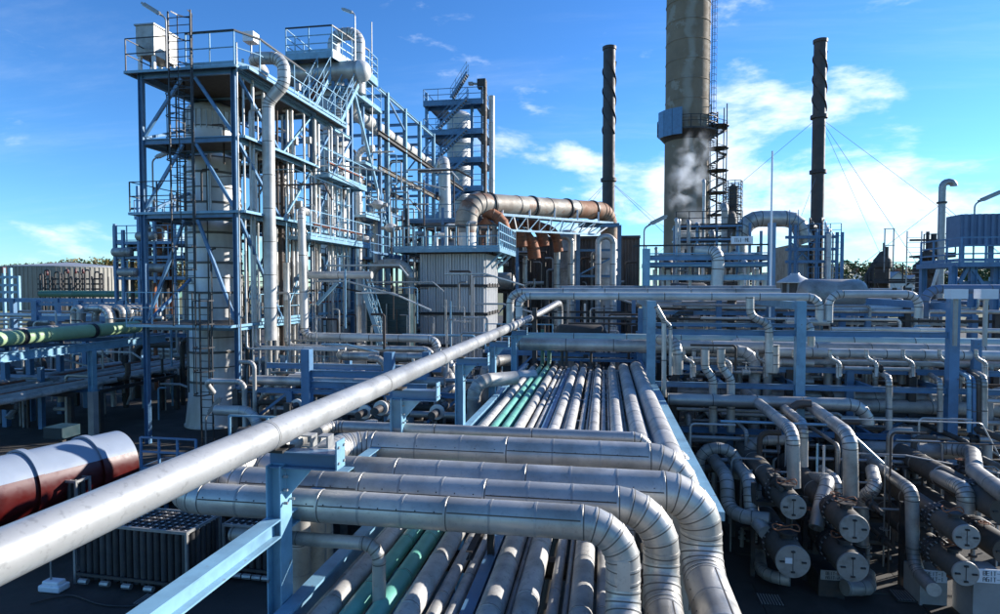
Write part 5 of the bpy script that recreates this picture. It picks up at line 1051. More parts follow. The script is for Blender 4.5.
# ================================================================== FAR RIGHT
x = P(940, 285, Y=40).x; zt_ = P(941, 182, Y=40).z; pipe('vent_pipe', 'tall grey vent pipe with a hooked tip at right, against the sky', [(x, 40, 0), (x, 40, zt_), (x+.6, 40, zt_), (x+.6, 40, zt_-.25)], .19, 'galv', bend=.30, step=0, n=18)
o = thing('vent_stays', 'clamp ring with thin stays on the tall hooked vent pipe', 'clamp', (x, 40, P(0, 222, Y=40).z)); c = Vector((x, 40, P(0, 222, Y=40).z)); b = MB(); b.lathe(c, [(.19, 0), (.27, 0), (.27, .1), (.19, .1)], 16); piece('clamp', b, 'dark', o)
for k, (dx, dy) in enumerate(((4, -2), (-5, 3), (3, 5))): b = MB(); b.cyl(c, c+Vector((dx, dy, -5)), .012, 4); piece('stay_wire', b, 'cable', o)
def topped(label, px, ptop, Y_, r_, m_, px_l, px_r, pdeck, extra):
    x = P(px, 285, Y=Y_).x; z1 = P(px, ptop, Y=Y_).z; zd = P(px, pdeck, Y=Y_).z; o = thing('column_vessel', label, 'vessel', (x, Y_, 0)); b = MB()
    b.lathe((x, Y_, 0), [(r_, 0), (r_, z1-.8), (r_*1.25, z1-.7), (r_*1.25, z1-.2), (r_*.9, z1), (r_*.4, z1+.35), (.05, z1+.4)], 24); piece('shell', b, m_, o)
    for k in range(5): b = MB(); zz = 2+k*(z1-3)/5; b.lathe((x, Y_, zz), [(r_, 0), (r_*1.03, .01), (r_*1.03, .12), (r_, .13)], 24); piece('band', b, 'dark', o)
    xl_, xr2 = P(px_l, 285, Y=Y_).x, P(px_r, 285, Y=Y_).x; floor(o, xl_, xr2, Y_-r_-1.2, Y_-r_+.0, zd, 'dark', 'dark', False); railing(o, [(xl_, Y_-r_-1.2, zd), (xr2, Y_-r_-1.2, zd)], 1.2, 'dark', True, .9, t=.05)
    for s in (xl_+.3, xr2-.3): brace(o, (s, Y_-r_-.9, zd-.1), (x, Y_-r_*.6, zd-1.6), .1, 'dark')
    for (a, b_, c_) in extra: xx = P(a, 285, Y=Y_).x; q = MB(); q.cyl((xx, Y_-.3, zd-.2), (xx, Y_-.3, P(a, b_, Y=Y_).z), c_, 8); piece('vent', q, 'dark', o)
    return o
o = topped('brown column vessel with a flared cap and dark railed deck, right of the thin stack', 882, 257, 46, .45, 'brown', 863, 905, 281, ((881, 243, .07), (884, 247, .12)))
for (a, b_) in ((890, 893), (899, 896)): xx = P(a, 0, Y=45).x; brace(o, (xx, 45, P(0, 275, Y=45).z), (xx, 45, P(0, 241, Y=45).z), .06, 'galv')
for py in (241, 254): brace(o, (P(889, 0, Y=45).x, 45, P(0, py, Y=45).z), (P(900, 0, Y=45).x, 45, P(0, py, Y=45).z), .05, 'galv')
for k in range(3): pipe('looping_vent', f'dark looped vent pipe beside the flared brown column, {od(k)} one', [P(872-3*k, 290, Y=45.2), P(872-3*k, 262+5*k, Y=45.2), P(877-3*k, 262+5*k, Y=45.2)], .1, 'dark', group='looped vents by the brown column', step=0, n=10)
o = topped('black bulbous column vessel with valves on top, left of the hooked vent pipe', 927, 262, 42, .62, 'dark', 908, 938, 256, ((924, 232, .1), (930, 234, .16), (927, 240, .22), (933, 240, .08)))
b = MB(); c = P(928, 240, Y=41.4); b.bar(c+Vector((-1, 0, 0)), c+Vector((.9, 0, 0)), .12); b.bar(c+Vector((-1, 0, -1)), c+Vector((.9, 0, -1)), .1); b.lathe(c+Vector((0, 0, -1.4)), [(.3, 0), (.45, .3), (.3, .7), (.1, .8)], 12); piece('valve_tree', b, 'dark', o, smooth=False)
ladder(o, P(920, 0, Y=41).x, 41.0, 2, P(0, 243, Y=41).z, 'galv', .8, False)
# right deck with the blue-grey cabinet
Yr = 27; ds = thing('deck_structure', 'blue deck structure at the right edge with a corrugated cabinet on top', 'steel frame', (P(960, 285, Y=Yr).x, Yr, 0))
xa = P(959, 285, Y=Yr).x; xe2 = P(1030, 285, Y=Yr).x; zd = P(960, 262, Y=Yr).z; zr = P(960, 238, Y=Yr).z
for px in (960, 980, 1003): column(ds, P(px, 0, Y=Yr).x, Yr, 0, zd-.15, .22, 'blue')
column(ds, xa, Yr+2.8, 0, zd-.1, .22, 'blue')
floor(ds, xa-.15, xe2, Yr-.3, Yr+3, zd, 'blue', 'blue', True, ed=.2); railing(ds, [(xa-.1, Yr+2.8, zd), (xa-.1, Yr-.3, zd), (xe2, Yr-.3, zd)], zr-zd, 'blue', True, .9, t=.055, rails=(1, .66, .33))
for py in (284,): beam(ds, (xa, Yr, P(0, py, Y=Yr).z), (xe2, Yr, P(0, py, Y=Yr).z), .14, .2)
brace(ds, (xa, Yr, P(0, 284, Y=Yr).z), (P(975, 0, Y=Yr).x, Yr, zd-.2), .12); brace(ds, (P(990, 0, Y=Yr).x, Yr, P(0, 284, Y=Yr).z), (P(978, 0, Y=Yr).x, Yr, zd-.2), .12)
xc = P(967, 0, Y=Yr+1.5).x; z0 = P(0, 254, Y=Yr+1.5).z; z1 = P(0, 230.5, Y=Yr+1.5).z
o = thing('cabinet', 'blue-grey corrugated cabinet standing on the right deck', 'cabinet', (xc, Yr+1.5, z0)); b = MB(); b.box((xc+2.0, Yr+2.1, (z0+z1)/2), (4.0, 1.1, z1-z0)); piece('casing', b, 'bgrey', o, smooth=False)
for i in range(8): corr(o, (xc+i*.5, Yr+1.53), (xc+i*.5+.5, Yr+1.53), z0, z1, (0, -1), 'bgrey', 2)
for i in range(4): b = MB(); b.box((xc+.3+i*1.1, Yr+2, (zd+z0)/2), (.15, .15, z0-zd)); piece('leg', b, 'blue', o, smooth=False)
lp = P(974, 231, Y=Yr+2); lamp(lp.x, Yr+2, zd, P(0, 223, Y=Yr+2).z-zd, 'street lamp beside the corrugated cabinet at the right edge', .1, .45, size=1.0, tilt=.45)
lp = P(940, 262, Y=Yr+9); o = thing('sloping_pipe_stay', 'two bright slanting stays beside the black bulbous vessel', 'stay', lp)
for a, c in (((940, 262), (931, 292)), ((946, 272), (966, 284))): b = MB(); b.cyl(P(*a, Y=34), P(*c, Y=34), .08, 8); piece('stay', b, 'bright', o)
# white clamp boxes over the third post
for k, px in enumerate((956, 986)): c = P(px, 294, Y=18.5); o = thing('pipe_cover', f'pale square cover box on the blue-grey pipe, {("left one above the third post", "right one nearer the edge")[k]}', 'cover', c); b = MB(); b.box(c, (.42, .34, .26)); piece('housing', b, 'white', o, smooth=False); b = MB(); b.cyl(c+Vector((0, 0, -1.4)), c+Vector((0, 0, -.13)), .06, 8); piece('stem', b, 'galv', o)
# ================================================================== BACKGROUND OFF THE RACK: houses, trees
def house(label, px, pbase, Y_, wpx, hpx, roofm, storeys=2, gable=True):
    x = P(px, 285, Y=Y_).x; wd = P(px+wpx/2, 285, Y=Y_).x-P(px-wpx/2, 285, Y=Y_).x; zw = P(px, pbase-hpx, Y=Y_).z; o = thing('house', label, 'house', (x, Y_, 0)); D = wd*1.1
    b = MB(); b.box((x, Y_+D/2, zw/2), (wd, D, zw))
    if gable: b.add([(x-wd/2, Y_, zw), (x+wd/2, Y_, zw), (x, Y_, zw+wd*.42), (x-wd/2, Y_+D, zw), (x+wd/2, Y_+D, zw), (x, Y_+D, zw+wd*.42)], [(0, 1, 2), (4, 3, 5)])
    piece('wall', b, 'wall', o, smooth=False); hr = wd*.42
    for s in (-1, 1):
        b = MB(); e = .35
        v = [(x+s*(wd/2+e), Y_-e, zw-e*.84), (x, Y_-e, zw+hr), (x, Y_+D+e, zw+hr), (x+s*(wd/2+e), Y_+D+e, zw-e*.84)]
        b.add(v+[(a, c, z+.22) for a, c, z in v], [(0, 1, 2, 3), (7, 6, 5, 4), (0, 4, 5, 1), (1, 5, 6, 2), (2, 6, 7, 3), (3, 7, 4, 0)]); piece('roof', b, roofm, o, smooth=False)
    b = MB(); b.box((x+wd*.2, Y_+D*.5, zw+hr), (.8, .8, 1.8)); piece('chimney', b, 'roofr', o, smooth=False)
    for st_ in range(storeys):
        for i in range(3):
            c = Vector((x-wd*.3+i*wd*.3, Y_, zw-1.6-3*st_)); b = MB(); b.box((c.x, c.y-.03, c.z), (1.3, .08, 1.6)); f = piece('window', b, 'white', o, smooth=False); b = MB(); b.box((c.x, c.y-.08, c.z), (1.05, .03, 1.35)); piece('pane', b, 'glass', f, smooth=False)
house('white gabled house with a brown roof between the trees, right of the thin stack', 856, 300, 150, 26, 18, 'roofr'); house('white house with a grey roof further right behind the railings', 898, 300, 140, 30, 16, 'roofg')
house('pale house with a grey roof partly behind the black bulbous vessel', 915, 300, 155, 24, 15, 'roofg'); house('distant cream house on the wooded slope', 908, 292, 230, 16, 16, 'roofr', 1)
crowns = {}
def crown(mk, seed, wide=1.0):
    k = (mk, seed, wide)
    if k in crowns: return crowns[k]
    rnd = random.Random(seed*13+5); b = MB(); cl = [(rnd.uniform(-.6, .6)*wide, rnd.uniform(-.6, .6)*wide, rnd.uniform(-.75, .85), rnd.uniform(.28, .5)) for _ in range(13)]
    for cx_, cy_, cz_, cr in cl:
        for _ in range(62):
            d = Vector((rnd.gauss(0, 1), rnd.gauss(0, 1), rnd.gauss(0, 1))).normalized()*cr*rnd.uniform(.55, 1.05); c = Vector((cx_, cy_, cz_))+d; s_ = rnd.uniform(.05, .10)
            u = Vector((rnd.gauss(0, 1), rnd.gauss(0, 1), rnd.gauss(0, 1))).normalized(); v = u.orthogonal().normalized(); b.add([c-u*s_, c+v*s_*.8, c+u*s_, c-v*s_*.8], [(0, 1, 2, 3)])
    crowns[k] = b.mesh('crown', mk, False); return crowns[k]
trunks = {}
def tree(x, y, h_, mk, seed, label, group):
    o = thing('tree', label, 'tree', (x, y, 0), group)
    if 't' not in trunks:
        b = MB(); b.cyl((0, 0, 0), (0, 0, .62), .035, 7, .018)
        for k in range(5): a = k*1.26; b.cyl((0, 0, .35+.05*k), (math.cos(a)*.2, math.sin(a)*.2, .62+.05*k), .014, 5, .005)
        trunks['t'] = b.mesh('trunk', 'bark')
    put('trunk', trunks['t'], o, Matrix.Translation((x, y, 0)) @ Matrix.Diagonal((h_, h_, h_, 1)))
    put('crown', crown(mk, seed % 5, 1.0), o, Matrix.Translation((x, y, h_*.62)) @ Matrix.Rotation(seed, 4, 'Z') @ Matrix.Diagonal((h_*.38, h_*.38, h_*.40, 1)))
rnd = random.Random(3); k = 0
for px in range(-10, 215, 7):
    y = rnd.uniform(235, 300); x = P(px+rnd.uniform(-2, 2), 285, Y=y).x; top = 268-min(px, 60)*.07-3*rnd.random()+(2 if px < 60 else 0); top = {True: 262}.get(px > 150, top); h_ = P(px, top, Y=y).z
    tree(x, y, h_, 'leaf2' if rnd.random() < .6 else 'leaf', k, f'distant tree of the left skyline wood, {od(k)} from the left', 'distant trees behind the storage tank'); k += 1
k = 0
for px in list(range(822, 1012, 6))+[835, 845, 850]:
    y = rnd.uniform(185, 225); x = P(px+rnd.uniform(-2, 2), 285, Y=y).x; top = 264+rnd.uniform(-2, 4)+(3 if px > 900 else 0); h_ = P(px, top, Y=y).z
    tree(x, y, h_, 'leaf' if rnd.random() < .75 else 'leaf2', k, f'green tree on the slope behind the houses at right, {od(k)} from the left', 'trees behind the houses at right'); k += 1
for k, (px, pt, y) in enumerate(((842, 272, 128), (835, 268, 132), (826, 272, 130), (880, 275, 126))):
    tree(P(px, 285, Y=y).x, y, P(px, pt, Y=y).z, 'leaf', k+40, f'nearer bushy tree in front of the white houses, {od(k)} one', 'bushy trees before the houses')
# ================================================================== LEFT SIDE
# storage tank
y = 150; xa, xb_ = P(15, 280, Y=y).x, P(113, 280, Y=y).x; r_ = (xb_-xa)/2; c = ((xa+xb_)/2, y+2); zt_ = P(64, 266, Y=y-r_).z
o = thing('storage_tank', 'wide round storage tank with vertical ribs on the left horizon', 'tank', (c[0], c[1], 0)); b = MB(); b.lathe((*c, 0), [(r_, 0), (r_, zt_)], 96); piece('shell', b, 'shade', o); b = MB(); b.lathe((*c, 0), [(r_*1.01, zt_), (r_*1.01, zt_+.25), (1, zt_+1.6), (.1, zt_+1.6)], 96); piece('roof', b, 'roofg', o)
me = unit('box', 'shade')
for k in range(46):
    a = PI+PI*k/45; put('rib', me, o, Matrix.Translation((c[0]+(r_+.05)*math.cos(a), c[1]+(r_+.05)*math.sin(a), 0)) @ Matrix.Rotation(a, 4, 'Z') @ Matrix.Diagonal((.22, .22, zt_, 1)))
# manifold of dark loops with red valves
k = 0
for i in range(13):
    px = 40+i*5.0; y = 82+(i % 3)*1.5; x = P(px, 285, Y=y).x; zt_ = P(px, (274, 270, 277, 272)[i % 4], Y=y).z; dx = .5+.35*(i % 2)
    pipe('manifold_pipe', f'dark arched manifold pipe before the storage tank, {od(i)} from the left', [(x, y, 2), (x, y, zt_), (x+dx, y, zt_), (x+dx, y, 2)], .13, 'dark', group='arched manifold pipes', step=0, n=10, bend=.3)
o = thing('manifold_structure', 'dark manifold frame with crossbars before the storage tank', 'steel frame', (P(36, 285, Y=84).x, 84, 0))
for py in (279, 284, 289): z = P(60, py, Y=84).z; beam(o, (P(38, py, Y=84).x, 84, z), (P(104, py, Y=84).x, 84, z), .2, .25, 'dark', 'beam', 'box')
for px in range(38, 108, 8): x = P(px, 0, Y=84).x; column(o, x, 84, 0, P(0, 277, Y=84).z, .18, 'dark', 'box')
for k, px in enumerate((47, 67.5, 75.5, 83)): c = P(px, 271 if k else 273, Y=80); o = thing('red_valve', f'red valve head on top of the dark manifold, {od(k)} from the left', 'valve', c, 'red valve heads on the manifold'); b = MB(); b.lathe(c, [(.06, -.4), (.17, -.3), (.2, 0), (.15, .2), (.05, .35)], 12); piece('actuator', b, 'red', o)
c = P(3, 262, Y=70); o = thing('lift_structure', 'pale blue frame with a red top at the left picture edge', 'steel frame', (c.x, 70, 0))
for px in (-4, 3, 11): column(o, P(px, 0, Y=70).x, 70, 0, P(0, 276 if px > 4 else 268, Y=70).z, .3, 'lblue', 'box')
for py in (277, 285, 292): beam(o, (P(-8, 0, Y=70).x, 70, P(0, py, Y=70).z), (P(11, 0, Y=70).x, 70, P(0, py, Y=70).z), .25, .3, 'lblue', 'beam', 'box')
b = MB(); b.box(P(3, 270, Y=70), (.5, .5, .8)); piece('red_head', b, 'red', o, smooth=False)
b = MB(); ys = []; o = None
# hedge-like dark band under the tank
z_ = P(100, 294, Y=70).z
xa, xb_ = P(40, 294, Y=70).x, P(152, 294, Y=70).x
pipe('green_main', 'long dark green pipe running level below the storage tank', [(xa, 70, z_), (xb_+4, 70, z_)], .42, 'dgreen', step=5, n=16)
lr = thing('left_rack', 'blue pipe rack at left behind the pale green pipe, with silver hoops', 'pipe rack', (P(30, 285, Y=45).x, 45, 0))
for px in (28, 71, 116): x = P(px, 0, Y=45).x; column(lr, x, 45, 0, P(0, 300, Y=45).z, .5, 'blue', 'box')
for py, t in ((304, .25), (318, .4)): beam(lr, (P(28, 0, Y=45).x, 45, P(0, py, Y=45).z), (P(150, 0, Y=45).x, 45, P(0, py, Y=45).z), .2, t, 'blue', 'beam', 'box')
for px in (5, 50, 94, 140): column(lr, P(px, 0, Y=52).x, 52, 0, P(0, 298, Y=52).z, .4, 'blue', 'box')
beam(lr, (P(-20, 0, Y=52).x, 52, P(0, 300, Y=52).z), (P(150, 0, Y=52).x, 52, P(0, 300, Y=52).z), .2, .4, 'blue', 'beam', 'box')
for i, (px, w2) in enumerate(((67, 6), (74, 28), (88, 18), (106, 10), (114, 10), (119, 11), (124, 12), (129, 13), (134, 13), (139, 14))):
    y = 41+i*.35; x = P(px, 0, Y=y).x; zt_ = P(px, 308, Y=y).z; x2 = P(px+w2, 0, Y=y).x
    pipe('pipe_hoop', f'silver-blue hooped pipe behind the pale green pipe, {od(i)} from the left', [(x, y, 1), (x, y, zt_), (x2, y+.0, zt_), (x2, y, 1.0)], .26, 'clad', group='silver hoops behind the pale green pipe', step=1.5, n=14, bend=.75)
for i in range(14):
    y = 30+i*2.3; z = P(0, 302, Y=60).z-.6*(i % 3)
    pipe('far_line', f'long pale pipe crossing behind the left racks, {od(i)} from the front', [(-62, y+20, z-.9), (P(146, 0, Y=y+20).x, y+20, z-.9)], random.choice((.14, .2, .28)), random.choice(('bright', 'clad2', 'clad')), group='long pipes behind the left racks', step=3, n=10)
# pale green pipe on its rack, running away
xg = -22.5; za_ = P(0, 339, X=xg).z; zb2 = P(134, 325, X=xg); yg1 = P(137, 325, X=xg).y
g1 = pipe('pale_green_main', 'fat pale green pipe with dark bands leading in from the left edge', [(xg, 4, za_), (xg, yg1, za_)], .29, 'pale', 'pipe', step=2.6, near=True, n=24, bead=.012)
for k in range(9): yy = 12+k*2.9+(k % 3)*.5; b = MB(); b.lathe((xg, yy, za_), [(.292, 0), (.32, .01), (.32, .2), (.292, .21)], 24, Matrix.Rotation(-PI/2, 4, 'X')); piece('saddle_band', b, 'dark', g1)
gr = thing('pipe_bridge', 'pipe bridge with pale edge beam carrying the pale green pipe', 'pipe rack', (xg, 16, 0))
zb_ = za_-.62
for x in (xg+.75, xg-4.5): beam(gr, (x, 2, zb_), (x, yg1+1, zb_), .16, .36, 'lblue' if x > xg else 'blue')
for k in range(10): yy = 3+k*3.0; beam(gr, (xg-4.5, yy, zb_-.05), (xg+.7, yy, zb_-.05), .12, .2)
xg2 = xg+.75
for px in (-25, 92): p = P(px, 360, X=xg2); column(gr, xg2, p.y, 1.9, zb_-.18, .24, 'lblue'); b = MB(); b.box((xg2, p.y, .95), (.28, .28, 1.9)); piece('concrete_foot', b, 'found', gr, smooth=False)
for px in (30, 5, 60, 86): p = P(px, 360, X=xg-4.5); column(gr, xg-4.5, p.y, 0, zb_-.18, .24, 'blue', 'box')
for i in range(6):
    x = xg-.9-i*.62; pipe('bridge_pipe', f'pale pipe beside the pale green one on the pipe bridge, {od(i)} towards the back', [(x, 4, za_-.2+.05*(i % 2)), (x, yg1+2, za_-.2+.05*(i % 2))], .14+.05*(i % 3), ('bright', 'clad', 'deck')[i % 3], group='pale pipes on the pipe bridge', step=2.5, n=14)
# lower left pipe shelf
xs = -24.0; zs_ = P(60, 385, X=xs).z
ls = thing('pipe_shelf', 'low dark steel shelf under a row of cream pipes at left', 'pipe rack', (xs, 20, 0))
for k in range(9): yy = 12+k*2.8; beam(ls, (xs-3.3, yy, zs_-.25), (xs+1.5, yy, zs_-.25), .14, .2, 'dark'); 
for k in range(5):
    for x in (xs-3.0, xs+1.3): column(ls, x, 12+k*5.6, 0, zs_-.35, .18, 'dark', 'box')
for i in range(10):
    x = xs+1.3-i*.48; pipe('shelf_pipe', f'cream pipe lying on the low shelf at left, {od(i)} counted from the near side', [(x, 8+(i % 4), zs_+.03*(i % 3)), (x, 34-(i % 3)*1.7, zs_+.03*(i % 3))], (.12, .16, .09, .14)[i % 4], ('deck', 'bright', 'rust', 'deck', 'bright')[i % 5], group='cream pipes on the low shelf', step=1.6, n=14)
for i in range(46):
    x = random.uniform(-38, -19.5); y = random.uniform(30, 42); z1 = random.uniform(1.5, 4.8); r2 = random.choice((.06, .09, .13, .2))
    pts = [(x, y, 0), (x, y, z1), (x+random.choice((-1, 1))*random.uniform(.6, 2.5), y, z1)]
    pipe('tangle_pipe', f'dim upright pipe in the tangle beneath the pipe bridge, {od(i)} counted rightwards', pts, r2, random.choice(('brown', 'dark', 'clad2', 'galv', 'mix')), group='dim pipes beneath the pipe bridge', step=0, n=9)
for i in range(10):
    p = P(148+i*7.5, 340, Y=33+i % 3); z1 = P(0, 346, Y=33).z
    pipe('back_riser', f'upright pipe seen through the foot of the front tower, {od(i)} from the left', [(p.x, p.y, 0), (p.x, p.y, z1+random.uniform(0, 4))], random.choice((.08, .12, .16)), random.choice(('clad2', 'rust', 'galv', 'brown')), group='uprights seen through the tower foot', step=2, n=10)
z_ = P(200, 350, Y=36).z
for i in range(3): pipe('back_line', f'bright level pipe behind the front tower foot, {("upper", "middle", "lower")[i]} of three', [(P(140, 0, Y=36).x, 36+i*.5, z_-.35*i), (P(224, 0, Y=36).x, 36+i*.5, z_-.35*i)], .2, 'bright', group='bright pipes behind the tower foot', step=2, n=14)
# frames left behind the tower (x 108..190)
bf = thing('back_structure', 'distant blue process frame left of the front tower with dark vessels', 'steel frame', (P(110, 285, Y=46).x, 46, 0))
for px, pt in ((110, 226), (118, 232), (134, 190), (150, 200), (170, 200)):
    x = P(px, 0, Y=46).x; column(bf, x, 46, 0, P(0, pt, Y=46).z, .22, 'blue', 'box'); column(bf, x, 50, 0, P(0, pt, Y=46).z, .22, 'blue', 'box')
for py in (219, 243, 257, 277):
    z = P(0, py, Y=46).z; x0 = P(108 if py > 240 else 130, 0, Y=46).x; x1 = P(192, 0, Y=46).x; floor(bf, x0, x1, 46, 50, z, 'blue', 'blue', False, ed=.25); railing(bf, [(x0, 46, z), (x1, 46, z)], 1.3, 'blue' if py < 270 else 'lblue', False, 1.3, t=.06)
for i in range(26):
    px = random.uniform(109, 200); y = random.uniform(46.5, 49.5); x = P(px, 0, Y=y).x; z1 = P(0, random.uniform(208, 262) if px > 132 else random.uniform(236, 262), Y=y).z; z0 = random.uniform(0, 5)
    pipe('frame_pipe', f'pipe within the distant blue frame left of the tower, {od(i)} of many', [(x, y, z0), (x, y, z1), (x+random.uniform(-1.5, 1.5), y, z1)], random.choice((.07, .1, .16, .28, .4)), random.choice(('galv', 'dark', 'clad2', 'bright', 'rust', 'lblue', 'brown')), group='pipes within the distant blue frame', step=2, n=10)
for i, (px, py) in enumerate(((122, 252), (146, 236), (128, 272), (158, 268))): c = P(px, py, Y=45.8); o = thing('grey_drum', f'small horizontal grey drum in the distant blue frame, {od(i)} one', 'drum', c, 'small drums in the distant blue frame'); b = MB(); b.lathe(c, [(.2, -.9), (.36, -.75), (.36, .75), (.2, .9)], 18, Matrix.Rotation(PI/2, 4, 'Y')); piece('shell', b, 'clad2', o)
# ---- red and white tank on its side
p0 = P(-40, 503, Z=1.5); p1 = P(119, 461, Z=1.5); d = (p1-p0).normalized(); ln = (p1-p0).length
rtk = thing('tank_car', 'long white and dark red horizontal tank with raised ribs in the shade at left', 'tank', (p0.x, p0.y, 0)); R_ = .86; m_ = orient(p0, p1); n = 48
def arc(a0, a1, rr, mname, nm, z0=0, z1=ln):
    b = MB(); k = 20; vs = [m_ @ Vector((rr*math.cos(a0+(a1-a0)*i/k), rr*math.sin(a0+(a1-a0)*i/k), z)) for z in (z0, z1) for i in range(k+1)]
    vs += [m_ @ Vector(((rr-.05)*math.cos(a0+(a1-a0)*i/k), (rr-.05)*math.sin(a0+(a1-a0)*i/k), z)) for z in (z0, z1) for i in range(k+1)]; q = k+1
    b.add(vs, [(i, i+1, q+i+1, q+i) for i in range(k)]+[(2*q+i+1, 2*q+i, 3*q+i, 3*q+i+1) for i in range(k)]+[(i, q*2+i, q*2+i+1, i+1) for i in range(k)]+[(q+i+1, q*3+i+1, q*3+i, q+i) for i in range(k)]); return piece(nm, b, mname, rtk)
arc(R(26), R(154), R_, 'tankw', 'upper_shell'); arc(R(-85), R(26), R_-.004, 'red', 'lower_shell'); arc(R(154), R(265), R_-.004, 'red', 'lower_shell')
b = MB(); b.lathe((0, 0, 0), [(R_-.02, -.03), (R_-.02, ln+.02)], 40, m_); piece('inner_shell', b, 'dark', rtk)
b = MB(); b.lathe((0, 0, ln), [(R_, 0), (R_*.98, .05), (R_*.85, .10), (R_*.4, .14), (.02, .15)], 40, m_ @ Matrix.Translation((0, 0, ln)) if False else m_); piece('dished_end', b, 'clad2', rtk)
t = 1.2
while t < ln-.5:
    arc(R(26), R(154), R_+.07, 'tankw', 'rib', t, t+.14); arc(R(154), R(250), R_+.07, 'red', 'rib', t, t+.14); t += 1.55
for t in (1.5, 4.6, 7.6): q = p0+d*t; b = MB(); b.box((0, 0, 0), (.5, 1.6, .9), Matrix.Translation((q.x, q.y, .45)) @ Matrix.Rotation(math.atan2(d.y, d.x), 4, 'Z')); piece('saddle', b, 'dark', rtk, smooth=False)
b = MB(); q = p0+Vector((d.y, -d.x, 0))*1.35; b.cyl((q.x, q.y, .75), (q.x+d.x*5.2, q.y+d.y*5.2, .75), .3, 20); piece('side_pipe', b, 'clad', rtk)
# service walkway at the end of the tank
o = thing('service_walkway', 'small blue railed service step at the end of the red and white tank', 'platform', (P(142, 450, Z=1.8).x, P(142, 450, Z=1.8).y, 0)); q = P(141, 452, Z=2.0); x1 = P(196, 452, Y=q.y).x
floor(o, q.x, x1, q.y, q.y+.9, 1.6, 'dark', 'blue', False, ed=.14); railing(o, [(q.x, q.y, 1.6), (x1, q.y, 1.6)], .8, 'blue', False, .6, t=.045)
for x in (q.x+.1, x1-.1):
    for y in (q.y+.1, q.y+.8): beam(o, (x, y, 0), (x, y, 1.5), .08, .08, 'blue', 'leg', 'box')
c = P(62, 431, Y=17.5); o = thing('blue_box', 'small dark blue box on a stand behind the white tank top', 'box', (c.x, 17.5, 0)); b = MB(); b.box(c, (.7, .7, .35)); piece('housing', b, 'dteal', o, smooth=False); b = MB(); b.bar((c.x, c.y, 0), (c.x, c.y, c.z-.2), .15); piece('stand', b, 'dark', o, smooth=False)
# ---- gas bottle bundles
def bundle(label, px, py, Y_, nx, ny, h_, sp_=.17, yaw=-.04, lit=True):
    c = P(px, py, Y=Y_) if isinstance(px, (int, float)) else px; o = thing('bottle_bundle', label, 'gas bottle bundle', (c.x, c.y, 0), 'bundles of upright black tubes')
    mt = Matrix.Translation((c.x, c.y, 0)) @ Matrix.Rotation(yaw, 4, 'Z'); W, D = nx*sp_, ny*sp_
    key = ('tube', h_)
    if key not in CACHE:
        b = MB(); r0 = sp_*.45; b.lathe((0, 0, .1), [(r0, 0), (r0, h_*.9), (r0*.8, h_), (r0*.95, h_), (r0*.95, h_+.03), (r0*.7, h_+.03), (r0*.7, h_-.05), (.01, h_-.05)], 12); CACHE[key] = b.mesh('tube', 'tubeg')
        b = MB(); k = 8
        for i in range(k):
            a, a2 = PI*i/k, PI*(i+1)/k; b.bar((r0*.95*math.cos(a), 0, h_+.04+r0*1.1*math.sin(a)), (r0*.95*math.cos(a2), 0, h_+.04+r0*1.1*math.sin(a2)), .035, .014)
        CACHE[('rim', h_)] = b.mesh('handle_hoop', 'bright', False)
    for j in range(ny):
        for i in range(nx):
            t = put('tube', CACHE[key], o, mt @ Matrix.Translation(((i+.5)*sp_, (j+.5)*sp_, 0)))
            if lit or j < 2: put('handle_hoop', CACHE[('rim', h_)], t, mt @ Matrix.Translation(((i+.5)*sp_, (j+.5)*sp_, 0)))
    for z in (.22, h_+.12):
        for a, e in (((-.03, -.03), (W+.03, -.03)), ((W+.03, -.03), (W+.03, D+.03)), ((W+.03, D+.03), (-.03, D+.03)), ((-.03, D+.03), (-.03, -.03))): beam(o, mt @ Vector((*a, z)), mt @ Vector((*e, z)), .04, .06, 'galv' if z > 1 else 'dark', 'frame_bar', 'box')
    for a in ((-.03, -.03), (W+.03, -.03), (W+.03, D+.03), (-.03, D+.03)): p = mt @ Vector((*a, 0)); beam(o, p, p+Vector((0, 0, h_+.15)), .05, .05, 'galv', 'corner_post', 'box')
    for i in range(5):
        b = MB(); p = mt @ Vector((W*(.1+.2*i), -.12, .12)); b.cyl(p-Vector((.10, 0, 0)), p+Vector((.10, 0, 0)), .06, 8); piece('foot_roller', b, 'galv', o)
    return o
yb_ = 11.6; xr_ = P(190, 556, Y=yb_).x; hb_ = P(190, 530, Y=yb_).z-.14
bundle('large bundle of black tubes with shiny rims under the overhead pipe', Vector((xr_-16*.17, yb_, 0)), 0, yb_, 16, 6, hb_)
xr2 = P(212, 556, Y=11.9).x; bundle('second bundle of black tubes, dull topped, right behind the shiny rimmed one', Vector((xr2, 12.4, 0)), 0, 12.4, 7, 5, hb_-.15, lit=False)
p = P(40, 505, Z=.3); bundle('small bundle of black tubes beside the red and white tank', Vector((P(42, 480, Y=13.4).x, 13.4, 0)), 0, 13.4, 6, 2, P(44, 478, Y=13.4).z-.15, lit=False)
c = P(54, 583, Z=.15); o = thing('weight_block', 'small pale plastic foot block with a thin pole, on the asphalt at lower left', 'weight', (c.x, c.y, 0))
b = MB(); b.box((c.x, c.y, .07), (.52, .3, .14)); b.box((c.x, c.y, .17), (.4, .22, .10)); me_ = piece('block', b, 'white', o, smooth=False); bv = me_.modifiers.new('bevel', 'BEVEL'); bv.width = .03; bv.segments = 2
b = MB(); b.cyl((c.x-.07, c.y, .2), (c.x-.07, c.y, 1.6), .02, 8); piece('pole', b, 'galv', o)
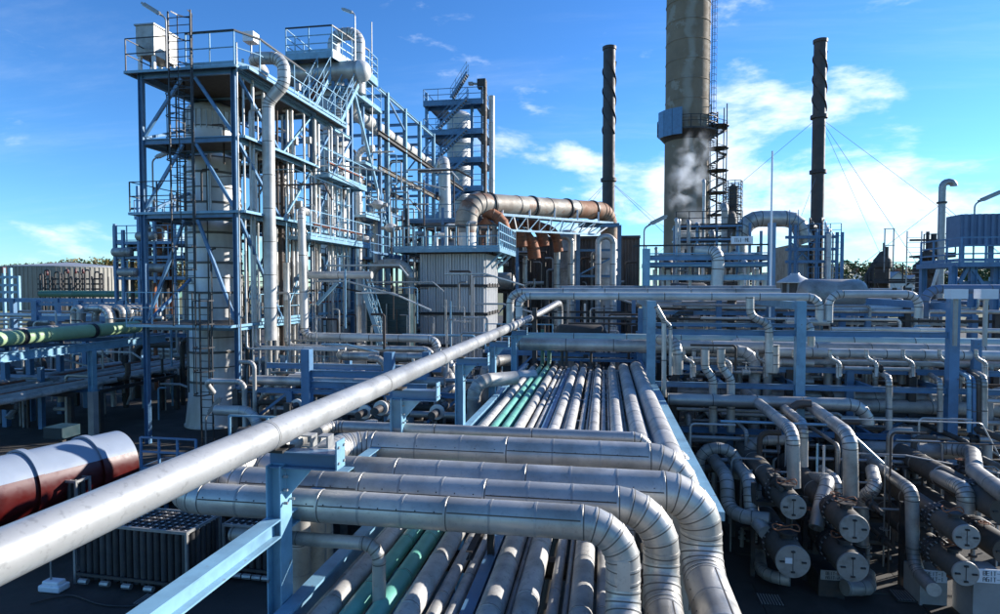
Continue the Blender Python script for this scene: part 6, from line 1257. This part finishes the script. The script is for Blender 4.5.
# ================================================================== CENTRE LEFT, between tower and rack
cf = thing('low_structure', 'low blue frame with short posts between the tower and the overhead pipe', 'steel frame', (P(303, 400, Y=20).x, 20, 0))
for px, y, pt in ((303, 17, 349), (387, 17, 352), (303, 22, 356), (345, 26, 345), (280, 26, 356), (425, 22, 352)):
    x = P(px, 0, Y=y).x; column(cf, x, y, 0, P(px, pt, Y=y).z, .26, 'blue', 'box')
for py in (373, 384): z = P(300, py, Y=17).z; beam(cf, (P(303, 0, Y=17).x, 17, z), (P(425, 0, Y=17).x, 17, z), .14, .2)
brace(cf, (P(328, 395, Y=17).x, 17, P(0, 395, Y=17).z), (P(345, 376, Y=17).x, 17, P(0, 376, Y=17).z), .1)
for y in (22, 26): z = P(300, 366, Y=y).z; beam(cf, (P(262, 0, Y=y).x, y, z), (P(440, 0, Y=y).x, y, z), .14, .2)
floor(cf, P(270, 0, Y=26).x, P(345, 0, Y=26).x, 26, 28, P(0, 372, Y=26).z, 'lblue', 'lblue', False); railing(cf, [(P(270, 0, Y=26).x, 26, P(0, 372, Y=26).z), (P(345, 0, Y=26).x, 26, P(0, 372, Y=26).z)], 1.1, 'lblue')
for k, (px0, px1, py, y, r2, m_) in enumerate(((262, 420, 392, 21, .12, 'clad2'), (265, 440, 383, 22.5, .16, 'clad2'), (300, 470, 366, 27, .18, 'bright'), (305, 420, 372, 28, .14, 'bright'), (290, 450, 378, 29, .12, 'rust'), (255, 440, 402, 20, .10, 'brown'), (300, 470, 410, 16.5, .09, 'galv'), (250, 460, 360, 31, .2, 'bright'))):
    z = P(px0, py, Y=y).z; x0, x1 = P(px0, py, Y=y).x, P(px1, py, Y=y).x
    pipe('low_line', f'level pipe between the tower and the deck rack, {od(k)} of eight', [(x0, y, .6), (x0, y, z), (x1, y, z), (x1, y, .6)], r2, m_, group='level pipes between tower and rack', step=1.3, n=14)
for k, (px, pt, y, r2, m_, dx) in enumerate(((340, 372, 24, .2, 'bright', .8), (362, 366, 26, .22, 'bright', -.7), (410, 366, 25, .22, 'bright', .9), (473, 369, 15.5, .18, 'clad2', 1.0), (503, 366, 19, .2, 'bright', .9), (450, 362, 22, .2, 'clad2', -.8), (408, 385, 20, .12, 'bright', .5), (325, 388, 19, .11, 'galv', .5), (440, 378, 21, .16, 'clad', .6), (485, 352, 23, .22, 'clad2', .8))):
    x = P(px, 0, Y=y).x; z1 = P(0, pt, Y=y).z
    pipe('elbow_riser', f'elbow riser between the tower and the deck rack, {od(k)} of ten', [(x, y, .3), (x, y, z1), (x+dx, y+.8, z1)], r2, m_, group='elbow risers between tower and rack', step=.8, n=16, bend=r2*2.4)
for k, (px, py, y) in enumerate(((381, 408, 15), (297, 405, 18), (437, 412, 15), (365, 412, 16), (352, 398, 19), (416, 398, 18), (395, 420, 14.5))):
    c = P(px, py, Y=y); o = thing('ring_flange_valve', f'pale ring-flanged valve low between tower and rack, {od(k)} of seven', 'valve', c, 'ring-flanged valves between tower and rack')
    b = MB(); b.lathe(c, [(.10, -.05), (.19, -.04), (.19, .04), (.10, .05)], 20, Matrix.Rotation(PI/2, 4, 'X')); piece('ring', b, 'bright', o); b = MB(); b.cyl(c-Vector((0, .5, 0)), c+Vector((0, .9, 0)), .10, 14); piece('body', b, 'dark', o); valve(o, c+Vector((0, .3, 0)), (0, 1, 0), .07, 'dark', 'dark')
# lamps standing left
for k, (px, py, y) in enumerate(((212, 405, 20.5), (282, 392, 20.5))):
    b_ = P(px-6, 440, Y=y); z1 = P(px, py, Y=y).z; lamp(b_.x, y, 0, z1-.4, f'low street lamp in front of the silver vessels, {("left", "right")[k]} one', .3, .3, size=.7, tilt=1.3)
# dark air-cooler fans beside the box furnace
c = P(385, 310, Y=30); o = thing('fan_cooler', 'dark slanted cooler unit with pale fan blades left of the silver furnace', 'cooler', (c.x, 30, 0))
b = MB(); b.box((c.x-.1, 31.4, c.z-1.5), (2.3, 1.4, 4.6)); piece('casing', b, 'dteal', o, smooth=False)
for k in range(14): b = MB(); b.box((c.x-.1, 30.66, c.z-3.4+k*.31), (2.2, .10, .05)); piece('louvre', b, 'dteal', o, smooth=False)
for k in range(5): b = MB(); b.bar((c.x-1.2+k*.55, 30.5, c.z-3.8), (c.x-1.2+k*.55, 30.5, c.z+.9-.3*k), .05); piece('upright', b, ('galv', 'mix')[k % 2], o, smooth=False)
for px, py in ():
    f = P(px, py, Y=30.2); b = MB(); b.lathe((f.x, 30.25, f.z), [(.95, 0), (.95, -.12), (1.0, -.12), (1.0, 0)], 28, Matrix.Rotation(PI/2, 4, 'X')); piece('fan_ring', b, 'blue', o)
    for k in range(6): a = k*PI/3+.3; b = MB(); mt = Matrix.Translation((f.x, 30.2, f.z)) @ Matrix.Rotation(a, 4, 'Y') @ Matrix.Rotation(.4, 4, 'Z'); b.box((0, 0, .5), (.2, .02, .75), mt); piece('fan_blade', b, 'bgrey', o, smooth=False)
stairs(o, (P(383, 330, Y=29.6).x, 29.6, P(0, 338, Y=29.6).z), (P(366, 292, Y=29.6).x, 29.6, P(0, 290, Y=29.6).z), .6, 'lblue')
pipe('side_duct', 'dim pipe hooking over and down left of the silver furnace', [(P(371, 275, Y=33).x, 33, P(0, 285, Y=33).z), (P(371, 275, Y=33).x, 33, P(0, 266, Y=33).z), (P(410, 275, Y=33).x, 33, P(0, 266, Y=33).z), (P(410, 275, Y=33).x, 33, 1)], .26, 'clad2', step=1, n=18)
# ================================================================== BACKGROUND CLUTTER
def block(name, x0, x1, y0, y1, zs, nx, where, seed, cols=True, big=0):
    """a unit of process steelwork: grid frame with pipes and drums, each a thing"""
    rnd = random.Random(seed); fr = thing('process_structure', f'blue process frame {where}', 'steel frame', ((x0+x1)/2, y0, 0))
    xs_ = [x0+(x1-x0)*i/nx for i in range(nx+1)]
    for ix, x in enumerate(xs_):
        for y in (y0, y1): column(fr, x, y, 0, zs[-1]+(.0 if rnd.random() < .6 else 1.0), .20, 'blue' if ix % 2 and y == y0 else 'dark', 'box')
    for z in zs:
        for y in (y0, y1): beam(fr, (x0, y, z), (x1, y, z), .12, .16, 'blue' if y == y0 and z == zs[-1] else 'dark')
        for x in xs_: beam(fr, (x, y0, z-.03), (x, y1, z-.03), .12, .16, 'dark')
    if len(zs) > 1:
        for i in range(nx):
            if rnd.random() < .4: brace(fr, (xs_[i], y0, zs[0]), (xs_[i+1], y0, zs[1]), .09)
    z = zs[-1]
    if name not in 'mabf': floor(fr, x0, x0+(x1-x0)*.45, y0, y1, z+.14, 'galv', 'blue', False); railing(fr, [(x0, y0, z+.14), (x0+(x1-x0)*.45, y0, z+.14)], 1.1, 'lblue', True, 1.2, t=.045)
    m_ = ['clad', 'clad2', 'bright', 'galv', 'brown', 'clad2', 'mix', 'deck', 'clad2', 'dark', 'bright']; i = 0
    for z in zs:
        for q in range(6):
            y = y0+.3+(y1-y0-.5)*q/6; r2 = rnd.choice((.06, .09, .12, .17)); xa_ = rnd.uniform(x0-1, x0+2); xe_ = rnd.uniform(x1-2.5, x1+1); drp = rnd.choice((-1.4, -.9, .8, 0))
            pts = [(xa_, y, z+.12+r2), (xe_, y, z+.12+r2)]
            if drp: pts.append((xe_, y, z+.12+r2+drp))
            pipe('level_pipe', f'level pipe {where}, {od(i)} from the bottom', pts, r2, rnd.choice(m_), group=f'level pipes {where}', step=2.2, n=10); i += 1
    for q in range(nx*6):
        x = rnd.uniform(x0, x1); y = rnd.uniform(y0-.4, y1); r2 = rnd.choice((.035, .05, .07, .09, .13, .18)); z1 = rnd.choice(zs)+rnd.uniform(-1, 1.0); z0 = rnd.choice([0]+zs[:-1])
        if z1 < z0+.6: z1 = z0+1.5
        pts = [(x, y, z0), (x, y, z1), (x+rnd.choice((-1, 1))*rnd.uniform(.5, 1.6), y, z1)]
        if rnd.random() < .4: pts.append((pts[-1][0], y+rnd.uniform(-1, 1), z1+.01+rnd.uniform(-1.2, -.5)))
        pipe('upright_pipe', f'upright pipe {where}, {od(q)} from the left', pts, r2, rnd.choice(m_), group=f'upright pipes {where}', step=1.6, n=10)
    for q in range(big):
        x = rnd.uniform(x0+1, x1-1); r2 = rnd.uniform(.4, .7); z = rnd.choice(zs); o = thing('drum', f'grey drum {where}, {od(q)} from the left', 'drum', (x, y0+1, z), f'drums {where}')
        b = MB(); mt = Matrix.Rotation(PI/2, 4, 'Y') if rnd.random() < .6 else Matrix.Identity(4); b.lathe((x, y0+1.2, z+r2+.1), [(r2*.3, -r2*2.1), (r2*.8, -r2*1.9), (r2, -r2*1.6), (r2, r2*1.6), (r2*.8, r2*1.9), (r2*.3, r2*2.1)], 20, mt); piece('shell', b, rnd.choice(('clad', 'clad2', 'brown')), o)
block('m', 2.2, 12.5, 20.2, 23.8, [1.3, 2.6, 3.9], 6, 'right behind the tall posts of the cross rack', 31)
block('a', 2.2, 13.5, 25.5, 29.5, [2.2, 3.9, 5.4], 5, 'behind the cross rack, first row', 11, big=1)
block('b', 1.5, 15, 33, 38, [2.4, 4.4, 5.5], 6, 'behind the cross rack, second row', 12, big=0)
block('c', 4.5, 15, 43, 49, [2.6, 4.2, 5.2], 5, 'behind the cross rack, third row', 13, big=1)
block('d', -5.0, 1.4, 26, 29.5, [1.6, 3.6], 3, 'beyond the end of the deck rack', 14, big=2)
block('e', -14.0, -6.0, 43, 50, [3, 6, 8.6, 11], 3, 'behind the silver furnace', 15, big=3)
block('f', -12.5, -4.5, 19.5, 23, [1.4, 2.9], 4, 'between tower and deck rack at ground level', 16, big=0)
block('g', 17, 28, 31, 36, [2.2, 4.4, 5.6], 4, 'at the far right below the cabinet deck', 17, big=2)
block('h', -30, -19.5, 46, 52, [3, 5.4], 4, 'at the left beyond the pipe bridge', 18, big=1)
block('i', 7, 13, 52, 56, [4, 6.6, 8.6], 3, 'near the foot of the right thin stack', 19, big=0)
block('j', -34, -22, 24, 29, [1.8], 4, 'in the dark under the pale green pipe', 20)
block('k', -9.5, -4.8, 14.5, 17.5, [.9, 1.9], 3, 'in the dark below the overhead pipe', 21)
# sloping lines that run away through the right half
rnd = random.Random(5)
for i in range(16):
    x = 2.6+i*.62+rnd.uniform(-.1, .1); z = rnd.choice((1.5, 1.9, 2.4, 2.6)); r2 = rnd.choice((.05, .07, .09)); y0 = rnd.uniform(15.5, 20)
    pipe('receding_pipe', f'pipe running away under the cross rack, {od(i)} from the left', [(x, y0, .4 if i % 2 else z-1.0), (x, y0, z), (x, 31, z)], r2, rnd.choice(('clad2', 'clad2', 'brown', 'clad', 'galv')), group='pipes running away under the cross rack', step=1.2, n=14)
for i in range(12):
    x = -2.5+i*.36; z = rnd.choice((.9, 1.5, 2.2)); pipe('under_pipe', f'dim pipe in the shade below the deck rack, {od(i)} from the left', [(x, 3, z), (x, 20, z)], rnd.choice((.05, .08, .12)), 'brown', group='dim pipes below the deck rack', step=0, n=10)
# pipes and conduits behind the large fore-exchangers, low
for i in range(16):
    x = 2.4+i*.5; y = 16.4+.5*(i % 3); z1 = rnd.uniform(1.2, 3.4); pipe('low_riser', f'dim low riser behind the exchangers, {od(i)} from the left', [(x, y, 0), (x, y, z1), (x+.5, y, z1)], rnd.choice((.04, .07, .1)), rnd.choice(('brown', 'clad2', 'galv', 'mix')), group='dim low risers behind the exchangers', step=0, n=10)

# ================================================================== GROUND DETAILS
def slab(name, label, cat, x0, x1, y0, y1, z, m, kind=None, group=None, th=.03):
    b = MB(); b.box(((x0+x1)/2, (y0+y1)/2, z-th/2), (x1-x0, y1-y0, th)); return solo(name, b, m, label, cat, ((x0+x1)/2, (y0+y1)/2, z), group, kind, smooth=False)
b = MB()
for i in range(9):
    for j in range(7):
        if (i+j) % 9 == 4: continue
        b.box((2.4+i*1.6, 10.2+j*1.5, .006), (1.585, 1.485, .05))
o = put('exchanger_paving', b.mesh('exchanger_paving', 'asphalt', False), None, Matrix.Translation((0, 0, .0))); o['kind'] = 'structure'
for k, (x0, x1, y0, y1) in enumerate(((2.2, 13, 10.0, 10.14), (-12.5, -4.4, 9.6, 9.74))):
    o = thing('kerb', f'low concrete kerb on the yard, {("right one before the exchangers", "left one before the tube bundles")[k]}', 'kerb', (x0, y0, 0), 'kerbs on the yard'); n = int((x1-x0)/.9)
    for i in range(n): b = MB(); b.box((x0+.45+i*.9, (y0+y1)/2, .06), (.885, y1-y0, .13)); piece('kerb_stone', b, 'found', o, smooth=False)
for k, (px, py) in enumerate(((150, 600), (905, 596), (770, 600), (96, 560))):
    c = P(px, py, Z=.03); o = thing('drain_cover', f'small grated iron drain cover in the asphalt, {("left, before the tube bundle", "right, near the exchanger outlets", "right, left of the exchangers", "far left by the block foot")[k]}', 'drain cover', c, 'drain covers in the yard'); b = MB(); b.box((c.x, c.y, .03), (.5, .5, .02)); piece('frame', b, 'dark', o, smooth=False)
    b = MB()
    for i in range(8): b.box((c.x-.2+i*.057, c.y, .045), (.025, .42, .012))
    piece('grate', b, 'galv', o, smooth=False)
pts = []
for i in range(26): t = i/25; c = P(30+150*t, 604-6*math.sin(t*5), Z=.03); pts.append((c.x, c.y+.15*math.sin(t*9), .03))
b = MB(); sweep(b, [(Vector(p), (Vector(pts[min(i+1, 25)])-Vector(pts[max(i-1, 0)])).normalized(), 0) for i, p in enumerate(pts)], .018, 8); solo('hose', b, 'dark', 'dark hose snaking over the asphalt at lower left', 'hose', pts[0])
# chain of small fittings on the low exchangers' piping
for k in range(14):
    px = 700+k*21; y = 15.2+.35*(k % 4); c = P(px, 500+14*(k % 5), Y=y); o = thing('branch_fitting', f'small dark branch pipe with two flanges among the exchangers, {od(k)} from the left', 'pipe', c, 'small branch pipes among the exchangers')
    b = MB(); b.cyl((c.x, y, 0), (c.x, y, c.z), .045, 10); b2 = MB(); b2.cyl((c.x, y, c.z), (c.x+.4*(-1)**k, y, c.z), .045, 10); piece('leg', b, 'clad2', o); piece('arm', b2, 'brown', o)
    for zz in (c.z*.5, c.z-.12): flange(o, (c.x, y, zz), (0, 0, 1), .085, ('galv', 'mix')[k % 2], .02)

# ================================================================== FINE LINES (thin conduits and instrument tubing)
rnd = random.Random(77)
def fine(label, group, n, xr, yr, zr, seed, mats=('galv', 'bright', 'galv', 'clad', 'mix', 'lblue'), rr=(.018, .045), harm=.5):
    rnd = random.Random(seed)
    for k in range(n):
        x = xr[0]+(xr[1]-xr[0])*(k+rnd.random())/n; y = rnd.uniform(*yr); z1 = rnd.uniform(*zr); z0 = 0 if rnd.random() < .5 else max(0, z1-rnd.uniform(1, 2.5)); r_ = rnd.uniform(*rr); q = rnd.random()
        if q < harm: pts = [(x, y, z0), (x, y, z1), (x+rnd.choice((-1, 1))*rnd.uniform(.3, 1.4), y, z1)]
        elif q < harm+.25: pts = [(x, y, z1), (x+rnd.uniform(1, 3.5), y, z1), (x+rnd.uniform(3.5, 4), y, z1-rnd.uniform(.3, .9))]
        else: pts = [(x, y, z0), (x, y, z1)]
        pipe('conduit_line', f'{label}, {od(k)} from the left', pts, r_, rnd.choice(mats), group=group, step=0, n=6, bend=.12)
fine('hair-thin line among the pipes just behind the tall rack posts', 'thin lines behind the rack posts', 58, (1.8, 12.5), (19.6, 24), (1.2, 4.7), 1)
fine('thin upright line seen over the big silver cross pipe', 'thin lines above the big cross pipe', 58, (-2.5, 16), (25, 33), (3.6, 6.1), 2, rr=(.025, .06))
fine('thin line in the tangle between the tower and the box furnace', 'thin lines between tower and furnace', 58, (-13.6, -5.2), (24.5, 32), (1.5, 7.5), 3, rr=(.02, .06))
fine('thin line in the crowd of the long rear steelwork', 'thin lines in the rear steelwork', 58, (-18, -11.5), (36, 52), (6, 16), 4, rr=(.03, .07), mats=('galv', 'bright', 'mix', 'lblue', 'bright'))
fine('thin line near the exchangers and low cross beam', 'thin lines near the exchangers', 48, (2.2, 10.5), (14.6, 18), (.8, 3.3), 5, rr=(.012, .03))
fine('thin line on the decks of the front tower', 'thin lines on the tower decks', 50, (-18.2, -13.8), (23.4, 33), (5.5, 14.6), 6, rr=(.018, .045), mats=('galv', 'bright', 'dark', 'lblue', 'mix'))
fine('thin line left of the front tower under the pipe bridge', 'thin lines under the pipe bridge', 50, (-34, -19), (26, 40), (1.5, 5.2), 7, rr=(.025, .06))
# small pale valves dotted over the racks
rnd = random.Random(9)
for k in range(40):
    zone = k % 4; x, y, z = ((rnd.uniform(2, 12), rnd.uniform(18.5, 23), rnd.uniform(1.5, 4.6)), (rnd.uniform(-12.5, -4.8), rnd.uniform(18, 26), rnd.uniform(1, 3.6)), (rnd.uniform(-17, -12), rnd.uniform(36, 48), rnd.uniform(8.6, 15)), (rnd.uniform(2, 14), rnd.uniform(26, 34), rnd.uniform(3.5, 5.8)))[zone]
    where = ('behind the tall rack posts', 'between tower and deck rack', 'in the rear steelwork', 'above the big cross pipe')[zone]
    o = thing('small_valve', f'small flanged valve {where}, {od(k//4)} one there', 'valve', (x, y, z), f'small valves {where}'); ax = Vector(((1, 0, 0), (0, 0, 1))[k % 2])
    valve(o, (x, y, z), ax, .07, ('galv', 'bright', 'dark')[k % 3], ('galv', 'red', 'dark', 'lblue')[k % 4], (0, -1, 0) if k % 2 else (0, 0, 1)); b = MB(); b.cyl(Vector((x, y, z))-ax*.9, Vector((x, y, z))+ax*.9, .055, 8); piece('line', b, 'clad', o)

# more level runs and short bends between the upper and lower long blue beams
rnd = random.Random(41)
for k, (px0, px1, py, y, r_, m_, dn) in enumerate(((672, 790, 358, 20.4, .05, 'bright', 378), (690, 905, 364, 21.4, .07, 'clad', 384), (745, 1010, 369, 22.4, .06, 'galv', None), (676, 860, 374, 20.8, .045, 'galv', 388), (830, 1030, 361, 20.6, .08, 'clad', 380), (702, 1010, 379, 21.8, .055, 'mix', None),
    (676, 842, 409, 19.0, .055, 'clad2', 426), (720, 1010, 414, 19.6, .07, 'clad', None), (690, 930, 420, 20.2, .05, 'galv', 436), (760, 1020, 425, 20.8, .08, 'clad2', None), (700, 900, 318, 23.4, .05, 'bright', 332), (820, 1020, 311, 24.0, .07, 'clad', None), (672, 870, 305, 23.8, .05, 'galv', 318), (830, 1010, 329, 23.0, .08, 'bright', None), (690, 800, 437, 17.6, .06, 'galv', 462), (800, 960, 458, 17.0, .05, 'galv', 480))):
    xpipe(f'slim level line in the stack of lines right of the deck, {od(k)} counted downwards', px0, px1, py, y, r_, m_, down1=dn, group='slim level lines right of the deck', name='level_line', near=False, n=12, step=1.4)
for k in range(44):
    px = 684+k*7.3; y = 19.3+.6*(k % 5); top = (349, 356, 364, 402, 408)[k % 5]; r_ = (.05, .08, .06, .04, .07)[(k*3) % 5]; dx = (10, -8, 0, 7, -6)[(k*2) % 5]; ln = (20, 26, 14, 22, 17)[(k*7) % 5]
    pts = [P(px, top, Y=y), P(px, top+ln*.45, Y=y)] + ([P(px+dx, top+ln*.7, Y=y), P(px+dx, top+ln+8, Y=y)] if dx else [P(px, top+ln+8, Y=y)])
    pipe('short_bend', f'short bent dropper under a cross pipe, {od(k)} from the left', pts, r_, ('clad', 'bright', 'galv', 'clad2')[k % 4], group='short droppers under the cross pipes', step=.35, n=10, bend=.18)
for k in range(5):   # cable trays along the racks
    y = (21.6, 22.8, 26, 28, 30)[k]; z = (4.25, 2.95, 5.0, 4.6, 5.4)[k]; o = thing('cable_tray', f'narrow galvanised ladder tray across the racks right of the deck, {od(k)} from the front', 'cable tray', (2, y, z), 'ladder trays across the racks')
    for s in (-.15, .15): beam(o, (1.8, y+s, z), (13.5, y+s, z), .02, .08, 'galv', 'side_rail', 'box')
    b = MB()
    for i in range(38): b.box((1.9+i*.31, y, z), (.03, .3, .02))
    piece('rungs', b, 'galv', o, smooth=False, kind='stuff')

# taller bright pipes on the tower's right face, extra braces and a ladder
rnd = random.Random(88)
for k in range(26):
    y = 24.2+k*.37; x = XR+.12+rnd.uniform(-.5, .25); z1 = rnd.choice((9.2, 12.1, 14.7)); z0 = rnd.choice((.3, 2.5, 5.2)); r_ = rnd.choice((.035, .05, .07, .1))
    pipe('face_pipe', f'tall pipe on the right face of the front tower, {od(k)} from the front corner', [(x, y, z0), (x, y, z1), (x-.5, y+.2, z1)], r_, rnd.choice(('bright', 'clad', 'galv', 'bright', 'mix')), group='tall pipes on the tower right face', step=1.5, n=10, bend=.15)
for z0, z1 in ((5.0, 9.2), (9.5, 12.2), (12.5, 14.8)):
    brace(tw, (XR-2.0, YB, z0), (XR, YB, z1), .09, 'lblue'); brace(tw, (XL, YB, z0), (XR-2.0, YB, z1), .09, 'blue'); brace(tw, (XR, YB, z1), (XR, 26.2, z0), .08, 'lblue')
for z in (3.6, 6.9, 11.0, 13.6): beam(tw, (XR, YB, z), (XR, YC, z), .10, .14, 'lblue'); beam(tw, (XL+.1, YC, z), (XR, YC, z), .10, .14, 'blue')
ladder(tw, XR+.25, 31.6, 4.95, 12.1, 'lblue', .5, True, 1, 0)
for k in range(22):
    px = 508+k*5.6; y = 50.5+.5*(k % 3); x = P(px, 285, Y=y).x; zt_ = P(px, (252, 262, 270, 258, 282)[k % 5], Y=y).z
    pipe('house_pipe', f'thin pipe against the dark furnace house wall, {od(k)} from the left', [(x, y, 1), (x, y, zt_), (x+(.9 if k % 2 else -.7), y, zt_)], (.07, .1, .05, .13)[k % 4], ('bright', 'galv', 'clad', 'mix')[(k*3) % 4], group='thin pipes against the furnace house', step=2, n=10, bend=.25)
